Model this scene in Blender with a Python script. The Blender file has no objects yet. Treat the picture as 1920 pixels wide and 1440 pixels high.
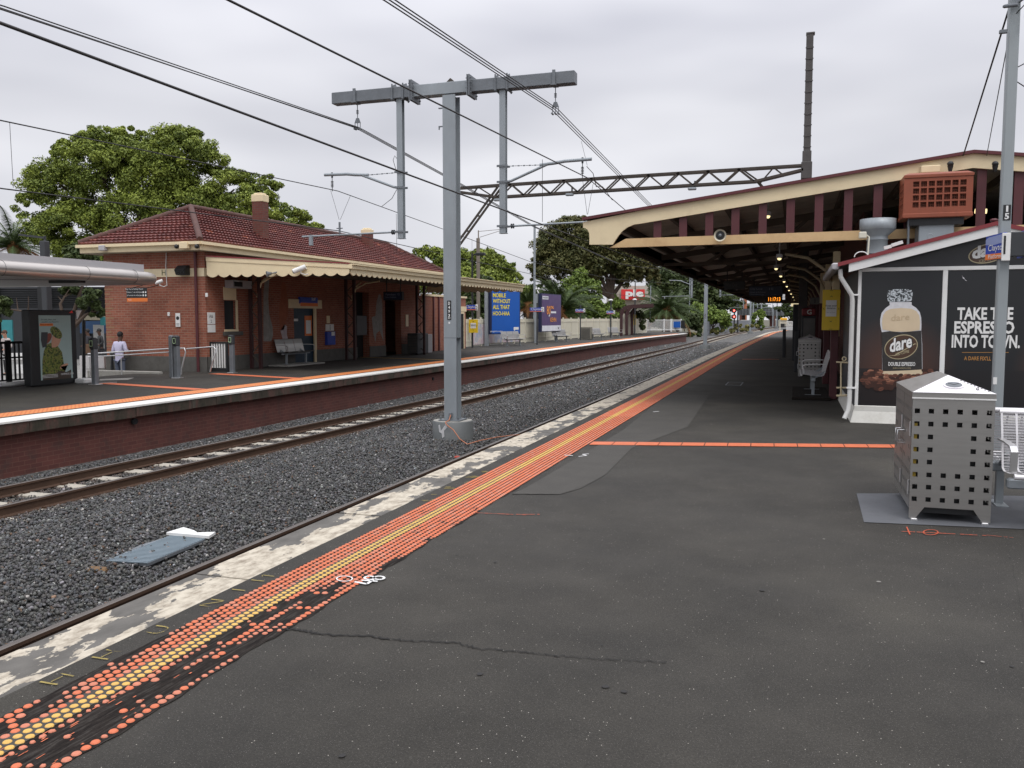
import bpy, math, random
import numpy as np
from mathutils import Vector, Matrix
random.seed(7); RNG = np.random.default_rng(7)
sc = bpy.context.scene; COL = sc.collection
R = math.radians
# ---------------------------------------------------------------- camera
F = 1600.0; EYE = 1.65
PITCH = R(4.396); YAW = R(18.213)
cam = bpy.data.cameras.new('camera'); cam.sensor_width = 36; cam.lens = F/1920*36
cam.clip_start = .05; cam.clip_end = 3000
camo = bpy.data.objects.new('camera', cam); COL.objects.link(camo)
camo.location = (0, 0, EYE); camo.rotation_euler = (math.pi/2-PITCH, 0, YAW)
sc.camera = camo
# ---------------------------------------------------------------- sky, sun, exposure
wd = bpy.data.worlds.new("World"); sc.world = wd; wd.use_nodes = True
nt = wd.node_tree; N = nt.nodes; L = nt.links
bg = N['Background']; bg.inputs[1].default_value = 0.1
sky = N.new('ShaderNodeTexSky'); sky.sky_type = 'NISHITA'; sky.sun_disc = False
SUN_EL, SUN_AZ = R(58), R(40)
sky.sun_elevation = SUN_EL; sky.sun_rotation = SUN_AZ
tc = N.new('ShaderNodeTexCoord'); sep = N.new('ShaderNodeSeparateXYZ'); L.new(tc.outputs['Generated'], sep.inputs[0])
mp = N.new('ShaderNodeMapping'); mp.inputs['Scale'].default_value = (1.1, 1.1, 4.0); L.new(tc.outputs['Generated'], mp.inputs[0])
nz = N.new('ShaderNodeTexNoise'); nz.inputs['Scale'].default_value = 1.7; nz.inputs['Detail'].default_value = 3; nz.inputs['Roughness'].default_value = .45
L.new(mp.outputs[0], nz.inputs[0])
cr = N.new('ShaderNodeValToRGB'); cr.color_ramp.elements[0].position = .34; cr.color_ramp.elements[1].position = .66
cr.color_ramp.elements[0].color = (.56, .565, .625, 1); cr.color_ramp.elements[1].color = (.86, .86, .905, 1)
L.new(nz.outputs['Fac'], cr.inputs[0])
# overcast sky: brighter overhead (CIE overcast)
mr = N.new('ShaderNodeMapRange'); mr.inputs['From Min'].default_value = .22; mr.inputs['From Max'].default_value = 1
mr.inputs['To Min'].default_value = 9.1; mr.inputs['To Max'].default_value = 25; L.new(sep.outputs['Z'], mr.inputs['Value'])
mul = N.new('ShaderNodeVectorMath'); mul.operation = 'SCALE'; L.new(cr.outputs[0], mul.inputs[0]); L.new(mr.outputs[0], mul.inputs['Scale'])
mx = N.new('ShaderNodeMix'); mx.data_type = 'RGBA'; mx.inputs[0].default_value = .95
L.new(sky.outputs[0], mx.inputs[6]); L.new(mul.outputs[0], mx.inputs[7]); L.new(mx.outputs[2], bg.inputs[0])
sun = bpy.data.lights.new('sun', 'SUN'); sun.energy = 1.2; sun.angle = R(25); sun.color = (1, .97, .93)
suno = bpy.data.objects.new('sun', sun); COL.objects.link(suno)
sd = Vector((math.sin(SUN_AZ)*math.cos(SUN_EL), -math.cos(SUN_AZ)*math.cos(SUN_EL)*1, math.sin(SUN_EL)))
suno.rotation_euler = sd.to_track_quat('Z', 'Y').to_euler(); suno.location = sd*50
sky.sun_rotation = math.atan2(sd.x, sd.y)
vs = sc.view_settings; vs.view_transform = 'Standard'; vs.look = 'None'; vs.exposure = 0.15; vs.gamma = 1
# ---------------------------------------------------------------- helpers
W_ = np.array([-math.sin(YAW)*math.cos(PITCH), math.cos(YAW)*math.cos(PITCH), -math.sin(PITCH)])
R_ = np.array([math.cos(YAW), math.sin(YAW), 0.]); U_ = np.cross(R_, W_)
def at(u, v, X=None, Y=None, Z=None, D=None):
    "real-world point seen at a photo pixel, on a plane x=X, y=Y, z=Z or at depth D"
    d = W_ + R_*(u-960)/F + U_*(720-v)/F
    if Z is not None: t = (Z-EYE)/d[2]
    elif Y is not None: t = Y/d[1]
    elif X is not None: t = X/d[0]
    else: t = D
    return Vector((float(d[0]*t), float(d[1]*t), float(d[2]*t+EYE)))
WL = {}
def tag(o, label=None, cat=None, group=None, kind=None):
    if label: o['label'] = label
    if cat: o['category'] = cat
    if group: o['group'] = group
    if kind: o['kind'] = kind
    return o
def thing(name, label, cat, loc=(0, 0, 0), group=None, kind=None):
    o = bpy.data.objects.new(name, None); COL.objects.link(o); o.location = loc
    o.empty_display_size = .1; WL[o] = Vector(loc)
    return tag(o, label, cat, group, kind)
def dup(root, loc, rz=None, label=None, group=None):
    r = root.copy(); COL.objects.link(r); r.location = loc; WL[r] = Vector(loc)
    if rz is not None: r.rotation_euler = (0, 0, rz)
    if label: r['label'] = label
    if group: r['group'] = group
    for ch in list(root.children):
        c = ch.copy(); COL.objects.link(c); c.parent = r
        for g in ch.children:
            d = g.copy(); COL.objects.link(d); d.parent = c
    return r
TXT = {}
def text_mesh(s, bold=0., res=2):
    k = (s, bold, res)
    if k not in TXT:
        c = bpy.data.curves.new('t', 'FONT'); c.body = s; c.size = 1; c.resolution_u = res; c.offset = bold
        c.align_x = 'CENTER'; c.align_y = 'CENTER'
        o = bpy.data.objects.new('t', c); COL.objects.link(o)
        dg = bpy.context.evaluated_depsgraph_get(); dg.update()
        m = bpy.data.meshes.new_from_object(o.evaluated_get(dg))
        TXT[k] = ([tuple(v.co) for v in m.vertices], [tuple(p.vertices) for p in m.polygons])
        bpy.data.objects.remove(o); bpy.data.curves.remove(c); bpy.data.meshes.remove(m)
    return TXT[k]
class MB:
    def __init__(s): s.v = []; s.f = []; s.m = []; s.sm = []
    def poly(s, pts, m=0, sm=False):
        n = len(s.v); s.v += [tuple(p) for p in pts]; s.f.append(tuple(range(n, n+len(pts)))); s.m.append(m); s.sm.append(sm); return s
    def raw(s, vs_, fs, m=0, sm=False):
        n = len(s.v); s.v += [tuple(p) for p in vs_]
        for f in fs: s.f.append(tuple(i+n for i in f)); s.m.append(m); s.sm.append(sm)
        return s
    def box(s, x0, x1, y0, y1, z0, z1, m=0):
        v = [(x0,y0,z0),(x1,y0,z0),(x1,y1,z0),(x0,y1,z0),(x0,y0,z1),(x1,y0,z1),(x1,y1,z1),(x0,y1,z1)]
        return s.raw(v, [(0,3,2,1),(4,5,6,7),(0,1,5,4),(1,2,6,5),(2,3,7,6),(3,0,4,7)], m)
    def bbox(s, x0, x1, y0, y1, z0, z1, b=.01, m=0):
        "box with chamfered edges"
        vs_ = []
        for z, i in ((z0, b), (z0+b, 0), (z1-b, 0), (z1, b)):
            vs_ += [(x0+i+b,y0+i,z),(x1-i-b,y0+i,z),(x1-i,y0+i+b,z),(x1-i,y1-i-b,z),(x1-i-b,y1-i,z),(x0+i+b,y1-i,z),(x0+i,y1-i-b,z),(x0+i,y0+i+b,z)]
        fs = [tuple(range(7, -1, -1)), tuple(range(24, 32))]
        for k in range(3):
            for j in range(8):
                a = k*8+j; c = k*8+(j+1) % 8; fs.append((a, c, c+8, a+8))
        return s.raw(vs_, fs, m)
    def bar(s, p, q, w, h=None, m=0, up=(0, 0, 1)):
        h = h or w; p = Vector(p); q = Vector(q); d = (q-p).normalized(); u = Vector(up)
        if abs(d.dot(u)) > .99: u = Vector((0, 1, 0))
        a = d.cross(u).normalized()*w/2; b = a.cross(d).normalized()*h/2
        v = [p-a-b, p+a-b, p+a+b, p-a+b, q-a-b, q+a-b, q+a+b, q-a+b]
        return s.raw(v, [(0,1,2,3),(4,7,6,5),(0,4,5,1),(1,5,6,2),(2,6,7,3),(3,7,4,0)], m)
    def tube(s, pts, r, n=6, m=0, cap=True):
        pts = [Vector(p) for p in pts]; rs = r if hasattr(r, '__len__') else [r]*len(pts); vs_ = []; fs = []
        pa = None
        for i, p in enumerate(pts):
            d = (pts[min(i+1, len(pts)-1)]-pts[max(i-1, 0)]).normalized()
            if pa is None:
                u = Vector((0, 0, 1)) if abs(d.z) < .9 else Vector((1, 0, 0)); pa = d.cross(u).normalized()
            a = (pa-d*pa.dot(d)).normalized(); pa = a; b = d.cross(a)
            for k in range(n):
                t = 2*math.pi*k/n; vs_.append(p+(a*math.cos(t)+b*math.sin(t))*rs[i])
        for i in range(len(pts)-1):
            for k in range(n):
                a0 = i*n+k; a1 = i*n+(k+1) % n; fs.append((a0, a1, a1+n, a0+n))
        s.raw(vs_, fs, m, True)
        if cap: s.poly(vs_[:n][::-1], m); s.poly(vs_[-n:], m)
        return s
    def prism(s, pts, vec, m=0):
        pts = [Vector(p) for p in pts]; vec = Vector(vec); n = len(pts)
        s.poly(pts, m); s.poly([p+vec for p in pts][::-1], m)
        for i in range(n):
            a = pts[i]; b = pts[(i+1) % n]; s.poly([a, a+vec, b+vec, b], m)
        return s
    def ball(s, c, r, m=0, n=10, k=7):
        rx, ry, rz = r if hasattr(r, '__len__') else (r, r, r); vs_ = []; fs = []
        for i in range(k+1):
            ph = math.pi*i/k
            for j in range(n):
                t = 2*math.pi*j/n; vs_.append((c[0]+rx*math.sin(ph)*math.cos(t), c[1]+ry*math.sin(ph)*math.sin(t), c[2]+rz*math.cos(ph)))
        for i in range(k):
            for j in range(n): fs.append((i*n+j, (i+1)*n+j, (i+1)*n+(j+1) % n, i*n+(j+1) % n))
        return s.raw(vs_, fs, m, True)
    def text(s, t, c, size, right=(1, 0, 0), up=(0, 0, 1), bold=0., xs=1., shear=0., m=0, width=None, height=None):
        vs_, fs = text_mesh(t, bold)
        if not vs_: return s
        xx = [v[0] for v in vs_]; yy = [v[1] for v in vs_]; cx = (min(xx)+max(xx))/2; cy = (min(yy)+max(yy))/2
        sx = size*xs; sy = size
        if width: sx = width/(max(xx)-min(xx))
        if height: sy = height/(max(yy)-min(yy))
        if width and not height and not size: sy = sx
        r = Vector(right); u = Vector(up); c = Vector(c)
        return s.raw([c+r*((v[0]-cx)*sx+(v[1]-cy)*sy*shear)+u*(v[1]-cy)*sy for v in vs_], fs, m)
    def sheet(s, org, right, up, pts, m=0):
        o = Vector(org); r = Vector(right); u = Vector(up)
        return s.poly([o+r*a+u*b for a, b in pts], m)
    def build(s, name, mats, parent=None, loc=None, smooth=None):
        me = bpy.data.meshes.new(name); off = WL.get(parent, Vector((0, 0, 0))) if parent else Vector(loc or (0, 0, 0))
        me.from_pydata([(x-off.x, y-off.y, z-off.z) for x, y, z in s.v], [], s.f)
        if not isinstance(mats, (list, tuple)): mats = [mats]
        for m_ in mats: me.materials.append(m_)
        me.polygons.foreach_set('material_index', s.m); me.polygons.foreach_set('use_smooth', s.sm)
        me.update()
        o = bpy.data.objects.new(name, me); COL.objects.link(o)
        if parent: o.parent = parent; WL[o] = off
        else: o.location = off; WL[o] = off
        return o
def ell(cx, cy, rx, ry, n=24, rot=0):
    c, s_ = math.cos(rot), math.sin(rot)
    return [(cx+rx*math.cos(2*math.pi*i/n)*c-ry*math.sin(2*math.pi*i/n)*s_, cy+rx*math.cos(2*math.pi*i/n)*s_+ry*math.sin(2*math.pi*i/n)*c) for i in range(n)]
# ---------------------------------------------------------------- materials
def newmat(name):
    m = bpy.data.materials.new(name); m.use_nodes = True
    return m, m.node_tree, m.node_tree.nodes, m.node_tree.links, m.node_tree.nodes['Principled BSDF']
def rgb(c): return (c[0], c[1], c[2], 1)
def noise(N, L, src, scale, detail=4, rough=.55):
    n = N.new('ShaderNodeTexNoise'); n.inputs['Scale'].default_value = scale; n.inputs['Detail'].default_value = detail
    n.inputs['Roughness'].default_value = rough; L.new(src, n.inputs['Vector']); return n.outputs['Fac']
def ramp(N, L, fac, stops):
    r = N.new('ShaderNodeValToRGB'); e = r.color_ramp.elements
    while len(e) < len(stops): e.new(.5)
    for i, (p, c) in enumerate(stops):
        e[i].position = p; e[i].color = rgb(c) if hasattr(c, '__len__') else (c, c, c, 1)
    L.new(fac, r.inputs[0]); return r.outputs[0]
def mixc(N, L, fac, a, b, mode='MIX'):
    m = N.new('ShaderNodeMix'); m.data_type = 'RGBA'; m.blend_type = mode
    for i, s in ((0, fac), (6, a), (7, b)):
        if isinstance(s, (int, float)): m.inputs[i].default_value = s
        elif isinstance(s, (tuple, list)): m.inputs[i].default_value = rgb(s)
        else: L.new(s, m.inputs[i])
    return m.outputs[2]
def bump(N, L, bs, h, strength, dist=.01):
    b = N.new('ShaderNodeBump'); b.inputs['Strength'].default_value = strength; b.inputs['Distance'].default_value = dist
    L.new(h, b.inputs['Height']); L.new(b.outputs[0], bs.inputs['Normal'])
def mat(name, c, rough=.6, metal=0, var=.18, scale=2.5, bmp=0., bscale=60, dirt=0., dirtc=(.03, .028, .022), emit=0, spec=None, stretch=None):
    m, t, N, L, bs = newmat(name)
    tcn = N.new('ShaderNodeTexCoord'); src = tcn.outputs['Object']
    if stretch:
        mp = N.new('ShaderNodeMapping'); mp.inputs['Scale'].default_value = stretch; L.new(src, mp.inputs[0]); src = mp.outputs[0]
    f = noise(N, L, src, scale, 5)
    col = mixc(N, L, f, tuple(x*(1-var) for x in c), tuple(min(1, x*(1+var)) for x in c))
    if dirt:
        f2 = ramp(N, L, noise(N, L, src, scale*2.3, 8, .7), ((.48, 0.), (.72, dirt)))
        col = mixc(N, L, f2, col, dirtc)
    L.new(col, bs.inputs['Base Color'])
    bs.inputs['Roughness'].default_value = rough; bs.inputs['Metallic'].default_value = metal
    if rough < .55:
        rr = N.new('ShaderNodeMapRange'); rr.inputs['To Min'].default_value = rough*.75; rr.inputs['To Max'].default_value = min(1, rough*1.35)
        L.new(noise(N, L, src, scale*3, 4), rr.inputs['Value']); L.new(rr.outputs[0], bs.inputs['Roughness'])
    if spec is not None: bs.inputs['Specular IOR Level'].default_value = spec
    if bmp: bump(N, L, bs, noise(N, L, src, bscale, 4, .6), bmp, .005)
    if emit: bs.inputs['Emission Color'].default_value = rgb(c); bs.inputs['Emission Strength'].default_value = emit
    return m
def brick(name, c1, c2, mortar, bw=.23, bh=.076, ms=.008, dirt=.35, bs_=.4):
    m, t, N, L, bs = newmat(name)
    tcn = N.new('ShaderNodeTexCoord'); sp = N.new('ShaderNodeSeparateXYZ'); L.new(tcn.outputs['Object'], sp.inputs[0])
    ad = N.new('ShaderNodeMath'); L.new(sp.outputs[0], ad.inputs[0]); L.new(sp.outputs[1], ad.inputs[1])
    cb = N.new('ShaderNodeCombineXYZ'); L.new(ad.outputs[0], cb.inputs[0]); L.new(sp.outputs[2], cb.inputs[1])
    b = N.new('ShaderNodeTexBrick'); L.new(cb.outputs[0], b.inputs['Vector'])
    b.inputs['Scale'].default_value = 1; b.inputs['Brick Width'].default_value = bw; b.inputs['Row Height'].default_value = bh
    b.inputs['Mortar Size'].default_value = ms; b.inputs['Mortar Smooth'].default_value = .3
    b.inputs['Color1'].default_value = rgb(c1); b.inputs['Color2'].default_value = rgb(c2); b.inputs['Mortar'].default_value = rgb(mortar)
    f = noise(N, L, tcn.outputs['Object'], 1.3, 6, .6)
    col = mixc(N, L, .55, b.outputs['Color'], ramp(N, L, f, ((.3, .55), (.7, 1.))), 'MULTIPLY')
    f2 = ramp(N, L, noise(N, L, tcn.outputs['Object'], 3.1, 8, .7), ((.5, 0.), (.75, dirt)))
    col = mixc(N, L, f2, col, (.05, .035, .03))
    L.new(col, bs.inputs['Base Color']); bs.inputs['Roughness'].default_value = .85
    bump(N, L, bs, b.outputs['Fac'], -bs_, .006)
    return m
GALV = mat('galvanised_steel', (.30, .33, .35), .5, .35, .22, 3, .1, 90, .12, (.18, .18, .17), stretch=(1, 1, .35))
GALVD = mat('galvanised_steel_dull', (.17, .185, .20), .55, .35, .3, 3.5, .1, 80, .25, (.08, .08, .08))
STEEL = mat('brushed_stainless', (.40, .39, .37), .33, .85, .08, 2, .05, 200, .08, stretch=(1, 1, 12))
STEELB = mat('bright_stainless', (.62, .62, .62), .3, .8, .08, 3)
WHITE = mat('white_paint', (.74, .74, .72), .5, 0, .06, 2, .05, 40, .12, (.35, .32, .27))
CREAM = mat('cream_paint', (.74, .62, .40), .55, 0, .07, 1.5, .08, 30, .18, (.38, .28, .16))
CREAMP = mat('cream_fence_paint', (.60, .57, .46), .6, 0, .08, 1.5, 0, 30, .15, (.35, .3, .22))
MAROON = mat('maroon_paint', (.085, .018, .022), .5, 0, .2, 3, .05, 30, .2)
REDTRIM = mat('red_roof_edge', (.22, .03, .035), .4, 0, .15, 2)
DARKTIM = mat('weathered_ceiling_boards', (.44, .39, .33), .85, 0, .35, 1.2, .2, 30, .3)
RAFTER = mat('dark_brown_rafter', (.085, .066, .05), .8, 0, .35, 2, .1, 30)
BLACK = mat('black_paint', (.012, .013, .014), .45, 0, .2, 3)
DKGREY = mat('dark_grey_panel', (.035, .038, .042), .55, 0, .2, 2)
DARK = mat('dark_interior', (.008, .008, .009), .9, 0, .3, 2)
WIRE = mat('weathered_wire', (.03, .028, .028), .6, .3, .2, 2)
RUST = mat('rusty_lattice_steel', (.065, .056, .048), .8, .2, .4, 4, .2, 60, .3, (.09, .045, .02))
ORANGE = mat('orange_tactile', (.60, .15, .062), .6, 0, .16, 9, 0, 30, .35, (.25, .1, .06))
ORANGEF = mat('orange_faded', (.56, .19, .11), .6, 0, .15, 6, 0, 30, .25, (.25, .1, .06))
YELLOW = mat('yellow_tactile', (.64, .39, .09), .6, 0, .14, 9, 0, 30, .3, (.3, .2, .1))
SIGNY = mat('yellow_sign', (.72, .50, .02), .45, 0, .05, 2)
BLUE = mat('blue_sign', (.02, .055, .36), .4, 0, .08, 2)
BLUEB = mat('blue_poster', (.012, .10, .42), .4, 0, .08, 1)
PURPLE = mat('purple_poster', (.065, .03, .13), .4, 0, .15, 1)
ORSIGN = mat('orange_sign', (.72, .18, .03), .45, 0, .06, 2)
TEAL = mat('teal_panel', (.03, .22, .24), .5, 0, .3, 2)
BLUEST = mat('bluestone', (.10, .095, .085), .85, 0, .3, 2.5, .4, 20, .35)
CONC = mat('concrete', (.33, .32, .29), .85, 0, .2, 4, .3, 60, .35, (.1, .09, .07))
SLEEP = mat('concrete_sleeper', (.40, .37, .31), .9, 0, .2, 4, .3, 60, .35, (.12, .09, .06))
GLASS = mat('dark_window_glass', (.03, .035, .04), .12, 0, .1, 2)
DOORB = mat('dark_blue_door', (.012, .035, .06), .5, 0, .2, 2)
RAILS = mat('rusty_rail', (.085, .048, .03), .75, .3, .3, 3, .2, 40, .3, (.03, .022, .018))
RAILT = mat('rail_head', (.16, .14, .125), .38, .7, .2, 3, 0, 30, .25, (.07, .05, .04))
LAMP = mat('lit_lamp', (1, .80, .40), .5, 0, 0, 1, emit=1.5)
LEDO = mat('orange_led', (1, .30, .02), .5, 0, 0, 1, emit=2.2)
LEDR = mat('red_lens', (1, .08, .06), .5, 0, 0, 1, emit=6)
SILVER = mat('satin_aluminium_cladding', (.50, .47, .44), .30, .75, .05, 1)
SILV2 = mat('matt_grey_cladding', (.42, .41, .42), .5, .2, .05, 1)
TERRA = mat('terracotta_plastic', (.26, .065, .03), .55, 0, .12, 3, .1, 50, .2)
SPRAYW = mat('white_spray_paint', (.75, .75, .74), .6, 0, .15, 9)
SPRAYO = mat('red_orange_spray_paint', (.42, .075, .03), .7, 0, .3, 9)
GREYMAST = mat('grey_painted_mast', (.30, .33, .34), .5, .2, .12, 2.5, .05, 60, .15, (.2, .2, .19), stretch=(1, 1, .3))
BR_LEFT = brick('red_brick', (.27, .078, .045), (.35, .115, .066), (.33, .22, .16))
BR_PLAT = brick('maroon_painted_brick', (.095, .030, .024), (.125, .040, .031), (.15, .065, .05), ms=.006, dirt=.85, bs_=.6)
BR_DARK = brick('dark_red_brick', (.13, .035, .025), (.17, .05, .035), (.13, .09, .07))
def asphalt_mat():
    m, t, N, L, bs = newmat('asphalt')
    tcn = N.new('ShaderNodeTexCoord'); s = tcn.outputs['Object']
    base = ramp(N, L, noise(N, L, s, .55, 8, .68), ((.34, (.038, .035, .029)), (.68, (.068, .062, .051))))
    base = mixc(N, L, .65, base, ramp(N, L, noise(N, L, s, 1.7, 8, .7), ((.3, .55), (.68, 1.1))), 'MULTIPLY')
    base = mixc(N, L, ramp(N, L, noise(N, L, s, .28, 3, .5), ((.56, 0.), (.64, .35))), base, (.085, .078, .06))
    base = mixc(N, L, .85, base, ramp(N, L, noise(N, L, s, 95, 5, .75), ((.34, .32), (.66, 1.))), 'MULTIPLY')
    for sc_, th, c, rr in ((60, .14, (.40, .38, .33), .90), (190, .2, (.16, .15, .14), .62)):
        vo = N.new('ShaderNodeTexVoronoi'); vo.inputs['Scale'].default_value = sc_; L.new(s, vo.inputs['Vector'])
        near = N.new('ShaderNodeMath'); near.operation = 'LESS_THAN'; near.inputs[1].default_value = th; L.new(vo.outputs['Distance'], near.inputs[0])
        sp = N.new('ShaderNodeSeparateColor'); L.new(vo.outputs['Color'], sp.inputs[0])
        pick = N.new('ShaderNodeMath'); pick.operation = 'GREATER_THAN'; pick.inputs[1].default_value = rr; L.new(sp.outputs[0], pick.inputs[0])
        k = N.new('ShaderNodeMath'); k.operation = 'MULTIPLY'; L.new(near.outputs[0], k.inputs[0]); L.new(pick.outputs[0], k.inputs[1])
        base = mixc(N, L, k.outputs[0], base, c)
    L.new(base, bs.inputs['Base Color'])
    rr = N.new('ShaderNodeMapRange'); rr.inputs['To Min'].default_value = .62; rr.inputs['To Max'].default_value = .95
    L.new(noise(N, L, s, .8, 5), rr.inputs['Value']); L.new(rr.outputs[0], bs.inputs['Roughness'])
    bs.inputs['Specular IOR Level'].default_value = .35
    bump(N, L, bs, noise(N, L, s, 190, 3, .7), .55, .004)
    return m
ASPH = asphalt_mat()
ASPL = mat('light_asphalt_patch', (.050, .0465, .040), .85, 0, .3, 3, .6, 120, .2, (.035, .034, .032))
ASPP = mat('grey_slab_paint', (.095, .10, .11), .75, 0, .25, 3, .3, 90, .35, (.05, .05, .05))
def adhesive_mat():
    m, t, N, L, bs = newmat('black_adhesive'); tcn = N.new('ShaderNodeTexCoord'); mp = N.new('ShaderNodeMapping'); mp.inputs['Scale'].default_value = (1, .09, 1); L.new(tcn.outputs['Object'], mp.inputs[0])
    f = noise(N, L, mp.outputs[0], 75, 5, .6); g = noise(N, L, tcn.outputs['Object'], 60, 6, .7)
    c = ramp(N, L, f, ((.36, (.010, .008, .007)), (.52, (.024, .019, .016)), (.62, (.048, .043, .038))))
    c = mixc(N, L, .8, c, ramp(N, L, g, ((.3, .5), (.65, 1.))), 'MULTIPLY')
    L.new(c, bs.inputs['Base Color']); bs.inputs['Roughness'].default_value = .9; bs.inputs['Specular IOR Level'].default_value = .15; bump(N, L, bs, f, .6, .004); return m
ASPD = adhesive_mat()
CRACK = mat('crack', (.012, .011, .010), .95, 0, .2, 3)
def coping_mat(name, lo, hi):
    m, t, N, L, bs = newmat(name)
    tcn = N.new('ShaderNodeTexCoord'); mp = N.new('ShaderNodeMapping'); mp.inputs['Scale'].default_value = (1.5, .75, 1)
    L.new(tcn.outputs['Object'], mp.inputs[0]); s = mp.outputs[0]
    conc = ramp(N, L, noise(N, L, s, 5, 6), ((.3, (.075, .07, .062)), (.7, (.14, .132, .118))))
    paint = ramp(N, L, noise(N, L, s, 9, 8, .7), ((.34, (.24, .20, .15)), (.55, (.50, .45, .36)), (.78, (.60, .55, .45))))
    f = ramp(N, L, noise(N, L, s, 2.3, 9, .62), ((lo, 0.), (hi, 1.)))
    # paint survives longest along the outer edge
    L.new(mixc(N, L, f, conc, paint), bs.inputs['Base Color']); bs.inputs['Roughness'].default_value = .8
    h = N.new('ShaderNodeMath'); h.operation = 'ADD'; L.new(f, h.inputs[0]); L.new(noise(N, L, s, 60, 4), h.inputs[1])
    bump(N, L, bs, h.outputs[0], .5, .004)
    return m
COPE = coping_mat('peeling_edge_paint', .475, .485)
COPEF = coping_mat('worn_edge_paint', .40, .43)
def gravel_mat():
    m, t, N, L, bs = newmat('ballast_stone')
    a = N.new('ShaderNodeAttribute'); a.attribute_name = 'tone'
    tcn = N.new('ShaderNodeTexCoord')
    L.new(mixc(N, L, .5, a.outputs['Color'], ramp(N, L, noise(N, L, tcn.outputs['Object'], 45, 4), ((.3, .55), (.7, 1.))), 'MULTIPLY'), bs.inputs['Base Color'])
    bs.inputs['Roughness'].default_value = .85
    return m
GRAVEL = gravel_mat()
def bed_mat():
    m, t, N, L, bs = newmat('ballast_bed')
    tcn = N.new('ShaderNodeTexCoord'); s = tcn.outputs['Object']
    vo = N.new('ShaderNodeTexVoronoi'); vo.inputs['Scale'].default_value = 17; vo.inputs['Randomness'].default_value = 1; L.new(s, vo.inputs['Vector'])
    sp = N.new('ShaderNodeSeparateColor'); L.new(vo.outputs['Color'], sp.inputs[0])
    c = ramp(N, L, sp.outputs[0], ((0, (.06, .06, .06)), (.6, (.14, .137, .13)), (.9, (.2, .19, .17)), (1, (.36, .35, .32))))
    edge = ramp(N, L, vo.outputs['Distance'], ((.25, 1.), (.75, .25)))
    L.new(mixc(N, L, 1., c, edge, 'MULTIPLY'), bs.inputs['Base Color']); bs.inputs['Roughness'].default_value = .9
    bump(N, L, bs, vo.outputs['Distance'], -1., .03)
    return m
BED = bed_mat()
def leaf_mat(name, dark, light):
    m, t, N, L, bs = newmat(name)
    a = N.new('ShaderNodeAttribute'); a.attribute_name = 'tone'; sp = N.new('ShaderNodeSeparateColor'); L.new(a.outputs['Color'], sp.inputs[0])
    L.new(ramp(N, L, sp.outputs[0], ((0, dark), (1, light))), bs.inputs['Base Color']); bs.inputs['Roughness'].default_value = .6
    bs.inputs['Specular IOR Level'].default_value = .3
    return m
LEAF1 = leaf_mat('plane_tree_leaves', (.030, .058, .010), (.30, .36, .06))
LEAF2 = leaf_mat('fresh_green_leaves', (.06, .10, .018), (.22, .30, .06))
LEAF3 = leaf_mat('fig_tree_leaves', (.038, .058, .018), (.16, .145, .05))
LEAF4 = leaf_mat('palm_fronds', (.025, .05, .015), (.085, .12, .035))
LEAF5 = leaf_mat('dark_evergreen_leaves', (.022, .04, .012), (.075, .10, .028))
BARK = mat('bark', (.075, .052, .038), .9, 0, .35, 3, .5, 20)
GRASSY = mat('dry_grass_and_weeds', (.12, .12, .045), .9, 0, .4, .8, .6, 12, .3)
# ---------------------------------------------------------------- shape of the place
def interp(pts, y):
    for (a, b), (c, d) in zip(pts, pts[1:]):
        if y <= c: return b+(d-b)*max(0, (y-a))/(c-a)
    return pts[-1][1]
TRK = [(-30, -11.0), (0, -10.55), (9, -10.3), (18, -10.02), (26, -9.78), (46, -9.5), (75, -9.15), (110, -9.35), (150, -9.2), (200, -7.6), (262, -3.9), (330, 6)]
REDGE = [(-30, -3.64), (43, -3.65), (56, -3.56), (69, -3.42), (88, -3.15), (106, -2.86), (117, -2.2), (127, -1.4)]
LEDGE = [(-30, -12.0), (7, -11.96), (13, -11.76), (30, -11.77), (45, -11.95), (58, -12.02), (70, -11.85), (82, -11.5), (95, -10.95)]
def smooth(pts, y, w=6):
    return sum(interp(pts, y+d) for d in (-w, -w/2, 0, w/2, w))/5
def trk(y): return smooth(TRK, y, 8)
def redge(y): return smooth(REDGE, y, 3)
def ledge(y): return smooth(LEDGE, y, 4)
def gz(x, y):
    # ballast surface height
    c = trk(y); d = x-c; z = -.94
    if abs(d) < .72: return z
    if abs(d) < 1.6: return z+.04*min(1, (abs(d)-.72)/.12)
    n = -5.1
    if x > c+1.6: # between the tracks: heaped
        t = (x-(c+1.6))/max(.1, (n-.65)-(c+1.6)); t = min(1, max(0, t))
        z += .04+.10*min(1, 1.7*math.sin(math.pi*t))
    else: z += .04+.04*min(1, (-1.6-d)/.3)
    return z
def strip(name, fl, fr, z, y0, y1, step, m, parent=None, **k):
    ys = list(np.arange(y0, y1, step))+[y1]; b = MB(); vs_ = []
    for y in ys: vs_ += [(fl(y), y, z), (fr(y), y, z)]
    b.raw(vs_, [(2*i, 2*i+1, 2*i+3, 2*i+2) for i in range(len(ys)-1)]); o = b.build(name, m, parent)
    return o
# ground sheet to the horizon
EARTH = mat('earth_and_scrub', (.09, .085, .055), .95, 0, .35, .15, .4, 6)
b = MB(); b.poly([(-900, -60, -1.06), (900, -60, -1.06), (900, 1500, -1.06), (-900, 1500, -1.06)])
tag(b.build('ground', EARTH), kind='structure')
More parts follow.
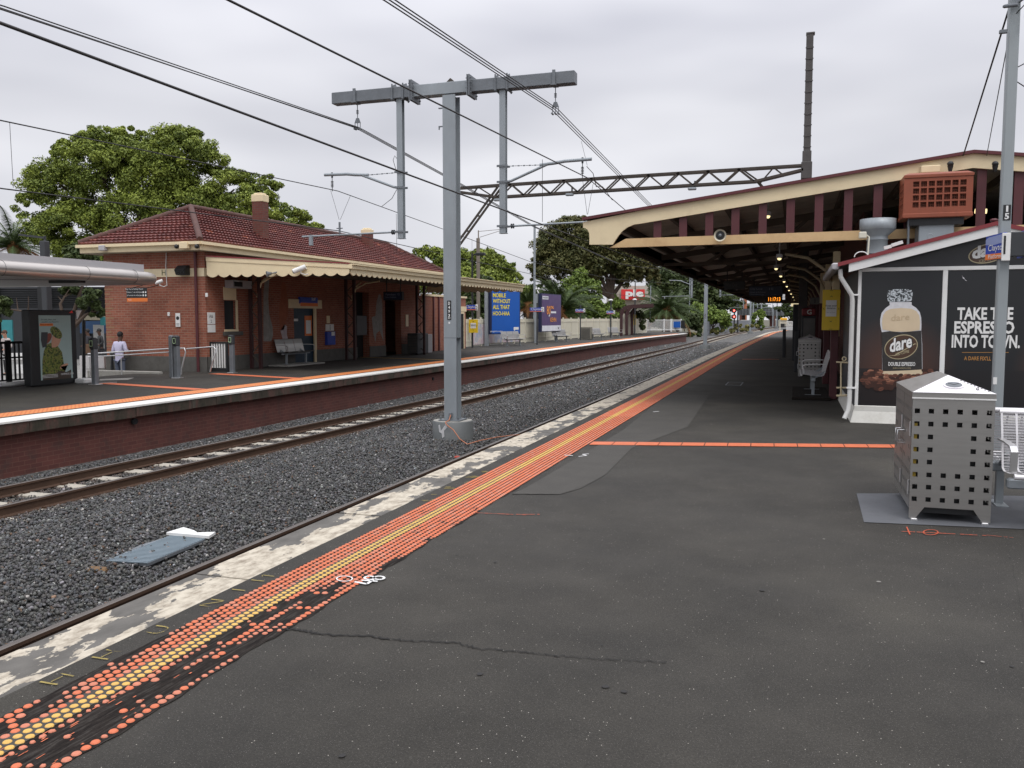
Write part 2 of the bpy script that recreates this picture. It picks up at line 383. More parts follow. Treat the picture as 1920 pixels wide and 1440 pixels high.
# ballast bed
xs = np.arange(-14, -2.4, .3); ys = np.concatenate([np.arange(-6, 60, .5), np.arange(60, 150, 2)])
b = MB(); vs_ = []
for y in ys:
    for x in xs: vs_.append((x, y, gz(x, y)-.035))
nx = len(xs); b.raw(vs_, [(j*nx+i, j*nx+i+1, (j+1)*nx+i+1, (j+1)*nx+i) for j in range(len(ys)-1) for i in range(nx-1)], 0, True)
tag(b.build('ballast_bed', BED), kind='structure')
b = MB(); vs_ = []; ys = list(range(148, 330, 6))
for y in ys: c = trk(y); vs_ += [(c-6, y, -.975), (c+10, y, -.975)]
b.raw(vs_, [(2*i, 2*i+1, 2*i+3, 2*i+2) for i in range(len(ys)-1)]); tag(b.build('far_ballast_bed', BED), kind='structure')
# loose stones
def stones(n_list):
    base = np.array([(-1,-1,-1),(1,-1,-1),(1,1,-1),(-1,1,-1),(-1,-1,1),(1,-1,1),(1,1,1),(-1,1,1)], float)
    quads = np.array([(0,3,2,1),(4,5,6,7),(0,1,5,4),(1,2,6,5),(2,3,7,6),(3,0,4,7)])
    P_ = []; S_ = []
    for (y0, y1, n, s0) in n_list:
        x = RNG.uniform(-11.72, -4.6, n); y = RNG.uniform(y0, y1, n)
        cc = np.array([trk(v) for v in np.arange(y0, y1+1, 1.)]); c = np.interp(y, np.arange(y0, y1+1, 1.), cc)
        d = np.abs(x-c)
        slp = (y % .68) < .2                       # sleepers lie here
        keep = ~((np.abs(d-.56) < .09)) & ~((d < 1.25) & slp & (RNG.random(n) < np.where(d < .5, .88, .12+.25*np.sin(y*9.1+np.sin(y*3.3)*2))))
        qd = [at(u, v, Z=-.8) for u, v in ((200, 1052), (285, 1057), (404, 1003), (318, 993))]; ins = np.ones(n, bool)
        for a, b_ in zip(qd, qd[1:]+qd[:1]): ins &= ((b_.x-a.x)*(y-a.y)-(b_.y-a.y)*(x-a.x)) > 0
        keep &= ~(ins & (RNG.random(n) < .93)); x, y, d = x[keep], y[keep], d[keep]
        z = np.array([gz(a, b_) for a, b_ in zip(x, y)]); z += RNG.uniform(-.03, .012, len(z)) + (RNG.random(len(z)) < .08)*.02
        z[d < .72] -= .018
        P_.append(np.stack([x, y, z], 1)); S_.append(RNG.uniform(.55, 1.35, len(x))*s0)
    P_ = np.concatenate(P_); S_ = np.concatenate(S_); n = len(P_)
    sh = RNG.uniform(.45, 1., (n, 8, 3))*base[None]*RNG.uniform(.5, 1.1, (n, 1, 3))
    a, e, g = RNG.uniform(0, 6.28, n), RNG.uniform(-.7, .7, n), RNG.uniform(-.7, .7, n)
    def rot(v, i, j, t):
        c, s = np.cos(t)[:, None], np.sin(t)[:, None]; o = v.copy(); o[..., i] = v[..., i]*c-v[..., j]*s; o[..., j] = v[..., i]*s+v[..., j]*c; return o
    sh = rot(rot(rot(sh, 0, 2, e), 1, 2, g), 0, 1, a)
    V = (sh*S_[:, None, None]+P_[:, None, :]).reshape(-1, 3)
    FQ = (quads[None]+(np.arange(n)*8)[:, None, None]).reshape(-1)
    me = bpy.data.meshes.new('ballast_stones'); me.vertices.add(n*8); me.vertices.foreach_set('co', V.ravel())
    me.loops.add(n*24); me.loops.foreach_set('vertex_index', FQ)
    me.polygons.add(n*6); me.polygons.foreach_set('loop_start', np.arange(n*6)*4); me.polygons.foreach_set('loop_total', np.full(n*6, 4)); me.update(calc_edges=True)
    g_ = RNG.choice([.068, .09, .113, .138, .175, .36], n, p=[.2, .28, .24, .17, .085, .025])*RNG.uniform(.8, 1.2, n)
    tint = np.stack([g_*RNG.uniform(.92, 1.06, n), g_*.985, g_*RNG.uniform(.88, 1.06, n), np.ones(n)], 1)
    br = RNG.random(n) < .025; tint[br] *= np.array([1.25, .85, .62, 1]); tint[:, 3] = 1
    dr = np.abs(np.abs(P_[:, 0]-np.array([trk(v) for v in P_[:, 1]]))-.57) if n < 400000 else None
    k_ = np.clip(1-dr/.45, 0, 1)[:, None]*.75; tint[:, :3] = tint[:, :3]*(1-k_)+tint[:, :3]*np.array([1.05, .72, .5])*k_
    at_ = me.color_attributes.new('tone', 'FLOAT_COLOR', 'POINT'); at_.data.foreach_set('color', np.repeat(tint, 8, 0).ravel().astype(np.float32))
    me.materials.append(GRAVEL); o = bpy.data.objects.new('ballast_stones', me); COL.objects.link(o)
    tag(o, kind='stuff', label='dark grey crushed stone ballast between the two platforms', cat='ballast')
stones([(2.5, 14, 105000, .017), (14, 26, 75000, .0205), (26, 45, 46000, .031), (45, 90, 34000, .05)])
# ---------------------------------------------------------------- tracks
def rail_profile(): # (dx, z) of a rail section, head at top
    return [(-.065, 0), (.065, 0), (.065, .012), (.012, .03), (.012, .115), (.034, .125), (.034, .155), (.022, .16), (-.022, .16), (-.034, .155), (-.034, .125), (-.012, .115), (-.012, .03), (-.065, .012)]
def track(name, label, fc, y0, y1, gauge):
    t = thing(name, label, 'railway track', (fc(10), 10, -.94))
    pf = rail_profile(); n = len(pf); ys = list(np.arange(y0, y1, 3.))+[y1]
    for s in (-1, 1):
        b = MB(); vs_ = []
        for y in ys: vs_ += [(fc(y)+s*gauge/2+dx, y, -.94+z) for dx, z in pf]
        fs = []; top = []
        for i in range(len(ys)-1):
            for k in range(n):
                q = (i*n+k, i*n+(k+1) % n, (i+1)*n+(k+1) % n, (i+1)*n+k)
                (top if k in (6, 7, 8) else fs).append(q)
        b.raw(vs_, fs, 0); b.raw(vs_, top, 1); b.build('rail', [RAILS, RAILT], t)
    clips = MB()
    yy = np.arange(math.ceil(max(3.4, y0)/.68)*.68+.1, 66, .68); 
    for i, y in enumerate(yy):
        b = MB(); c = fc(y); b.bbox(c-1.22, c+1.22, y-.115, y+.115, -1.1, -.935, .015)
        b.build('sleeper', SLEEP, t)
        for s in (-1, 1):
            for q in (-1, 1):
                x = c+s*gauge/2+q*.085; clips.box(x-.028, x+.028, y-.05, y+.05, -.935, -.905)
    b = MB()
    for y in np.arange(yy[-1]+.68, min(y1, 230), .68): c = fc(y); b.box(c-1.22, c+1.22, y-.115, y+.115, -1.1, -.935)
    tag(b.build('sleepers_beyond', SLEEP, t), kind='stuff')
    tag(clips.build('rail_clip', RAILS, t), kind='stuff')
track('railway_track', 'rusty broad railway track with concrete sleepers beside the far brick platform', trk, -12, 300, 1.14)
track('railway_track', 'railway track whose rail just shows along the near platform edge', lambda y: -4.95+(redge(y)+3.65), -6, 128, 1.14)
# items lying on the ballast
b = MB(); o3 = at(340, 998, Z=-.80); 
t = thing('cable_pit', 'small ballast pit cover with bluish steel grating and broken white lid', 'pit cover', at(300, 1030, Z=-.8))
c4 = [at(200, 1052, Z=-.8), at(278, 1056, Z=-.8), at(360, 1022, Z=-.8), at(392, 1008, Z=-.8), at(322, 1004, Z=-.8), at(262, 1022, Z=-.8)]
MB().prism(c4, (0, 0, -.03)).build('grating_base', GALVD, t)
gb = MB(); A_, B_, C_, D_ = c4[0], c4[1], c4[3], c4[4]
GRT = mat('bluish_grating', (.24, .30, .34), .5, .4, .15, 5)
for i in range(24):
    k = i/23.; p = A_.lerp(D_, k); q = B_.lerp(C_, k); gb.bar((p.x, p.y, -.795), (q.x, q.y, -.795), .018, .012)
gb.build('grating_bar', GRT, t)
MB().prism([at(312, 1003, Z=-.79), at(344, 993, Z=-.79), at(364, 999, Z=-.79), at(370, 1003, Z=-.79), at(404, 1002, Z=-.79), at(392, 1010, Z=-.79)], (0, 0, .03)).build('lid', WHITE, t)
b = MB(); p = at(182, 1070, Z=-.82); b.bbox(p.x-.10, p.x+.10, p.y-.05, p.y+.05, -.86, -.79, .015)
o = b.build('half_brick', mat('sandy_brick', (.16, .095, .045), .9, 0, .25, 8, .4, 50), loc=p); o.rotation_euler = (0.1, .05, .3)
tag(o, 'loose brown half brick lying on the ballast left of the grating', 'brick')
b = MB(); p = at(858, 858, Z=-.82); b.bbox(p.x-.06, p.x+.06, p.y-.04, p.y+.04, -.84, -.79, .02)
tag(b.build('litter_scrap', mat('red_scrap', (.35, .05, .03), .7)), 'small red scrap of litter on ballast in front of mast base', 'litter')
# ---------------------------------------------------------------- near platform
def plat_top(name, fl, xr, y0, y1, z, m):
    ys = list(np.arange(y0, y1, 2.))+[y1]; b = MB(); vs_ = []
    for y in ys: vs_ += [(fl(y), y, z), (xr, y, z)]
    b.raw(vs_, [(2*i, 2*i+1, 2*i+3, 2*i+2) for i in range(len(ys)-1)]); return b.build(name, m)
tag(plat_top('platform', lambda y: redge(y)+.40, 14, -8, 127, 0, ASPH), kind='structure')
# coping slabs with joints
b = MB(); y = -8.3; k = 0
while y < 126:
    ln = 1.83; a, c = redge(y+.012), redge(y+ln-.012); dz = random.uniform(-.003, .003); dx = random.uniform(-.006, .006)
    b.prism([(a+dx, y+.012, -.17), (a+dx, y+.012, dz), (a+.40, y+.012, dz), (a+.40, y+.012, -.17)][::-1], (c-a, ln-.024, 0), 0 if y < 14 else 1)
    y += ln; k += 1
tag(b.build('platform_edge', [COPE, COPEF]), kind='structure')
strip('platform_wall', lambda y: redge(y)+.15, lambda y: redge(y)+.1501, -.1, -8, 127, 4, BR_PLAT).hide_render = False
b = MB(); ys = list(range(-8, 128, 5))
for y, y2 in zip(ys, ys[1:]): b.poly([(redge(y)+.12, y, -1.06), (redge(y2)+.12, y2, -1.06), (redge(y2)+.12, y2, -.1), (redge(y)+.12, y, -.1)])
b.poly([(-1.3, 127, -1.06), (14, 127, -1.06), (14, 127, 0), (-1.3, 127, 0)])
b2 = b.build('platform_face', BR_PLAT); tag(b2, kind='structure')
for o in [o for o in bpy.data.objects if o.name.startswith('platform_wall')]: bpy.data.objects.remove(o)
# asphalt patches / markings
def decal(name, pix, m, z, parent=None):
    b = MB(); b.poly([(at(u, v, Z=z).x, at(u, v, Z=z).y, z) for u, v in pix]); return b.build(name, m, parent)
tag(decal('asphalt_patch', [(1105, 845), (985, 915), (960, 926), (1050, 927), (1090, 915), (1135, 890), (1165, 860), (1185, 840), (1290, 800), (1330, 740), (1250, 740), (1170, 805)], ASPL, .004), kind='structure')
tag(decal('grey_slab', [(1606, 925), (1700, 925), (1920, 930), (2100, 935), (2150, 1000), (1920, 992), (1620, 979)], ASPP, .005), kind='structure')
def jag(p, q, n, amp, w, b, z=.006):
    prev = None
    for i in range(n+1):
        k = i/n; x = p[0]+(q[0]-p[0])*k; y = p[1]+(q[1]-p[1])*k
        if 0 < i < n: x += random.uniform(-amp, amp)*.3; y += random.uniform(-amp, amp)
        cur = (x, y, w*random.uniform(.35, 1))
        if prev: b.poly([(prev[0], prev[1]-prev[2], z), (cur[0], cur[1]-cur[2], z), (cur[0], cur[1]+cur[2], z), (prev[0], prev[1]+prev[2], z)])
        prev = cur
b = MB()
pts = [at(u, v, Z=0) for u, v in ((505, 1180), (560, 1182), (600, 1190), (700, 1195), (760, 1203), (850, 1205), (900, 1218), (960, 1222), (1060, 1232), (1130, 1238), (1250, 1243))]
for i, (p, q) in enumerate(zip(pts, pts[1:])): jag(p, q, 16, .013, .012*(1-.07*i), b)
for path in (((960, 927), (1050, 928), (1110, 905), (1170, 858), (1200, 838)), ((1215, 825), (1250, 800), (1285, 772)), ((1885, 1010), (1905, 1090), (1925, 1200))):
    pp = [at(u, v, Z=0) for u, v in path]
    for p, q in zip(pp, pp[1:]): jag(p, q, 12, .012, .006, b)
o = b.build('asphalt_crack', CRACK); tag(o, kind='structure')
# tactile strip
t = thing('tactile_strip', 'worn strip of orange warning dots with yellow middle rows along near platform edge', 'tactile paving', (-2.8, 6, 0), kind='structure')
off = lambda y: redge(y)+3.65
strip('adhesive_backing', lambda y: -3.082+off(y)+.007*math.sin(y*7.3)+.004*math.sin(y*23), lambda y: -2.522+off(y)+(.010*math.sin(y*5.1)+.007*math.sin(y*17+1)+.004*math.sin(y*41))*(1 if y < 8 else .4), .004, 1, 126, .06, ASPD, t)
strip('middle_tape', lambda y: -2.93+off(y), lambda y: -2.81+off(y), .006, 1, 9, 2, ASPL, t)
def dots():
    rows = 12; pitch = .0465; x0 = -3.06; bufs = {0: MB(), 1: MB(), 2: MB()}
    hole = np.zeros((rows, 3000), bool)
    rr = np.random.default_rng(3)
    ys = np.arange(1.3, 46, pitch)
    blob = [(rr.uniform(1.2, 4.6), rr.uniform(-2.86, -2.5), rr.uniform(.12, .5), rr.uniform(.02, .05)) for _ in range(16)]
    blob += [(rr.uniform(1.2, 3.4), rr.uniform(-3.08, -3.0), rr.uniform(.1, .35), .04) for _ in range(4)]
    blob += [(rr.uniform(3.4, 6.5), -2.5, rr.uniform(.05, .25), rr.uniform(.03, .06)) for _ in range(5)]
    blob += [(2.2, -2.70, .9, .075), (1.7, -2.62, .5, .07), (3.2, -2.6, .35, .05), (3.95, -2.8, .16, .05), (1.5, -2.8, .3, .04)]
    for j, y in enumerate(ys):
        lod = 12 if y < 9 else (8 if y < 20 else 6); ox = off(y)
        for r in range(rows):
            x = x0+r*pitch+ .0115*(j % 4)*0
            yel = r in (4, 5)
            gone = False; worn = 0
            if y < 7:
                for (by, bx, ly, lx) in blob:
                    dd = ((y-by)/ly)**2+((x-bx)/lx)**2
                    if dd < 1: gone = True
                    elif dd < 1.7: worn = 1
                if yel and y < 6: gone = False
                if not yel and rr.random() < (.03 if y > 4 else .07): worn = 1
            if gone and rr.random() < .9: continue
            m = 1 if yel else (2 if (worn or rr.random() < .25) else 0)
            rad = .0192*(rr.uniform(.55, .85) if (worn and not yel) else 1)
            if rr.random() < .1: rad *= .93
            if y > 14: rad = .0225
            h = .009; px = x+ox+.0; py = y+(r % 2)*pitch*.0+r*pitch*.33
            b = bufs[m]; vs_ = []
            for k in range(lod):
                a = 2*math.pi*k/lod; ww = 1+(.18*rr.uniform(-1, 1) if worn else 0)
                vs_.append((px+rad*ww*math.cos(a), py+rad*ww*math.sin(a), .0045))
            vs_ += [(px+(v[0]-px)*.8, py+(v[1]-py)*.8, h) for v in vs_]
            fs = [tuple(range(lod, 2*lod))]+[(k, (k+1) % lod, (k+1) % lod+lod, k+lod) for k in range(lod)]
            b.raw(vs_, fs)
    for k, m, nm in ((0, ORANGE, 'orange_dots'), (1, YELLOW, 'yellow_dots'), (2, ORANGEF, 'faded_dots')):
        tag(bufs[k].build(nm, m, t), kind='stuff')
dots()
for i in range(11):
    a = -3.06+i*.0465; 
    strip('far_row', lambda y, a=a: a-.017+off(y), lambda y, a=a: a+.017+off(y), .008, 46, 125, 3, YELLOW if i in (4, 5) else ORANGE, t)
# scraps of the torn strip
b = MB()
for i in range(70):
    y = random.uniform(1.4, 3.3); x = -2.85+.31*random.random(); l = random.uniform(.01, .05); w = random.uniform(.0015, .004)
    b.poly([(x-w, y, .0075), (x+w, y+.004, .0075), (x+w*.6, y+l, .0075), (x-w*1.2, y+l*.9, .0075)])
b.build('torn_scrap', ORANGE, t)
# cross guide strips
def tiles(name, p, q, w, n, m, parent=None, z=.006, gap=.012):
    p = Vector(p); q = Vector(q); d = (q-p)/n; L_ = d.length; a = d.normalized(); s = Vector((-a.y, a.x, 0)); b = MB()
    for i in range(n):
        o = p+d*i+a*gap/2; e = p+d*(i+1)-a*gap/2; sk = a*.06
        c = [o-s*w/2-sk, e-s*w/2-sk, e+s*w/2, o+s*w/2]
        b.prism([(v.x, v.y, z) for v in c], (0, 0, .004))
    return b.build(name, m, parent)
p, q = at(1112, 832, Z=0), at(1720, 838, Z=0)
tag(tiles('guide_strip', p, q, .27, 14, ORANGE), 'bright orange tile strip crossing the near platform towards the kiosk', 'tactile strip')
p, q = at(1393, 674, Z=0), at(1462, 674, Z=0)
tag(tiles('guide_strip', p, q, .30, 6, ORANGEF), 'dim orange tile strip crossing platform under the long canopy', 'tactile strip')
b = MB(); c = MB(); rg_ = random.Random(17)
for i in range(24):
    u, v = rg_.uniform(300, 1900), rg_.uniform(700, 1430); q = at(u, v, Z=0)
    if q.x < -2.3 or q.x > 2.6: continue
    r = rg_.uniform(.006, .017); (b if rg_.random() < .7 else c).poly([(q.x+a_*rg_.uniform(.8, 1.15), q.y+b__*rg_.uniform(.8, 1.15), .0055) for a_, b__ in ell(0, 0, r, r, 9)])
tag(b.build('gum_spots', mat('old_gum', (.022, .021, .02), .8)), kind='stuff'); tag(c.build('pale_flecks', mat('pale_flecks', (.22, .21, .19), .8)), kind='stuff')
# painted writing on the platform
b = MB()
# rotated so that it reads from the track side, as in the photo
p = at(691, 1088, Z=0); rt = Vector((.15, 1, 0)).normalized(); up_ = Vector((-1, .15, 0)).normalized()
def stroke(b, pix, w, z=.011):
    pp = [at(u, v, Z=0) for u, v in pix]
    for p_, q_ in zip(pp, pp[1:]): b.bar((p_.x, p_.y, z), (q_.x, q_.y, z), w, .0015)
stroke(b, [(665, 1094), (688, 1098), (700, 1090)], .019)
stroke(b, [(678, 1091), (708, 1093)], .017)
e8 = lambda cu, cv, ru, rv: [(cu+ru*math.cos(a), cv+rv*math.sin(a)) for a in np.linspace(0, 2*math.pi, 13)]
stroke(b, e8(693, 1086.5, 9.5, 3.2), .016); stroke(b, e8(711, 1086.5, 9.5, 3.2), .016); stroke(b, e8(646, 1088, 15, 5), .008)
tag(b.build('painted_number', SPRAYW), 'white spray painted number 48 on asphalt beside the tactile dots', 'ground marking')
b = MB(); stroke(b, [(1085, 857), (1100, 855), (1092, 853), (1104, 852)], .016, .008); stroke(b, [(1058, 855), (1074, 856)], .02, .012); stroke(b, [(1225, 773), (1235, 772)], .03, .008)
tag(b.build('painted_number', SPRAYW), 'small white spray painted mark by the orange strip junction', 'ground marking')
b = MB()
for (u0, v0, u1, v1, w) in ((893, 963, 1003, 968, .008), (950, 966, 1012, 966, .012), (1690, 998, 1735, 1000, .012), (1735, 1000, 1850, 1006, .011), (1850, 1005, 1900, 1010, .006)):
    pa, pb = at(u0, v0, Z=0), at(u1, v1, Z=0); n = 14
    for i in range(n):
        if random.random() < .8:
            a = pa.lerp(pb, i/n); c = pa.lerp(pb, (i+.9)/n); b.bar((a.x, a.y, .008), (c.x, c.y, .008), w*random.uniform(.5, 1.4), .001)
stroke(b, e8(1745, 1000, 14, 5), .009, .009); stroke(b, [(1700, 990), (1706, 1004)], .01, .009)
tag(b.build('survey_mark', SPRAYO), 'faint red orange sprayed survey marks on the platform asphalt', 'ground marking')
# faded yellow lettering between edge and dots
FY = mat('faded_yellow_lettering', (.32, .25, .07), .8, 0, .5, 14)
b = MB()
rnd = random.Random(5)
def worn_text(b, s, y, size):
    vs_, fs = text_mesh(s, -.0)
    # outline strokes broken up
    pts = [Vector((-3.155-vy*size, y+vx*size, .006)) for vx, vy, _ in vs_]
    for f in fs:
        if rnd.random() < .62:
            c = sum((pts[i] for i in f), Vector())/len(f); b.poly([c+(pts[i]-c)*rnd.uniform(.35, .8) for i in f])
for s, y in (('L', 2.05), ('O', 2.35), ('H', 2.95), ('H', 3.25), ('U', 3.6), ('N', 4.05), ('I', 4.3), ('M', 4.55)):
    vs_, fs = text_mesh(s, -.015)
    xs_ = [v[0] for v in vs_]; ys_ = [v[1] for v in vs_]
    for f in fs:
        pts = [Vector((-3.155+.0*vy-vs_[i][1]*.16*1.0, y+vs_[i][0]*.20, .006)) for i in f for vy in (0,)]
        if rnd.random() < .8:
            c = sum(pts, Vector())/len(pts); k = rnd.uniform(.6, .95); b.poly([c+(p_-c)*k for p_ in pts])
for i in range(60):
    y = rnd.choice([7.0, 7.3, 7.6, 7.9, 8.2, 8.5, 15, 15.6, 16.2])+rnd.uniform(-.05, .05); x = -3.2+rnd.uniform(0, .11)
    b.poly([(x, y, .006), (x+.05, y+.02, .006), (x+.05, y+.03, .006), (x, y+.012, .006)])
tag(b.build('faded_lettering', FY), 'faded yellow lettering painted on asphalt between platform edge and orange dots', 'ground lettering')
# access covers
for (u, v, w, d, lab) in ((1377, 720, .34, 1.1, 'square access cover flush in platform under canopy'),):
    p = at(u, v, Z=0); t = thing('access_cover', lab, 'access cover', p)
    MB().box(p.x-w/2, p.x+w/2, p.y-d/2, p.y+d/2, .004, .007).build('plate', ASPL, t)
    b = MB()
    for (x0, x1, y0, y1) in ((-w/2-.02, w/2+.02, -d/2-.03, -d/2), (-w/2-.02, w/2+.02, d/2, d/2+.03), (-w/2-.02, -w/2, -d/2, d/2), (w/2, w/2+.02, -d/2, d/2)): b.box(p.x+x0, p.x+x1, p.y+y0, p.y+y1, .004, .009)
    b.build('rim', GALV, t)
# ================================================================ far platform
def zat(u, v, **k): return at(u, v, **k).z
ys = list(np.arange(-8, 95, 2.))+[95]; b = MB(); vs_ = []
for y in ys: vs_ += [(-30 if y > 21.4 else -17.9 if y < 16 else -18.6, y, 0), (ledge(y)-.45, y, 0)]
for i in range(len(ys)-1):
    y, y2 = ys[i], ys[i+1]
    xl = -18.75 if y < 22 else (-22 if y < 46 else -19.5 if y < 58 else -20.5)
    b.poly([(xl, y, 0), (ledge(y)-.45, y, 0), (ledge(y2)-.45, y2, 0), (xl, y2, 0)])
b.poly([(-20.5, 95, 0), (-11.4, 95, 0), (-12.6, 108, 0), (-20.5, 108, 0)])
tag(b.build('far_platform', ASPH), kind='structure')
COPEW = mat('white_edge_paint', (.72, .71, .67), .6, 0, .07, 3, .1, 40, .2, (.35, .33, .28))
def edge_stone():
    m, t, N, L, bs = newmat('mossy_edge_stone'); tcn = N.new('ShaderNodeTexCoord'); mp = N.new('ShaderNodeMapping'); mp.inputs['Scale'].default_value = (1, 1, .45); L.new(tcn.outputs['Object'], mp.inputs[0]); s = mp.outputs[0]
    c = ramp(N, L, noise(N, L, s, 2.6, 6, .6), ((.34, (.028, .028, .016)), (.48, (.06, .045, .032)), (.56, (.105, .052, .040)), (.7, (.075, .066, .05))))
    c = mixc(N, L, .7, c, ramp(N, L, noise(N, L, s, 14, 5, .7), ((.3, .45), (.7, 1.))), 'MULTIPLY')
    L.new(c, bs.inputs['Base Color']); bs.inputs['Roughness'].default_value = .92; bump(N, L, bs, noise(N, L, s, 22, 6, .7), .8, .01); return m
STONEC = edge_stone()
b = MB(); c = MB(); y = -8.; k = 0
while y < 94.5:
    ln = .78; a, e = ledge(y+.006), ledge(min(95, y+ln-.006))
    j = random.uniform(-.012, .012)
    b.prism([(a-.5, y+.005, -.21+j), (a+j*.6, y+.005, -.21+j), (a+j*.6, y+.005, -.02), (a-.5, y+.005, -.02)], (e-a, ln-.01, 0))
    y += ln
tag(b.build('edge_stones', STONEC), kind='structure')
ys = list(np.arange(-8, 95, 1.5))+[95]; b = MB()
for y, y2 in zip(ys, ys[1:]):
    b.prism([(ledge(y)-.50, y, -.02), (ledge(y)+.02, y, -.02), (ledge(y)+.02, y, .012), (ledge(y)-.50, y, .012)], (ledge(y2)-ledge(y), y2-y, 0))
tag(b.build('white_edge_line', COPEW), kind='structure')
b = MB()
for y, y2 in zip(ys, ys[1:]): b.poly([(ledge(y)-.13, y, -1.06), (ledge(y2)-.13, y2, -1.06), (ledge(y2)-.13, y2, -.18), (ledge(y)-.13, y, -.18)])
b.poly([(ledge(95)-.13, 95, -1.06), (-22, 95, -1.06), (-22, 95, 0), (ledge(95)-.13, 95, 0)])
tag(b.build('far_platform_face', BR_PLAT), kind='structure')
# drain holes / blemishes in the face
b = MB()
for (u, v, r) in ((252, 790, .06), (812, 710, .05)): p = at(u, v, X=-11.89); b.prism([(p.x+.02, p.y+a*1.3, p.z+c_) for a, c_ in ell(0, 0, r, r, 10)], (-.03, 0, 0))
tag(b.build('weep_holes', DARK), kind='structure')
def dotmat():
    m, t, N, L, bs = newmat('dotted_orange_tile')
    tcn = N.new('ShaderNodeTexCoord'); v = N.new('ShaderNodeTexVoronoi'); v.inputs['Randomness'].default_value = 0; v.inputs['Scale'].default_value = 11; L.new(tcn.outputs['Object'], v.inputs['Vector'])
    c = ramp(N, L, v.outputs['Distance'], ((.26, (.85, .40, .12)), (.42, (.50, .10, .035))))
    L.new(c, bs.inputs['Base Color']); bs.inputs['Roughness'].default_value = .6; return m
ORDOT = dotmat()
t = thing('tactile_strip', 'long orange dotted strip along the far platform beside the white line', 'tactile paving', (-12.6, 20, 0), kind='structure')
strip('dotted_tiles', lambda y: ledge(y)-1.22, lambda y: ledge(y)-.66, .006, -8, 94, 2, ORDOT, t)
tag(tiles('guide_strip', at(196, 719, Z=0), at(378, 731, Z=0), .34, 9, ORANGE), 'orange branch strip leading to the first ticket reader on far platform', 'tactile strip')
tag(tiles('guide_strip', at(402, 701, Z=0), at(560, 710, Z=0), .34, 9, ORANGE), 'orange branch strip leading to the third ticket reader on far platform', 'tactile strip')
b = MB(); pa, pb = at(668, 669.5, Z=0), at(835, 675, Z=0); b.bar((pa.x, pa.y, .004), (pb.x, pb.y, .004), .12, .004)
tag(b.build('yellow_line', YELLOW), kind='structure')
b = MB()
for (u, v, w) in ((225, 728, .5), (240, 726, .3), (420, 712, .3), (620, 690, .35), (690, 684, .3)):
    p = at(u, v, Z=0); b.bar((p.x-w/2, p.y, .004), (p.x+w/2, p.y+.1, .004), .05, .002)
tag(b.build('pavement_stains', ASPL), kind='structure')
# ---------------------------------------------------------------- forecourt, ramp left of the building
PAVE = mat('pale_pavement', (.24, .235, .22), .85, 0, .2, .7, .3, 30, .2)
b = MB(); b.poly([(-60, 4, -.55), (-18.75, 4, -.55), (-18.75, 22, -.55), (-17.4, 22, -.55), (-17.4, 46, -.55), (-60, 46, -.55)])
tag(b.build('forecourt', PAVE), kind='structure')
b = MB()
pa, pb = at(147, 701, Z=.0), at(305, 701, Z=.0)
b.bbox(pa.x-.3, pb.x, pb.y-.16, pb.y+.02, -.5, .075, .02)
tag(b.build('ramp_kerb', CONC), 'pale concrete kerb along ramp below the brick end wall', 'kerb')
b = MB(); p = at(0, 730, Z=0); b.bbox(-18.3, -18.05, 8, at(62, 700, X=-18.2).y, 0, .1, .03)
tag(b.build('fence_kerb', WHITE), 'white concrete kerb under the black fence on far platform', 'kerb')
b = MB(); p = at(158, 719, Z=0); b.bbox(p.x-.18, p.x+.16, p.y-.15, p.y+.2, 0, .13, .03)
tag(b.build('kerb_block', WHITE), 'short white kerb block between the poster box and first ticket reader', 'kerb')
b = MB(); b.poly([(at(u, v, Z=0).x, at(u, v, Z=0).y, .005) for u, v in ((185, 714), (188, 711), (252, 708.5), (240, 712.5))])
tag(b.build('ramp_panel', CONC), kind='structure')
b = MB()
for i in range(16):
    u = 184+i*2.2; p = at(u, 717.5, Z=0); b.tube([(p.x, p.y, .0), (p.x, p.y, .02)], .025, 6)
tag(b.build('studs', STEELB), 'row of small steel studs on pavement beside first ticket reader', 'studs')
# handrails
b = MB()
r1 = [at(165, 663.5, Y=20.6), at(330, 653, Y=20.6)]
t = thing('handrail', 'thin stainless handrail along ramp between the first two ticket readers', 'handrail', (r1[0].x, r1[0].y, 0))
b.tube([r1[0], r1[1]], .022, 8); b.tube([r1[0]-Vector((0, 0, .10)), r1[1]-Vector((0, 0, .10))], .018, 8); b.build('rail', STEELB, t)
b = MB()
for u in (227, 168): p = at(u, 668, Y=20.6); b.tube([(p.x, p.y, p.z-.05), (p.x, p.y, -.5)], .016, 8)
b.build('post', STEELB, t)
t = thing('handrail', 'curved stainless handrail hooping down beside the white barred rack', 'handrail', at(345, 705, Z=0))
y = 20.7; q = [at(338, 653, Y=y), at(346, 653, Y=y), at(348, 660, Y=y), at(341, 690, Y=y), at(340, 704, Y=y)]
MB().tube(q, .02, 8).build('hoop', STEELB, t)
q = [at(350, 654, Y=21.2), at(400, 650, Y=21.2), at(406, 655, Y=21.2), at(398, 680, Y=21.2), at(394, 697, Y=21.2)]
MB().tube(q, .02, 8).build('hoop', STEELB, t)
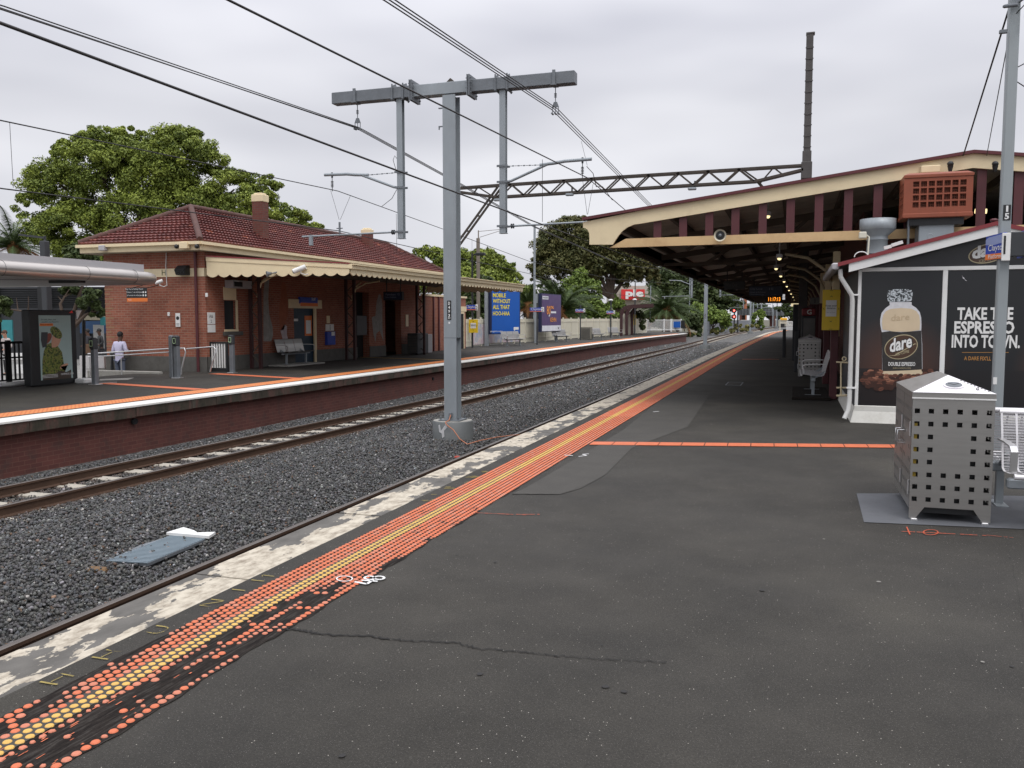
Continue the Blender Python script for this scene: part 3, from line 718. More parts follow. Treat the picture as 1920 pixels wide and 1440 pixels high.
# ticket readers
def reader(name, u, v, top, wpx, label, twin=False):
    p = at(u, v, Z=0); t = thing(name, label, 'ticket reader', p, 'ticket reader posts'); zt = at(u, top, Y=p.y).z; w = wpx/1600*abs(float(np.dot(np.array(p)-[0, 0, EYE], W_)))
    b = MB(); b.bbox(p.x-w/2, p.x+w/2, p.y-w/2, p.y+w/2, 0, zt-.1, .015); b.build('post', GALVD, t)
    b = MB(); b.bbox(p.x-w*.62, p.x+w*.62, p.y-w*.7, p.y+w*.55, zt-.30, zt, .03); b.build('reader_head', DKGREY, t)
    b = MB(); b.prism([(p.x-w*.42, p.y-w*.72, zt-.24), (p.x+w*.42, p.y-w*.72, zt-.24), (p.x+w*.42, p.y-w*.72, zt-.05), (p.x-w*.42, p.y-w*.72, zt-.05)], (0, -.006, 0))
    b.build('screen', BLACK, t)
    b = MB()
    for a in ((-.36, -.36, -.22, -.07), (.30, .36, -.22, -.07)): b.box(p.x+a[0]*w, p.x+(a[0]+.07)*w, p.y-w*.72-.009, p.y-w*.72-.006, zt-.22, zt-.07)
    b.box(p.x-.36*w, p.x+.36*w, p.y-w*.72-.009, p.y-w*.72-.006, zt-.22, zt-.205); b.box(p.x-.36*w, p.x+.36*w, p.y-w*.72-.009, p.y-w*.72-.006, zt-.085, zt-.07)
    b.build('target_outline', mat('pale_green_outline', (.55, .75, .45), .5), t)
    MB().bbox(p.x-w*.9, p.x+w*.9, p.y-w*.9, p.y+w*.9, 0, .015, .004).build('base_plate', STEELB, t)
    if twin:
        x = p.x-w*1.3; b = MB(); b.bbox(x-w*.45, x+w*.45, p.y-w/2, p.y+w/2, 0, zt, .02); b.build('side_post', GALVD, t)
    return t
reader('ticket_reader', 179, 721, 633, 10, 'slim grey ticket reader post right of the soldier poster box')
reader('ticket_reader', 333, 709, 629, 9, 'double grey ticket reader post in front of the brick end wall corner', True)
reader('ticket_reader', 436, 699, 628, 8, 'ticket reader post just right of the white barred rack')
# white barred rack
p = at(412, 697, Z=0); t = thing('barred_rack', 'black framed rack of white upright bars by the brick corner', 'rack', p)
x0, x1 = at(396, 690, Y=p.y).x, at(425, 690, Y=p.y).x; zt = zat(410, 641, Y=p.y)
b = MB(); b.box(x0-.06, x0, p.y-.03, p.y+.03, 0, zt); b.box(x1, x1+.06, p.y-.03, p.y+.03, 0, zt); b.box(x0, x1, p.y-.03, p.y+.03, zt-.05, zt); b.box(x0, x1, p.y-.03, p.y+.03, 0, .12)
b.build('frame', BLACK, t); MB().box(x0, x1, p.y+.031, p.y+.04, .12, zt-.05).build('back_sheet', DARK, t)
for i in range(6):
    x = x0+(i+.6)*(x1-x0)/6.2; MB().box(x-.018, x+.022, p.y-.02, p.y+.02, .12, zt-.05).build('bar', WHITE, t)
# black fence at far left
t = thing('metal_fence', 'black vertical bar fence left of the soldier poster box', 'fence', (-18.2, 13, 0))
y0, y1 = 9.0, at(66, 680, X=-18.2).y; zt = zat(20, 640, X=-18.2)
for y in (9.2, 11.8, at(17, 700, X=-18.2).y, y1-.1): MB().box(-18.24, -18.16, y-.05, y+.05, 0, zt+.03).build('post', BLACK, t)
b = MB(); b.box(-18.22, -18.18, y0, y1, zt-.06, zt); b.box(-18.22, -18.18, y0, y1, zt-.42, zt-.38); b.box(-18.22, -18.18, y0, y1, .12, .16); b.build('rail', BLACK, t)
b = MB(); y = y0
while y < y1: b.box(-18.215, -18.185, y-.02, y+.02, .12, zt-.02); y += .125
b.build('bars', BLACK, t)
# poster light box
t = thing('poster_box', 'tall black light box showing a person in camouflage, on the far platform', 'advertising box', (-17.3, 16.4, 0))
X = -17.3; ya, yb = at(60, 725, X=X).y, at(147, 718, X=X).y; zt = zat(62, 581, X=X)
b = MB(); b.bbox(X-.25, X, ya, yb, .02, zt, .02); b.build('cabinet', BLACK, t)
def pq(u, v, k=0.): p = at(u, v, X=X+.004+k); return (X+.004+k, p.y, p.z)
pa, pb, pc, pd = pq(72, 591), pq(135, 591.5), pq(134, 711), pq(77, 711)
pya, pyb, pz0, pz1 = (pa[1]+pd[1])/2, (pb[1]+pc[1])/2, (pc[2]+pd[2])/2, (pa[2]+pb[2])/2
def pp(a, b_, k=0): return (X+.004+k, pya+(pyb-pya)*a, pz0+(pz1-pz0)*b_)
POST = mat('poster_pale_green', (.32, .42, .40), .35, 0, .25, 1.3)
MB().poly([pp(0, 0), pp(1, 0), pp(1, 1), pp(0, 1)]).build('poster', POST, t)
def camo():
    m, tt, N, L, bs = newmat('camouflage_print'); tcn = N.new('ShaderNodeTexCoord')
    c = ramp(N, L, noise(N, L, tcn.outputs['Object'], 14, 3), ((.38, (.03, .05, .015)), (.46, (.14, .17, .03)), (.55, (.22, .22, .06)), (.6, (.07, .045, .02))))
    for n in [n for n in N if n.type == 'VALTORGB']: n.color_ramp.interpolation = 'CONSTANT'
    L.new(c, bs.inputs['Base Color']); bs.inputs['Roughness'].default_value = .4; return m
CAMO = camo(); SKIN = mat('printed_skin', (.50, .27, .18), .4, 0, .15, 20); HAIRP = mat('printed_hair', (.05, .035, .025), .5); REDH = mat('printed_auburn_hair', (.20, .05, .03), .5, 0, .4, 20)
b = MB()
b.poly([pp(*q, .002) for q in ((.04, .04), (.06, .3), (.12, .45), (.2, .55), (.38, .58), (.55, .52), (.68, .42), (.72, .25), (.76, .12), (.72, .04))])
b.build('poster_jacket', CAMO, t)
MB().poly([pp(*q, .0025) for q in ((.05, 0), (.95, 0), (.95, .14), (.8, .1), (.6, .13), (.4, .08), (.2, .1), (.05, .06))]).build('poster_foot', HAIRP, t)
MB().poly([pp(a, c_, .003) for a, c_ in ell(.24, .64, .15, .07, 14, .4)]).build('poster_hair', REDH, t)
MB().poly([pp(*q, .004) for q in ((.36, .50), (.36, .60), (.42, .72), (.62, .70), (.66, .62), (.58, .53), (.48, .5))]).build('poster_face', SKIN, t)
MB().poly([pp(a, c_, .005) for a, c_ in ell(.52, .73, .19, .085, 16, -.3)]).build('poster_cap', CAMO, t)
MB().poly([pp(a, c_, .006) for a, c_ in ell(.72, .2, .14, .03, 12, .2)]+[pp(.75, .12, .006)]).build('poster_hand', SKIN, t)
MB().poly([pp(*q, .0035) for q in ((.04, .62), (.06, .74), (.26, .74), (.24, .62), (.2, .52), (.08, .5))]).build('poster_machine', DKGREY, t)
MB().poly([pp(a, c_, .004) for a, c_ in ((.02, .835), (.42, .835), (.44, .85), (.42, .875), (.02, .875))]).build('poster_tag', ORSIGN, t)
b = MB()
b.text('So here, then, now', pp(.3, .935, .005), .055, (0, 1, 0), xs=1.05); b.text('wouldn\'t our Reserve', pp(.34, .90, .005), .055, (0, 1, 0), xs=1.05); b.text('Never an ordinary', pp(.22, .855, .007), .045, (0, 1, 0))
b.build('poster_lettering', BLACK, t)
b = MB()
for z in (.035, .055, .075): b.box(X+.009, X+.0095, pya+.03, pya+.5, pz0+z*(pz1-pz0), pz0+(z+.006)*(pz1-pz0))
b.text('DEFENCE JOBS', pp(.82, .07, .006), .06, (0, 1, 0)); b.build('poster_small_print', WHITE, t)
MB().poly([pq(129, 587, .003), pq(137, 587, .003), pq(135, 582, .003)]).build('red_logo', mat('red_logo', (.75, .04, .03), .4), t)
q = [at(143, 582, X=X+.01), at(153, 582, X=X+.01), at(145, 599, X=X+.01)]; MB().prism(q, (-.02, 0, 0)).build('arrow_tab', WHITE, t)
# silver rounded shelter roof
t = thing('shelter_roof', 'silver rounded shelter canopy reaching in from the left edge', 'shelter roof', (-16.5, 10, 0))
Xe = -15.3; Ye = at(298, 521, X=Xe-.1).y+.75; zb = zat(0, 517, X=Xe-.15); zt = zat(0, 488, X=Xe-.15); r = (zt-zb)/2; zc = (zt+zb)/2
b = MB(); path = []
for y in np.linspace(2, Ye-2.0, 8): path.append((Xe-r, y, r))
for a in np.linspace(0, math.pi/2, 9)[1:]: path.append((Xe-r-1.0*(1-math.cos(a)), Ye-2.0+ (2.0-r)*math.sin(a), r*(1-.12*math.sin(a))))
for x in np.linspace(Xe-r-1.4, -22, 5): path.append((x, Ye-r, r*.88))
b.tube([(p[0], p[1], zc-(r-p[2])*.2) for p in path], [p[2]*1.03 for p in path], 28); b.build('bullnose_edge', SILVER, t)
def ring(z, k):
    o = [(min(p[0], Xe-r)-k, p[1]-(k if i >= 8 else 0), z) for i, p in enumerate(path)]; return o+[(-22, 2, z)]
b = MB(); b.poly(ring(zb+.015, 0)[::-1]); b.build('soffit', mat('grey_soffit', (.26, .255, .25), .6), t)
top = ring(zt-.01, 0); b = MB(); b.poly(top); b.build('top_sheet', SILV2, t)
k1 = ring(zt-.05, .06)
k1 = [(-22, 2, 0), (Xe-r-.05, 2, 0), (Xe-r-.05, Ye-1.15, 0), (Xe-r-1.0, Ye-.55, 0), (-22, Ye-.55, 0)]
b = MB(); b.prism([(p[0], p[1], zt-.05) for p in k1], (0, 0, .21)); b.build('upstand', SILV2, t)
b = MB()
for y in (Ye-5.3, Ye-3.1, Ye-1.6): b.tube([(Xe-r+math.cos(a)*(r*1.034), y+.35*math.sin(a)**2*0, zc+math.sin(a)*r*1.034) for a in np.linspace(-1.4, 1.5, 10)], .006, 4)
b.build('panel_joint', DKGREY, t)
p = at(140, 531, X=Xe-.6); b = MB(); b.bbox(p.x-.7, p.x+.25, p.y-.08, p.y+.08, zb-.05, zb+.02, .01); b.build('light_fitting', BLACK, t)
b = MB(); b.bar((Xe-.6, p.y, zb+.012), (-20, p.y-3.5, zb+.012), .02, .01); b.build('soffit_joint', BLACK, t)
for (x, y) in ((-19.2, 8.5), (-19.2, 13.5)): MB().tube([(x, y, -.5), (x, y, zb)], .09, 12).build('column', GALVD, t)
# ================================================================ brick station building
XF = -17.2; YW = 22.1; XB = -21.05; ZW = 3.75
def walls(b, plane, c, t, a0, a1, z0, z1, holes, m=0):
    "wall with real openings: plane 'x' (runs along y) or 'y' (runs along x); t thickness away"
    As = sorted({a0, a1, *[h[0] for h in holes], *[h[1] for h in holes]}); Zs = sorted({z0, z1, *[h[2] for h in holes], *[h[3] for h in holes]})
    def pt(a, z, d): return (c+d, a, z) if plane == 'x' else (a, c+d, z)
    for i in range(len(As)-1):
        for j in range(len(Zs)-1):
            am, zm = (As[i]+As[i+1])/2, (Zs[j]+Zs[j+1])/2
            if any(h[0] < am < h[1] and h[2] < zm < h[3] for h in holes): continue
            b.poly([pt(As[i], Zs[j], 0), pt(As[i+1], Zs[j], 0), pt(As[i+1], Zs[j+1], 0), pt(As[i], Zs[j+1], 0)], m)
    for h in holes:
        q = [(h[0], h[2]), (h[1], h[2]), (h[1], h[3]), (h[0], h[3])]
        for i in range(4):
            p, n = q[i], q[(i+1) % 4]; b.poly([pt(*p, 0), pt(*n, 0), pt(*n, t), pt(*p, t)], m)
yx = lambda u, v=600: at(u, v, X=XF).y
zx = lambda u, v: at(u, v, X=XF).z
st = thing('station_building', 'red brick station building with maroon tiled hip roof and two chimneys', 'building', (-19, 30, 0))
win = (yx(421), yx(442), zx(421, 616), zx(430, 564)); win = (win[0], win[1], 1.30, 2.22)
door = (yx(551), yx(592), 0, 2.02)
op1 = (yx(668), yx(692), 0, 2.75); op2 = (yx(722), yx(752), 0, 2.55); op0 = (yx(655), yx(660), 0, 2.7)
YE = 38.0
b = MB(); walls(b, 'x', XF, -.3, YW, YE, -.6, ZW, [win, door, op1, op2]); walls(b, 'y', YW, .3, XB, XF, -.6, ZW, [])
b.poly([(XB, YW, -.6), (XB, YE, -.6), (XB, YE, ZW), (XB, YW, ZW)]); b.poly([(XB, YE, -.6), (XF, YE, -.6), (XF, YE, ZW), (XB, YE, ZW)])
b.build('brick_wall', BR_LEFT, st)
MB().box(XF-.10, XF-.08, win[0], win[1], win[2], win[3]).build('window_glass', GLASS, st)
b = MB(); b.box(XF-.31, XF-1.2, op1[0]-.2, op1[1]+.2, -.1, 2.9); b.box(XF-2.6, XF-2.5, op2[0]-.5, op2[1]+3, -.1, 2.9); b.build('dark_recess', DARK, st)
b = MB(); b.box(XF-.02, XF+.035, win[0]-.03, win[1]+.09, win[2]-.07, win[2]); b.box(XF-.02, XF+.03, win[1], win[1]+.09, win[2], win[3]+.02); b.box(XF-.02, XF+.03, win[0]-.03, win[1]+.02, win[3]+.02, win[3]+.42)
b.build('window_surround', CREAM, st)
MB().box(XF-.02, XF+.06, win[0]-.1, win[1]+.3, win[2]-.20, win[2]-.07).build('window_sill', BLUEST, st)
MB().box(XF-.15, XF-.1, door[0], door[1], 0, door[3]).build('door_leaf', DOORB, st)
b = MB(); b.box(XF-.05, XF+.02, door[1]-.1, door[1]+.02, 0, door[3]); b.box(XF-.02, XF+.04, door[0]-.35, door[1]+.4, door[3], door[3]+.32); b.build('door_frame', CREAM, st)
pd_ = (door[0]+door[1])/2
b = MB(); b.box(XF-.1, XF-.09, pd_+.12, pd_+.62, 1.0, 1.75); b.build('door_poster', ORSIGN, st)
b = MB(); b.box(XF-.089, XF-.085, pd_+.2, pd_+.54, 1.08, 1.58); b.box(XF-.1, XF-.09, door[0]+.08, door[0]+.42, 1.55, 1.64); b.build('door_notice', WHITE, st)
for s in (door, op1, op2): pass
b = MB(); segs = [(YW-.03, door[0]), (door[1], op1[0]), (op1[1], op2[0]), (op2[1], YE)]
for a, c_ in segs: MB().box(XF, XF+.035, a, c_, -.02, .46).build('stone_plinth', BLUEST, st)
b = MB(); b.box(XB-.03, XF+.035, YW-.035, YW, -.6, .46); b.build('end_plinth', BLUEST, st)
zb1, zb2 = zat(330, 519, Y=YW), zat(330, 503.5, Y=YW)
b = MB(); b.box(at(263, 505, Y=YW).x, XF+.012, YW-.012, YW, zb1, zb2); b.box(XF, XF+.012, YW-.012, YW+.5, zb1, zb2); b.box(XB, at(262, 505, Y=YW).x, YW-.011, YW, zb1, zb2); b.build('cream_band', CREAM, st)
# quoin column: yellowish bricks at the left corner
b = MB(); k = 0; z = -.5
QU = mat('pale_corner_brick', (.28, .16, .09), .85, 0, .3, 9)
while z < 3.6:
    w = .22 if k % 2 else .34; b.box(XB-.004, XB+w, YW-.006, YW, z+.008, z+.068); k += 1; z += .152
b.build('corner_bricks', QU, st)
# eaves
ex0, ex1, ey0, ey1 = -21.5, -16.95, 21.6, 40.6; ez = 3.96
b = MB()
for (x0, x1, y0, y1) in ((ex0, ex1, ey0, ey0+.03), (ex1-.03, ex1, ey0+.03, ey1), (ex0, ex0+.03, ey0+.03, ey1)): b.box(x0, x1, y0, y1, ez-.25, ez-.09)
b.build('fascia', CREAM, st)
b = MB()
for p, q in (((ex0-.06, ey0-.06), (ex1+.06, ey0-.06)), ((ex1+.06, ey0-.06), (ex1+.06, ey1))):
    d = Vector((q[0]-p[0], q[1]-p[1], 0)); n = Vector((-d.y, d.x, 0)).normalized()
    if n.dot(Vector((19+p[0], 30-p[1], 0))) > 0: pass
    b.bar((p[0], p[1], ez-.05), (q[0], q[1], ez-.05), .11, .09)
b.build('gutter', CREAM, st)
MB().box(ex0, ex1, ey0, ey1, ez-.27, ez-.25).build('soffit', mat('eave_soffit', (.30, .25, .17), .8), st)
def tile_mat():
    m, t, N, L, bs = newmat('terracotta_tiles'); tcn = N.new('ShaderNodeTexCoord'); s = tcn.outputs['Object']
    vo = N.new('ShaderNodeTexVoronoi'); mp = N.new('ShaderNodeMapping'); mp.inputs['Scale'].default_value = (3.2, 3.2, 9); L.new(s, mp.inputs[0]); L.new(mp.outputs[0], vo.inputs['Vector']); vo.inputs['Scale'].default_value = 1; vo.inputs['Randomness'].default_value = .4
    sp = N.new('ShaderNodeSeparateColor'); L.new(vo.outputs['Color'], sp.inputs[0])
    c = ramp(N, L, sp.outputs[0], ((0, (.11, .028, .024)), (.55, (.155, .038, .031)), (.975, (.19, .05, .04)), (.99, (.40, .14, .08))))
    c = mixc(N, L, ramp(N, L, noise(N, L, s, 5, 8, .75), ((.56, 0.), (.72, .55))), c, (.16, .11, .085))
    c = mixc(N, L, .6, c, ramp(N, L, noise(N, L, s, .9, 4), ((.3, .6), (.7, 1.))), 'MULTIPLY')
    L.new(c, bs.inputs['Base Color']); bs.inputs['Roughness'].default_value = .65
    return m
TILE = tile_mat()
rx = -19.2; rya = at(358, 392, X=rx).y; rz = 5.30; ryb = 38.4
def slope(b, e0, e1, r0, r1, courses=13, lift=.06, step=.165):
    e0, e1, r0, r1 = map(Vector, (e0, e1, r0, r1))
    nrm = (e1-e0).cross((r0 if (r0-e0).length > .01 else r1)-e0).normalized()
    if nrm.z < 0: nrm = -nrm
    for i in range(courses):
        a, c = i/courses, (i+1)/courses
        p0, p1 = e0.lerp(r0, a), e1.lerp(r1, a); q0, q1 = e0.lerp(r0, c), e1.lerp(r1, c)
        n = max(2, int((p1-p0).length/step*2)); vs_ = []
        for k in range(n+1):
            t = k/n; h = nrm*(lift+(.028 if k % 2 else 0)); hb = nrm*(.0+(.022 if k % 2 else 0))
            vs_ += [p0.lerp(p1, t)+h*.0-nrm*.01, p0.lerp(p1, t)+h, q0.lerp(q1, t)+hb]
        fs = []
        for k in range(n): o = k*3; fs += [(o, o+3, o+4, o+1), (o+1, o+4, o+5, o+2)]
        b.raw(vs_, fs)
c1, c2, c3, c4_ = (ex1+.02, ey0-.02, ez), (ex1+.02, ey1, ez), (ex0-.02, ey1, ez), (ex0-.02, ey0-.02, ez)
ra, rb = (rx, rya, rz), (rx, ryb, rz)
b = MB(); slope(b, c1, c2, ra, rb); slope(b, c4_, c1, ra, ra); slope(b, c3, c4_, rb, ra); slope(b, c2, c3, rb, rb)
roof = b.build('tiled_roof', TILE, st)
b = MB()
for p, q in ((c1, ra), (c4_, ra), (ra, rb), (c2, rb)):
    p, q = Vector(p)+Vector((0, 0, .06)), Vector(q)+Vector((0, 0, .06)); n = int((q-p).length/.36)
    for i in range(n): b.tube([p.lerp(q, i/n), p.lerp(q, (i+1.08)/n)], [.085, .10], 8)
b.build('ridge_tiles', mat('ridge_tiles', (.085, .035, .028), .8, 0, .4, 5, .2, 30, .4, (.12, .10, .08)), roof)
def chimney(u0, u1, vt, vb, vc, X):
    a, c = at(u0, vb, X=X), at(u1, vb, X=X); zt = zat(u0, vt, X=X); zc_ = zat(u0, vc, X=X); w = .42
    b = MB(); b.bbox(X-w, X, a.y, a.y+w*.9, 4.2, zc_, .01); ch = b.build('chimney', BR_DARK, st)
    b = MB(); b.bbox(X-w-.02, X+.02, a.y-.02, a.y+w*.9+.02, zc_, zt-.06, .02); b.bbox(X-w+.03, X-.03, a.y+.03, a.y+w*.9-.03, zt-.06, zt, .03); b.build('cap', CREAM, ch)
chimney(493, 526, 361, 450, 378, -17.65); chimney(693, 716, 427, 460, 437, -18.45)
b = MB(); p = at(383, 690, Y=YW-.05); b.tube([(XF-.28, YW-.07, 3.7), (XF-.28, YW-.07, -.02)], .045, 8); b.build('downpipe', MAROON, st)
# wall fittings on the end wall
def plate(name, u, v, w, h, m, label, cat, Y=YW-.02, tx=None, txm=None, d=.02, text_h=None):
    p = at(u, v, Y=Y); b = MB(); b.bbox(p.x-w/2, p.x+w/2, Y-d, Y, p.z-h/2, p.z+h/2, .003); t = thing(name, label, cat, p); b.build('panel', m, t)
    return t, p
t, p = plate('direction_sign', 257, 552, .78, .42, BLACK, 'black and orange direction sign under the silver roof on brick wall', 'sign', Y=YW-.55)
p = at(257, 552, Y=YW-.58); b = MB(); b.box(p.x-.39, p.x+.39, p.y-.004, p.y, p.z-.22, p.z-.11); b.build('orange_band', ORSIGN, t)
b = MB()
for k, s in enumerate(('Way Out to Railway Parade', 'Platform 1 via underpass', 'Lift access to underpass')): b.text(s, (p.x-.1, p.y-.006, p.z+.16-.095*k), .06, m=0)
b.text('Taxis', (p.x-.28, p.y-.006, p.z-.165), .06)
for k in range(2):
    for j in range(2): b.poly([(p.x+.24+j*.09+x, p.y-.006, p.z+.065-.095*k+z) for x, z in ell(0, 0, .03, .03, 10)])
b.build('lettering', WHITE, t); b = MB()
for x in (-.3, .3): b.tube([(p.x+x, p.y+.1, p.z+.2), (p.x+x, YW, p.z+.3)], .012, 6)
b.build('bracket', BLACK, t)
t, p = plate('wall_notice', 334, 600, .17, .42, WHITE, 'white symbol notice on the brick end wall left of the downpipe', 'notice')
b = MB(); b.poly([(p.x+x, p.y-.024, p.z+.06+z) for x, z in ell(0, 0, .06, .06, 14)]); b.box(p.x-.06, p.x+.06, p.y-.024, p.y-.022, p.z-.16, p.z-.15); b.box(p.x-.06, p.x+.06, p.y-.024, p.y-.022, p.z-.12, p.z-.11); b.build('symbol', BLACK, t)
q = at(396, 604, X=XF+.02); t = thing('wall_notice', 'white framed notice on brick wall above the white barred rack', 'notice', q)
b = MB(); b.bbox(XF+.001, XF+.02, q.y-.16, q.y+.2, q.z-.32, q.z-.08, .003); b.bbox(XF+.001, XF+.02, q.y-.16, q.y+.2, q.z-.06, q.z+.3, .003); b.build('panel', WHITE, t)
b = MB(); b.text('A&', (XF+.023, q.y, q.z+.18), .14, (0, 1, 0)); b.text('2', (XF+.023, q.y, q.z+.03), .14, (0, 1, 0)); b.build('lettering', BLACK, t)
for (u, v) in ((316, 589), (387, 553)):
    p = at(u, v, Y=YW-.03) ; b = MB(); b.bbox(p.x-.04, p.x+.04, YW-.04, YW-.001, p.z-.06, p.z+.06, .006); tag(b.build('switch_box', WHITE, loc=p), 'tiny white box on brick wall %s' % ('left of the symbol notice' if u < 350 else 'beside the verandah corner'), 'box')
p = at(339, 507, Y=YW-.2); t = thing('floodlight', 'black wall floodlight on cream band near the brick corner', 'light', p)
b = MB(); b.prism([(p.x-.17, YW-.02, p.z-.14), (p.x-.17, YW-.22, p.z-.14), (p.x-.17, YW-.3, p.z+.02), (p.x-.17, YW-.12, p.z+.16), (p.x-.17, YW-.02, p.z+.16)], (.36, 0, 0)); b.build('housing', BLACK, t)
b = MB(); b.poly([(p.x-.14, YW-.225, p.z-.13), (p.x+.16, YW-.225, p.z-.13), (p.x+.16, YW-.285, p.z-.01), (p.x-.14, YW-.285, p.z-.01)]); b.build('lens', GALV, t)
def cctv(u0, v0, u1, v1, Y, base, label, r=.055):
    a, c = at(u0, v0, Y=Y), at(u1, v1, Y=Y+.12); t = thing('security_camera', label, 'security camera', a)
    b = MB(); b.tube([a, c], r, 10); b.build('housing', WHITE, t); d = (a-c).normalized(); b = MB(); b.tube([a+d*.001, a+d*.02], r*.8, 10); b.build('lens', BLACK, t)
    b = MB(); m_ = a.lerp(c, .6)-Vector((0, 0, r)); b.tube([m_, m_-Vector((0, 0, .06)), m_-Vector((-.1, -.05, .1)), Vector(base)], .015, 6); b.build('arm', WHITE, t); return t
cctv(291, 531, 305, 526, YW-.5, (at(314, 535, Y=YW-.02)), 'white security camera on the brick end wall beside the silver roof tip')
p = at(312, 466, Y=YW-.03); q = at(313, 536, Y=YW-.03); b = MB(); b.tube([p, at(311, 500, Y=YW-.03), q], .012, 6); tag(b.build('conduit', WHITE), 'thin white conduit running down the brick end wall', 'conduit')
b = MB(); b.text('H', at(307, 511, Y=YW-.022), .26); tag(b.build('wall_letter', mat('olive_letter', (.16, .17, .08), .6), loc=at(307, 511, Y=YW-.02)), 'olive green letter H on the cream band', 'letter')
for (u, v, s, m_, lab) in ((193, 465, .16, SILV2, 'small grey junction box under the eave left corner'), (346, 460, .2, CREAM, 'cream floodlight box on fascia above the brick corner')):
    p = at(u, v, Y=21.5); b = MB(); b.bbox(p.x-s*.7, p.x+s*.7, 21.42, 21.58, p.z-s/2, p.z+s/2, .01); tag(b.build('junction_box', m_, loc=p), lab, 'box')
for (u, lab) in ((331, 'left black round lamp under the eave gutter'), (369, 'right black round lamp under the eave gutter')):
    p = at(u, 462, Y=21.5); b = MB(); b.ball((p.x, p.y, p.z), .07); b.tube([(p.x, p.y, p.z+.05), (p.x, p.y+.1, p.z+.1)], .02, 6); tag(b.build('eave_lamp', BLACK, loc=p), lab, 'lamp')
# brick annex beyond
an = thing('brick_annex', 'low brick annex with cream scalloped parapet at end of verandah', 'building', (-18, 41, 0))
b = MB(); b.bbox(-20.5, XF, 38.05, 44.1, 0, 2.75, .005)
doora = (yx(862), yx(868))
b.build('brick_wall', BR_LEFT, an)
b = MB(); b.box(XF, XF+.03, doora[0]-.1, doora[1]+.15, 0, 2.0); b.build('doorway', CREAM, an)
b = MB(); b.box(XF+.03, XF+.04, doora[0], doora[1], 0, 1.9); b.build('door_leaf', DARK, an)
b = MB(); b.box(-20.6, XF+.05, 43.9, 44.2, 2.75, 2.85); b.box(XF, XF+.05, 38.05, 43.9, 2.75, 2.85); b.box(XF+.001, XF+.04, yx(858), 44.12, 2.02, 2.3); b.build('parapet', CREAM, an)
for u in (812, 822, 833): y = yx(u); MB().box(XF, XF+.07, y-.05, y+.05, 0, 2.75).build('downpipe', MAROON, an)
# ---------------------------------------------------------------- verandah
ve = thing('verandah', 'cream valanced verandah with scalloped edge over the far platform', 'verandah', (-14.8, 30, 0))
A_ = Vector((-17.12, 22.12, 0)); B_ = Vector((-12.45, 22.55, 0)); C_ = Vector((-12.28, 38.9, 0)); D_ = Vector((-17.2, 38.9, 0))
zb = 2.90; zf = 3.24; zw = 3.60
def valance(b, p, q, z0, zt0, zt1, pitch, th=.03, amp=.085, seg=6):
    p, q = Vector(p), Vector(q); d = (q-p); n = int(d.length/pitch); u = d/n; nr = Vector((d.y, -d.x, 0)).normalized()*th
    for i in range(n):
        for k in range(seg):
            t0, t1 = (i+k/seg)/n, (i+(k+1)/seg)/n
            h = lambda s: z0+amp*(1-abs(math.sin(math.pi*((s*n) % 1 or (1 if s*n > i+.5 else 0)))))
            h0 = z0+amp*(1-math.sin(math.pi*k/seg)**.8); h1 = z0+amp*(1-math.sin(math.pi*(k+1)/seg)**.8) if k+1 < seg else z0+amp
            a, c = p+d*t0, p+d*t1; ta, tc_ = zt0+(zt1-zt0)*t0, zt0+(zt1-zt0)*t1
            P = [Vector((a.x, a.y, h0)), Vector((c.x, c.y, h1)), Vector((c.x, c.y, tc_)), Vector((a.x, a.y, ta))]
            b.poly([v+nr for v in P]); b.poly(P[::-1]); b.poly([P[0], P[1], P[1]+nr, P[0]+nr])
b = MB(); valance(b, A_, B_, zb, 3.42, 3.14, .37); b.build('end_valance', CREAM, ve)
b = MB(); valance(b, B_, C_, zb+.01, 3.12, 3.12, .33); b.build('front_valance', CREAM, ve)
b = MB(); valance(b, C_, D_, zb, 3.12, 3.3, .36); b.build('far_valance', CREAM, ve)
b = MB(); o = Vector((.0, -.05, 0)); b.prism([A_+o+Vector((0, 0, 3.40)), B_+o+Vector((.04, 0, 3.12)), B_+o+Vector((.04, 0, 3.24)), A_+o+Vector((0, 0, 3.53))], (0, .06, 0)); b.build('end_fascia', CREAM, ve)
b = MB(); b.bar(B_+Vector((.06, -.05, 3.165)), C_+Vector((.06, 0, 3.165)), .09, .11); b.bar(B_+Vector((.10, -.05, 3.235)), C_+Vector((.10, 0, 3.235)), .14, .03); b.build('front_gutter', CREAM, ve)
b = MB(); b.bar(A_+Vector((0, -.03, 3.55)), B_+Vector((0, -.03, 3.265)), .08, .035); b.build('red_flashing', REDTRIM, ve)
b = MB(); b.poly([(A_.x, A_.y, 3.56), (B_.x, B_.y, zf), (C_.x, C_.y, zf), (D_.x, D_.y, 3.56)]); b.poly([(A_.x, A_.y, 3.50), (D_.x, D_.y, 3.50), (C_.x, C_.y, zf-.06), (B_.x, B_.y, zf-.06)]); b.build('roof_sheet', mat('verandah_lining', (.09, .075, .055), .85), ve)
b = MB()
for y in np.arange(23.2, 38.8, 1.25): b.bar((XF, y, 3.44), (-12.5, y, 3.12), .07, .12)
b.bar((-15.9, 22.3, 3.2), (-15.9, 38.8, 3.2), .14, .18); b.build('rafter', RAFTER, ve)
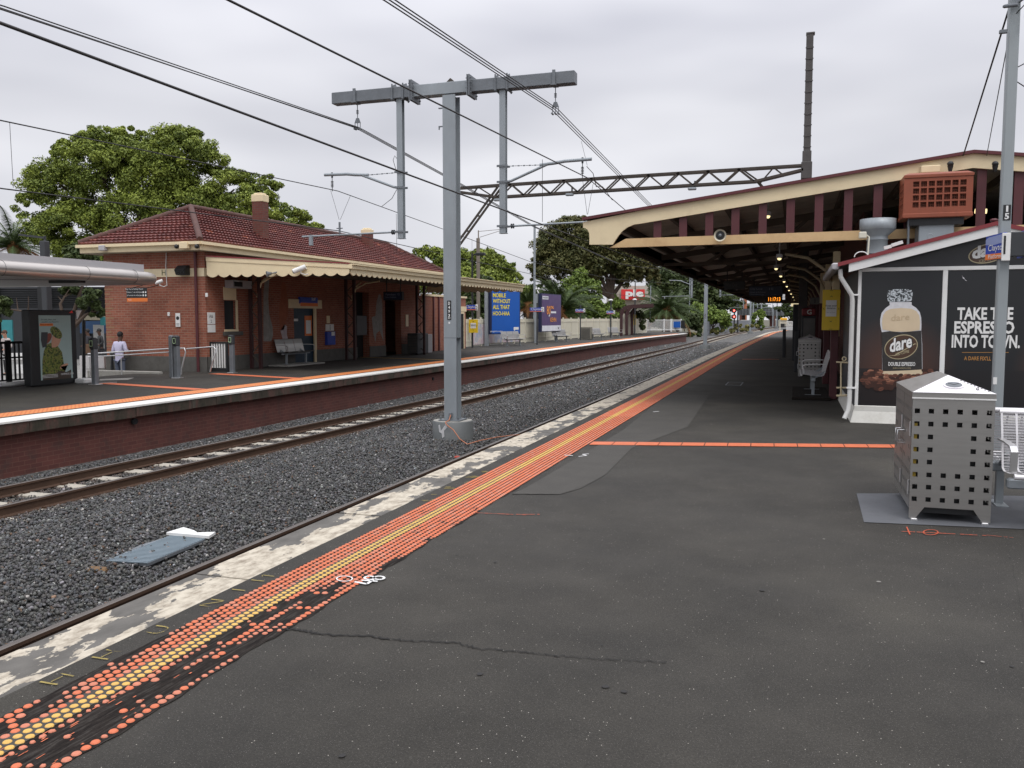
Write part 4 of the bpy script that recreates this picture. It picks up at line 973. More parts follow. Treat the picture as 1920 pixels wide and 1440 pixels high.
def lattice(x, y, zt, w=.42, d=.06, parent=None):
    b = MB(); ha = math.atan2(1, 0)
    for s in (-1, 1): b.box(x+s*w/2-d/2, x+s*w/2+d/2, y-d/2, y+d/2, 0, zt)
    b.build('column', mat('dark_maroon_post', (.04, .012, .012), .6) if 'dark_maroon_post' not in bpy.data.materials else bpy.data.materials['dark_maroon_post'], parent); c = MB(); n = 8
    for i in range(n):
        z0, z1 = .12+i*(zt-.3)/n, .12+(i+1)*(zt-.3)/n; s = 1 if i % 2 else -1
        c.bar((x-s*w/2, y, z0), (x+s*w/2, y, z1), .02, .035)
    c.build('column_lacing', BLACK if False else RAFTER, parent)
for (u, v) in ((481, 687), (658, 674), (789, 664)):
    p = at(u, v, Z=0); p.y -= (1.1 if u < 500 else .35); p.x = at(u, v, Y=p.y).x; lattice(p.x, p.y, 3.2, .34 if u < 500 else .36, .10, ve)
    pts = [(p.x+.1, p.y+.0, 2.35), (p.x+.25, p.y, 2.8), (p.x+.7, p.y, 3.02), (p.x+1.3, p.y, 3.1)]
    MB().tube(pts, .03, 6).build('bracket', CREAM, ve)
    pts = [(p.x, p.y+.1, 2.35), (p.x, p.y+.35, 2.85), (p.x, p.y+.9, 3.12)]; MB().tube(pts, .03, 6).build('bracket', CREAM, ve)
t = cctv(550, 509, 573, 500, 22.2, at(578, 514, Y=22.33), 'white security camera fixed on the cream verandah end valance', .075)
p = at(500, 514, Y=22.1); t = thing('loudspeaker', 'small horn loudspeaker hanging at the verandah end valance', 'loudspeaker', p)
b = MB(); b.tube([p, p+Vector((.1, .12, .03))], [.09, .03], 12); b.build('horn', GALVD, t); b = MB(); b.tube([p+Vector((.1, .12, .03)), (p.x+.25, 22.35, p.z+.08)], .02, 6); b.build('bracket', GALVD, t)
# things on the wall under the verandah
def on_wall(name, u0, v0, u1, v1, m, label, cat, d=.04, Xp=XF):
    a, c = at(u0, v0, X=Xp), at(u1, v1, X=Xp); t = thing(name, label, cat, (Xp, (a.y+c.y)/2, c.z))
    b = MB(); b.bbox(Xp+.002, Xp+d, a.y, c.y, min(a.z, c.z), max(a.z, c.z), .004); b.build('panel', m, t); return t, a, c
t, a, c = on_wall('air_conditioner', 421, 525, 458, 542, SILV2, 'grey window air conditioner above the small window under verandah', 'air conditioner', .3)
MB().box(XF+.3, XF+.305, a.y+.08, (a.y+c.y)/2, c.z+.05, a.z-.05).build('grille', BLACK, t)
t, a, c = on_wall('blue_sign', 559, 557, 592, 570, BLUE, 'blue sign with orange band above the dark blue door', 'sign', .09)
MB().box(XF+.09, XF+.094, a.y, c.y, c.z-.09, c.z+.03).build('orange_band', ORSIGN, t)
b = MB(); b.text('Staff', (XF+.095, (a.y+c.y)/2+.3, c.z+.18), .16, (0, 1, 0)); b.build('lettering', WHITE, t)
t, a, c = on_wall('phone_cabinet', 609, 622, 624, 646, BLUE, 'blue help point cabinet on brick wall right of the door', 'cabinet', .12)
MB().box(XF+.12, XF+.125, (a.y+c.y)/2, c.y-.05, c.z+.35, c.z+.5).build('label_plate', WHITE, t)
t, a, c = on_wall('wall_notice', 610, 608, 625, 620, WHITE, 'white notice fixed right above the blue help point cabinet', 'notice', .03)
b = MB(); b.text('i', (XF+.034, (a.y+c.y)/2, (a.z+c.z)/2), .3, (0, 1, 0), bold=.02); b.build('lettering', BLACK, t)
on_wall('wall_notice', 612, 592, 618, 606, CREAM, 'narrow cream notice above the white information notice', 'notice', .02)
on_wall('wall_notice', 760, 590, 765, 612, CREAM, 'narrow pale notice on wall near the vent cabinet', 'notice', .03)
on_wall('wall_panel', 667, 592, 686, 628, DKGREY, 'dull grey notice panel in the arched recess under verandah', 'panel', .05)
# murals (generic painted figures)
MURG = mat('grey_mural_paint', (.26, .25, .23), .8, 0, .5, 6); MURO = mat('orange_mural_paint', (.28, .09, .045), .8, 0, .5, 6); MURW = mat('pale_mural_paint', (.42, .36, .38), .8, 0, .4, 6)
def mural(name, pix, m, label, Xp=XF+.004):
    b = MB(); b.poly([at(u, v, X=Xp) for u, v in pix]); return tag(b.build(name, m, loc=at(*pix[0], X=Xp)), label, 'mural')
mural('mural', [(494, 640), (494, 545), (497, 525), (505, 525), (503, 560), (505, 590), (511, 612), (512, 628), (509, 640)], MURG, 'grey painted figure mural on wall behind the steel bench')
mural('mural', [(527, 620), (522, 590), (526, 560), (528, 530), (535, 530), (539, 560), (540, 590), (535, 605), (532, 618)], MURO, 'orange painted figure mural on wall left of the door')
mural('mural', [(531, 640), (526, 620), (533, 608), (538, 612), (538, 628), (541, 640)], MURW, 'pale blue lower part of mural right of the orange figure')
mural('mural', [(704, 642), (700, 625), (697, 595), (704, 592), (706, 566), (710, 552), (714, 552), (717, 570), (717, 610), (719, 640), (712, 620), (706, 625)], MURG, 'white ghostly figure mural between the dark openings under verandah')
# next train display under verandah
p = at(738, 555, Y=31); t = thing('train_display', 'dark blue next train display hanging under the far verandah', 'display', p)
b = MB(); b.bbox(p.x-.42, p.x+.42, p.y-.08, p.y+.08, p.z-.17, p.z+.17, .01); b.build('case', BLACK, t)
b = MB(); b.box(p.x-.38, p.x+.38, p.y-.084, p.y-.08, p.z-.13, p.z+.13); b.build('screen', mat('dim_blue_screen', (.01, .02, .05), .3), t)
b = MB(); b.text('Pakenham  12', (p.x, p.y-.088, p.z+.06), .11); b.text('Stops all stations', (p.x-.08, p.y-.088, p.z-.05), .07); b.build('lettering', mat('dim_white_text', (.25, .3, .38), .5), t)
b = MB(); b.tube([(p.x-.3, p.y, p.z+.17), (p.x-.3, p.y, 3.2)], .02, 6); b.tube([(p.x+.3, p.y, p.z+.17), (p.x+.3, p.y, 3.2)], .02, 6); b.build('hanger', BLACK, t)
# ================================================================ furniture on the far platform
def make_bench(name, L_, label, m=STEEL, arm=True, plinth=False, perf=False):
    "bench in local space: length along x, seat opens towards -y, origin on the floor"
    t = thing(name, label, 'bench', (0, 0, 0)); n = max(2, int(L_/.55))
    prof = [(-.24, .43), (-.22, .45), (-.05, .425), (.14, .41), (.20, .43)]; bp = [(.20, .43), (.235, .55), (.27, .70), (.32, .86), (.345, .875)]
    def sheetp(pr, x0, x1, b):
        for (y0, z0), (y1, z1) in zip(pr, pr[1:]):
            b.poly([(x0, y0, z0), (x1, y0, z0), (x1, y1, z1), (x0, y1, z1)]); b.poly([(x0, y1, z1-.008), (x1, y1, z1-.008), (x1, y0, z0-.008), (x0, y0, z0-.008)])
    def slots(pr, x0, x1, b, step):
        pts = [Vector((0, y, z)) for y, z in pr]; 
        for (p, q) in zip(pts, pts[1:]):
            k = max(1, int((q-p).length/step)); d = (q-p).normalized()*(step*.33)
            for i in range(k):
                c = p.lerp(q, (i+.5)/k)
                for (xa, xb) in ((x0, x1),): b.raw([(xa, (c-d).y, (c-d).z), (xb, (c-d).y, (c-d).z), (xb, (c+d).y, (c+d).z), (xa, (c+d).y, (c+d).z)], [(0, 1, 2, 3), (3, 2, 1, 0)])
    w = L_/n
    for nm, pr in (('seat', prof), ('backrest', bp)):
        b = MB()
        for i in range(n):
            x0, x1 = -L_/2+i*w+.012, -L_/2+(i+1)*w-.012
            if perf:
                slots(pr, x0, x1, b, .022)
                for xx in np.arange(x0, x1+.001, (x1-x0)/6): 
                    for (y0, z0), (y1, z1) in zip(pr, pr[1:]): b.bar((xx, y0, z0+.001), (xx, y1, z1+.001), .016, .004)
            else: sheetp(pr, x0, x1, b)
        if perf:
            y, z = pr[-1] if nm == 'backrest' else pr[0]; b.tube([(-L_/2, y, z), (L_/2, y, z)], .022, 8)
        b.build(nm, m, t)
    b = MB(); b.bbox(-L_/2, L_/2, -.04, .04, .30, .38, .012) if perf else b.box(-L_/2, L_/2, -.03, .03, .34, .39); b.build('beam', GALV, t)
    for s in (-1, 1):
        x = s*(L_/2-.25); b = MB(); b.box(x-.03, x+.03, -.03, .03, .01, .34); b.box(x-.05, x+.05, -.16, .16, 0, .012); b.build('leg', GALV, t)
        b = MB(); b.bar((x, .02, .36), (x, .24, .50), .03, .04); b.build('back_support', GALV, t)
    if arm:
        for s in (-1, 1):
            x = s*(L_/2+.0); b = MB(); pts = [(x, .25, .66), (x, .05, .665), (x, -.16, .655), (x, -.215, .62), (x, -.20, .46)]
            for p, q in zip(pts, pts[1:]): b.bar(p, q, .05, .014)
            b.build('armrest', STEELB, t)
    return t
bn = make_bench('bench', 1.75, 'stainless steel bench under verandah in front of the painted murals')
p = at(525, 684, Z=0); bn.location = (-16.75, p.y+.1, .05); bn.rotation_euler = (0, 0, math.pi/2)
MB().bbox(-17.1, -16.3, p.y-1.1, p.y+1.3, 0, .05, .01).build('slab', CONC); tag(bpy.data.objects['slab'], 'thin concrete slab under the verandah bench', 'slab')
for (u, v, lab) in ((963, 648.5, 'silver bench in front of the cream fence under the blue billboard'), (1053, 640.5, 'silver bench in front of the cream fence under the purple billboard'), (1120, 636.5, 'silver bench against cream fence between the slatted bin and sign post'), (1154, 632.3, 'silver bench at the left foot of the maroon curved shelter')):
    p = at(u, v, Z=0); c = dup(bn, (p.x, p.y, 0), R(70), lab, 'silver benches along the far platform')
bn['group'] = 'silver benches along the far platform'
# slatted cabinets
def slat_box(name, u0, u1, v, vt, dep, m, label, cat, cols=1):
    p, q = at(u0, v, Z=0), at(u1, v, Z=0); Y = p.y; q = at(u1, v, Y=Y); zt = zat(u0, vt, Y=Y); t = thing(name, label, cat, ((p.x+q.x)/2, Y, 0))
    MB().bbox(p.x, q.x, Y, Y+dep, .04, zt, .015).build('body', m, t); b = MB()
    n = int(zt/.085); w = (q.x-p.x)/cols
    for c in range(cols):
        for i in range(n): b.box(p.x+c*w+.03, p.x+(c+1)*w-.03, Y-.012, Y-.001, .1+i*(zt-.18)/n, .1+(i+.6)*(zt-.18)/n)
    b.build('slats', DKGREY if cols > 1 else BLUEST, t); return t
slat_box('vent_cabinet', 784, 803, 663, 627, .5, SILV2, 'grey louvred vent cabinet under verandah left of the big mast', 'cabinet', 2)
slat_box('dark_bin_store', 764, 783, 665, 625, 1.2, DKGREY, 'dark cabinet beside the louvred vent cabinet under verandah', 'cabinet', 1)
slat_box('slatted_bin', 1089, 1107, 637, 613, .7, mat('weathered_slats', (.2, .19, .15), .8), 'brown slatted bin enclosure beside a sign pole on far platform', 'bin')
# cream fence
t = thing('cream_fence', 'cream corrugated fence panels behind benches on the far platform', 'fence', (-19, 60, 0))
fp = [at(868, 653, Z=0), at(918, 647, Z=0), at(1005, 641.5, Z=0), at(1085, 634.5, Z=0), at(1168, 628, Z=0), at(1212, 624.5, Z=0)]
for i, (p, q) in enumerate(zip(fp, fp[1:])):
    d = q-p; n = int(d.length/.12); nr = Vector((-d.y, d.x, 0)).normalized()*.03; vs_ = []
    h = 1.62
    for k in range(n+1): v = p.lerp(q, k/n)+nr*(1 if k % 2 else -1); vs_ += [(v.x, v.y, .06), (v.x, v.y, h)]
    b = MB(); b.raw(vs_, [(2*k, 2*k+2, 2*k+3, 2*k+1) for k in range(n)]); b.build('fence_panel', CREAMP, t)
    m_ = int(d.length/2.4)+1
    for k in range(m_):
        v = p.lerp(q, k/m_); MB().box(v.x-.05, v.x+.05, v.y-.12, v.y-.02, 0, 1.72).build('post', CREAMP, t)
    for z in (.35, 1.4): b = MB(); b.bar(p+Vector((0, -.07, z)), q+Vector((0, -.07, z)), .05, .07); b.build('rail', CREAMP, t)
# graffiti sprayed on the fence
def grafm():
    m, t, N, L, bs = newmat('faded_graffiti'); tcn = N.new('ShaderNodeTexCoord'); s = tcn.outputs['Object']
    c = ramp(N, L, noise(N, L, s, .9, 6, .7), ((.38, (.58, .55, .46)), (.46, (.50, .36, .42)), (.53, (.60, .56, .50)), (.60, (.33, .38, .52)), (.68, (.58, .50, .34))))
    L.new(c, bs.inputs['Base Color']); bs.inputs['Roughness'].default_value = .7; return m
v0, v1 = fp[0].lerp(fp[1], .3), fp[1].lerp(fp[2], .6); GR = grafm()
for k, (p_, q_) in enumerate(((v0, fp[1]), (fp[1], v1))):
    d_ = (q_-p_).normalized(); nn = Vector((d_.y, -d_.x, 0))*.05; b = MB(); b.poly([p_+nn+Vector((0, 0, .12)), q_+nn+Vector((0, 0, .12)), q_+nn+Vector((0, 0, 1.25-.25*k)), p_+nn+Vector((0, 0, 1.35))])
    tag(b.build('graffiti', GR, loc=p_), 'faded multicoloured graffiti on fence %s' % ('between yellow sign and blue billboard' if not k else 'low below the blue billboard'), 'graffiti')
# white railing at the platform end
t = thing('end_railing', 'white picket railing across the far end of the far platform', 'fence', at(1245, 621, Z=0))
p, q = at(1212, 622.5, Z=0), at(1277, 621.5, Z=0); hz = 1.45
b = MB(); b.bar(p+Vector((0, 0, hz)), q+Vector((0, 0, hz)), .07, .07); b.bar(p+Vector((0, 0, .25)), q+Vector((0, 0, .25)), .07, .07); b.build('rail', WHITE, t)
b = MB(); n = 34
for i in range(n): v = p.lerp(q, i/n); b.box(v.x-.025, v.x+.025, v.y-.02, v.y+.02, .1, hz)
b.build('pickets', WHITE, t)
for k in (0, .5, .7, .72, 1): v = p.lerp(q, k); MB().box(v.x-.07, v.x+.07, v.y-.07, v.y+.07, 0, hz+.12).build('post', WHITE, t)
v = p.lerp(q, .8); b = MB(); b.bbox(v.x-.2, v.x+.75, v.y-.12, v.y-.08, .5, 1.25, .01); b.build('blue_notice', BLUEB, t); b = MB(); b.bbox(v.x+.8, v.x+1.3, v.y-.12, v.y-.08, .4, 1.4, .01); b.build('black_notice', BLACK, t)
# curved maroon shelter
sp = at(1165, 630, Z=0); t = thing('curved_shelter', 'maroon curved rib waiting shelter near the far end of far platform', 'shelter', sp)
for i, (u, v) in enumerate(((1165, 630), (1175, 629), (1185, 628))):
    p = at(u, v, Z=0); D = float(np.dot(np.array(p)-[0, 0, EYE], W_)); 
    pts = [p]+[at(u+a, vv, D=D) for a, vv in ((0, 600), (0, 590), (2, 582), (9, 576-i*.6), (22, 574+i), (40, 573.5), (60-i*10, 572+i))]
    b = MB(); 
    for a, c in zip(pts, pts[1:]): b.bar(a, c, .24, .30)
    b.build('rib', bpy.data.materials['dark_maroon_post'], t)
pa = [at(1168, 588, D=84), at(1176, 577, D=84), at(1222, 572, D=84), at(1225, 573, D=95), at(1185, 578, D=95), at(1178, 588, D=95)]
b = MB(); b.poly([pa[0], pa[1], pa[4], pa[5]]); b.poly([pa[1], pa[2], pa[3], pa[4]]); b.build('roof_sheet', MAROON, t)
b = MB(); 
for (u0, u1) in ((1168, 1172), (1177, 1182)): b.poly([at(u0, 629, D=87), at(u1, 629, D=87), at(u1, 588, D=87), at(u0, 588, D=87)])
b.build('glazing', CREAMP, t)
# platform name signs on posts
def name_sign(u, v, vs0, vs1, w, label):
    p = at(u, v, Z=0); t = thing('platform_sign', label, 'sign', p, 'blue platform signs on poles'); zt, zb_ = at(u, vs0, Y=p.y).z, at(u, vs1, Y=p.y).z
    MB().tube([(p.x, p.y, 0), (p.x, p.y, zt+.3)], .05, 8).build('pole', DKGREY, t)
    b = MB(); b.bbox(p.x-w*.6, p.x+w*.4, p.y-.1, p.y-.04, zb_, zt, .01); b.build('panel', BLUE, t); MB().box(p.x-w*.6, p.x+w*.4, p.y-.105, p.y-.1, zb_+.02, zb_+(zt-zb_)*.22).build('orange_band', ORSIGN, t)
    b = MB(); b.bbox(p.x+w*.4, p.x+w*.62, p.y-.11, p.y-.03, zb_, zt+.03, .01); b.build('number_tab', WHITE, t)
    b = MB(); b.text('Clayton', (p.x-w*.05, p.y-.107, (zt*.6+zb_*.4)), .22); b.build('lettering', WHITE, t)
    b = MB(); b.text('2', (p.x+w*.51, p.y-.112, (zt+zb_)/2), .3); b.build('number', BLACK, t)
name_sign(886, 652, 572, 582, .55, 'blue platform sign on pole above the yellow distancing sign')
name_sign(1007, 646.5, 577, 585, .75, 'blue platform sign on pole between the blue and purple billboards')
name_sign(1088, 638, 579.5, 586, .6, 'blue platform sign on pole left of the slatted bin')
name_sign(1145, 633, 583, 589, .6, 'blue platform sign on pole just left of the maroon shelter')
def ysign(t, x, y, z0, z1, x0, x1, parent=None):
    b = MB(); b.bbox(x0, x1, y-.03, y, z0, z1, .004); b.build('panel', SIGNY, t)
    w = x1-x0; h = z1-z0; b = MB(); b.box(x0+w*.2, x1-w*.2, y-.036, y-.031, z0+h*.34, z1-h*.26); b.build('notice', WHITE, t)
    b = MB()
    for s, a, c in (('Keep your', .5, .60), ('distance', .5, .545)): b.text(s, (x0+w*a, y-.04, z0+h*c), w*.15, bold=.01)
    b.text('Please stay 1.5m apart', (x0+w*.5, y-.04, z0+h*.44), w*.055)
    for dx, dz, rt, up in ((.5, .83, (1, 0, 0), (0, 0, 1)), (.5, .22, (-1, 0, 0), (0, 0, -1)), (.1, .53, (0, 0, 1), (-1, 0, 0)), (.9, .53, (0, 0, -1), (1, 0, 0))):
        c = Vector((x0+w*dx, y-.034, z0+h*dz)); r_, u_ = Vector(rt), Vector(up)
        for s in (-1, 1): b.bar(c+u_*w*.05, c+r_*s*w*.06-u_*w*.03, .004 if False else w*.022, w*.022)
    b.box(x0+w*.4, x0+w*.6, y-.034, y-.031, z1-h*.03, z1-h*.02); b.box(x0+w*.4, x0+w*.6, y-.034, y-.031, z0+h*.02, z0+h*.03)
    b.build('lettering', BLACK, t)
p = at(886, 652, Z=0); t = thing('distancing_sign', 'yellow keep your distance sign on dark post beside the brick annex', 'sign', p)
x0, x1 = at(878, 610, Y=p.y-.2).x, at(895, 610, Y=p.y-.2).x; ysign(t, p.x, p.y-.1, zat(886, 624, Y=p.y-.1), zat(886, 599, Y=p.y-.1), x0, x1)
b = MB(); b.tube([(p.x, p.y-.07, 0), (p.x, p.y-.07, 1.6)], .04, 6); b.build('post', BLACK, t)
p = at(1190, 628, Z=0); t = thing('distancing_sign', 'small yellow distancing signs on pole right of the maroon shelter', 'sign', p)
b = MB(); b.bbox(p.x-.11, p.x+.11, p.y-.06, p.y-.03, 1.0, 1.55, .004); b.bbox(p.x-.11, p.x+.11, p.y-.06, p.y-.03, 1.6, 2.05, .004); b.build('panel', SIGNY, t); MB().tube([p, (p.x, p.y, 5.2)], .05, 6).build('pole', BLACK, t)
# billboards
def billboard(name, label, c_tl, c_tr, c_br, c_bl, Dl, Dr, m, legs):
    a, b_, c, d = at(*c_tl, D=Dl), at(*c_tr, D=Dr), at(*c_br, D=Dr), at(*c_bl, D=Dl)
    b_.z = max(b_.z, a.z) if False else b_.z
    zt = (a.z+b_.z)/2; zb_ = (c.z+d.z)/2; xl, yl = (a.x+d.x)/2, (a.y+d.y)/2; xr, yr = (b_.x+c.x)/2, (b_.y+c.y)/2
    org = Vector((xl, yl, zb_)); r = Vector((xr-xl, yr-yl, 0)); W = r.length; r.normalize(); n = Vector((r.y, -r.x, 0)); H = zt-zb_
    t = thing(name, label, 'billboard', (xl, yl, 0))
    def Q(s, h, k=0.): return org+r*W*s+Vector((0, 0, H*h))+n*k
    b = MB(); b.prism([Q(-.03, -.02, .0), Q(1.03, -.02, .0), Q(1.03, 1.02, .0), Q(-.03, 1.02, .0)], n*-.22); b.build('frame', mat('navy_frame', (.015, .02, .06), .5), t)
    b = MB(); b.poly([Q(0, 0, .01), Q(1, 0, .01), Q(1, 1, .01), Q(0, 1, .01)]); b.build('poster', m, t)
    for s in legs:
        p = org+r*W*s-n*.3; MB().box(p.x-.1, p.x+.1, p.y-.1, p.y+.1, 0, zt).build('post', GALV, t)
    return t, Q, r, W, H, n
t, Q, r, W, H, n = billboard('billboard', 'blue billboard with big yellow capitals MOBILE WITHOUT ALL THAT HOO-HAA', (922, 541), (974, 545), (974, 624), (922, 626), 51, 52.6, BLUEB, (-.06,))
YT = mat('yellow_print', (.82, .68, .05), .45, 0, .03); b = MB()
for s, h, w_ in (('MOBILE', .865, .46), ('WITHOUT', .735, .62), ('ALL THAT', .60, .60), ('HOO-HAA', .455, .60)):
    b.text(s, Q(.03+w_/2, h, .025), 1, r, bold=.022, width=W*w_, height=H*.095)
b.build('lettering', YT, t)
b = MB(); b.text('aussie broadband', Q(.90, .97, .025), .12, r); b.text('amaysim.com.au', Q(.16, .045, .025), .16, r); b.poly([Q(.78, .08, .02), Q(.96, .08, .02), Q(.96, .14, .02), Q(.78, .14, .02)]); b.poly([Q(.79, .055, .02), Q(.85, .08, .02), Q(.79, .08, .02)]); b.build('white_print', WHITE, t)
t, Q, r, W, H, n = billboard('billboard', 'purple billboard with orange lettering and white foot strip', (1016, 550), (1051, 555), (1051, 619), (1016, 622), 57.5, 61, PURPLE, (-.08, .98))
b = MB(); b.poly([Q(0, 0, .02), Q(1, 0, .02), Q(1, .15, .02), Q(0, .15, .02)]); b.poly([Q(.01, .86, .02), Q(.32, .86, .02), Q(.32, .95, .02), Q(.01, .95, .02)]); b.poly([Q(.45, .49, .02), Q(.74, .49, .02), Q(.74, .54, .02), Q(.45, .54, .02)])
b.poly([Q(.36, .38, .02), Q(.42, .44, .02), Q(.4, .48, .02), Q(.34, .42, .02)]); b.box(Q(.7, .92).x, Q(.7, .92).x+.001, 0, .001, 0, .001); b.build('white_print', mat('pale_print', (.72, .74, .78), .5), t)
b = MB(); b.text('80', Q(.33, .57, .03), 1, r, bold=.015, width=W*.2, height=H*.24); b.text('%', Q(.52, .65, .03), 1, r, bold=.02, width=W*.18, height=H*.08); b.text('KEVIN', Q(.58, .31, .03), 1, r, bold=.015, width=W*.32, height=H*.12); b.build('lettering', mat('orange_print', (.85, .33, .05), .5), t)
b = MB(); b.text('FINDER', Q(.165, .905, .03), 1, r, width=W*.26, height=H*.045); b.text('V.', Q(.88, .075, .03), 1, r, bold=.03, width=W*.12, height=H*.08); b.build('dark_print', BLACK, t)
# small A-type plates below billboards
for (u, v, D, lab) in ((944, 631, 60, 'small dark plate with pale letters below the blue billboard'), (1031, 626.5, 68, 'small dark plate with pale letters below the purple billboard')):
    p = at(u, v, D=D); t = thing('letter_plate', lab, 'plate', p); MB().bbox(p.x-.15, p.x+.15, p.y-.03, p.y, p.z-.17, p.z+.17, .005).build('panel', mat('slate_panel', (.06, .075, .10), .6), t); b = MB(); b.text('API', (p.x, p.y-.035, p.z), .2, bold=.02); b.build('lettering', WHITE, t)
# grey timber frame beyond the fence
t = thing('timber_frame', 'weathered grey-green timber post frame beyond the cream fence', 'frame', at(1112, 600, D=85))
for u in (1110, 1123):
    a, c = at(u, 566, D=86), at(u, 605, D=86); MB().bar(c, a, .25, .2).build('post', mat('grey_green_timber', (.25, .30, .27), .8), t)
for v, u0, u1 in ((567, 1104, 1131), (589, 1106, 1133)): MB().bar(at(u0, v, D=85.8), at(u1, v+.8, D=85.8), .12, .12).build('beam', bpy.data.materials['grey_green_timber'], t)
# ================================================================ near platform furniture
# steel bin
t = thing('steel_bin', 'large stainless steel double bin with square punched holes and white sloped lid', 'bin', (1.23, 8.1, 0))
bx0, bx1, by0, by1 = .935, 1.532, 7.57, 8.72
z0, zt = .03, zat(1712, 746, Y=by0); z0 = .02
W_b = bx1-bx0; hz_ = zt-.10
rows = [zat(1710, v, Y=by0) for v in (770, 794, 818, 842, 865, 889, 912, 935)]
cols_ = [bx0+W_b*f for f in (.062, .235, .41, .585, .76, .935)]
def punched(b, plane, c, a0, a1, zb_, z1, cs, rs, skip, hw, hh, thick, foot=True):
    holes = [(x-hw, x+hw, z-hh, z+hh) for j, z in enumerate(rs) for i, x in enumerate(cs) if not (j in (2, 3, 4) and i in skip)]
    walls(b, plane, c, thick, a0, a1, zb_, z1, holes)
b = MB(); fz = .16
punched(b, 'y', by0, bx0, bx1, fz, zt, cols_, rows, (2, 3), .0195, .0195, .012)
# feet cut-out
b.poly([(bx0, by0, z0), (bx0+.05, by0, z0), (bx0+.115, by0, fz-.045), (bx1-.125, by0, fz-.045), (bx1-.06, by0, z0), (bx1, by0, z0), (bx1, by0, fz), (bx0, by0, fz)])
b.build('front_panel', STEEL, t)
b = MB(); ym = by0+(by1-by0)*.48
for (ya_, yb_) in ((by0+.012, ym-.008), (ym+.008, by1)):
    cs = [ya_+(yb_-ya_)*f for f in (.1, .26, .42, .58, .74, .9)]
    bb = MB(); punched(bb, 'x', bx0, ya_, yb_, .10, zt, cs, rows, (2, 3), .0195, .0195, .012); bb.build('door', STEEL, t)
    h = (ya_+.06 if ya_ > by0+.1 else yb_-.06); hb = MB(); zc = .63
    hb.tube([(bx0, h, zc+.055), (bx0-.05, h-.005, zc+.055), (bx0-.055, h-.005, zc-.055), (bx0, h, zc-.055)], .006, 6); hb.build('handle', STEELB, t)
    for zz in (.27, .75): hb = MB(); hb.tube([(bx0-.008, ya_+.02, zz-.06), (bx0-.008, ya_+.02, zz+.06)], .008, 6); hb.build('hinge', STEELB, t)
b = MB(); punched(b, 'x', bx1, by0+.012, by1, .10, zt, [by0+(by1-by0)*(i+.5)/12 for i in range(12)], rows, (), .0195, .0195, -.012); walls(b, 'y', by1, -.01, bx0, bx1, .1, zt, []); b.build('rear_panel', STEEL, t)
b = MB(); b.box(bx0+.05, bx1-.06, by0+.05, ym-.03, .06, zt-.12); b.box(bx0+.05, bx1-.06, ym+.03, by1-.04, .06, zt-.12); b.build('inner_bin', BLACK, t)
b = MB(); b.box(bx0+.02, bx0+.045, by0+.022, by0+.045, .35, .80); b.build('yellow_liner', mat('ochre_plastic', (.25, .17, .01), .6), t)
zl = zat(1712, 735, Y=by0); b = MB(); b.box(bx0-.004, bx1+.004, by0-.004, by0+.01, zt+.004, zl); b.box(bx0-.004, bx0+.01, by0+.01, by1, zt+.004, zl); b.box(bx1-.01, bx1+.004, by0+.01, by1, zt+.004, zl); b.build('rim_band', STEEL, t)
b = MB(); b.box(bx0-.006, bx1+.006, by0-.009, by0-.004, zt-.004, zt+.006); b.build('edge_trim', WHITE, t)
ap = at(1778, 703, Y=by0+.30); ridge = ap.z; cx = (bx0+bx1)/2
lidm = mat('white_enamel_lid', (.72, .70, .72), .4, 0, .04, 2)
b = MB(); e = .006; b.poly([(bx0-e, by0-.01, zl), (bx1+e, by0-.01, zl), (cx, by0+.30, ridge)]); b.build('front_lid', lidm, t)
b = MB(); b.poly([(bx0-e, by0-.01, zl), (cx, by0+.30, ridge), (cx, by1-.3, ridge), (bx0-e, by1, zl)]); b.poly([(bx1+e, by0-.01, zl), (bx1+e, by1, zl), (cx, by1-.3, ridge), (cx, by0+.30, ridge)]); b.poly([(bx0-e, by1, zl), (cx, by1-.3, ridge), (bx1+e, by1, zl)]); b.build('side_lid', STEEL, t)
s3 = Vector((0, .31, ridge-zl)).normalized(); c3 = Vector((cx+.015, by0-.01, zl))+s3*.135; nn = Vector((0, -s3.z, s3.y))
def discp(r1, k, rr=1.0): return [c3+Vector((1, 0, 0))*r1*math.cos(a)+s3*r1*rr*math.sin(a)+nn*k for a in np.linspace(0, 2*math.pi, 25)[:-1]]
b = MB(); b.prism(discp(.078, .001, .8), nn*.008); b.build('hole_rim', lidm, t); b = MB(); b.poly(discp(.062, .0105, .8)); b.build('hole_flap', GALVD, t)
b = MB()
for sgn, a0 in ((1, 0), (-1, .6)): b.bar(c3+nn*.013, c3+nn*.013+Vector((.04*sgn, 0, 0))+s3*.02, .003, .002)
for i in range(9): q = Vector((bx1+e, by0-.01, zl)).lerp(Vector((cx, by0+.30, ridge)), .12+.07*i); b.bar(q+Vector((-.01, 0, .002)), q+Vector((-.022, 0, .004)), .008, .003)
q = c3+Vector((.165, 0, 0))-s3*.06; 
for k in range(2): b.tube([q+Vector((.012*k+.01*math.cos(a), 0, 0))+s3*.02*math.sin(a)+nn*.004 for a in np.linspace(1.9, 4.4, 6)], .0025, 4)
b.build('lid_marks', BLACK, t)
for x in (bx0+.03, bx1-.05):
    b = MB(); b.bbox(x-.015, x+.035, by0-.02, by0+.05, 0, .02, .004); b.build('foot', STEELB, t)
# bench at right
rb = make_bench('bench', 2.0, 'white perforated metal bench with armrest at the right edge beside the steel bin', mat('white_powder_coat', (.62, .61, .62), .4, .2, .04), True, perf=True)
p = at(1895, 896, Z=.42); rb.location = (p.x+1.0+.02, p.y+.22, 0)
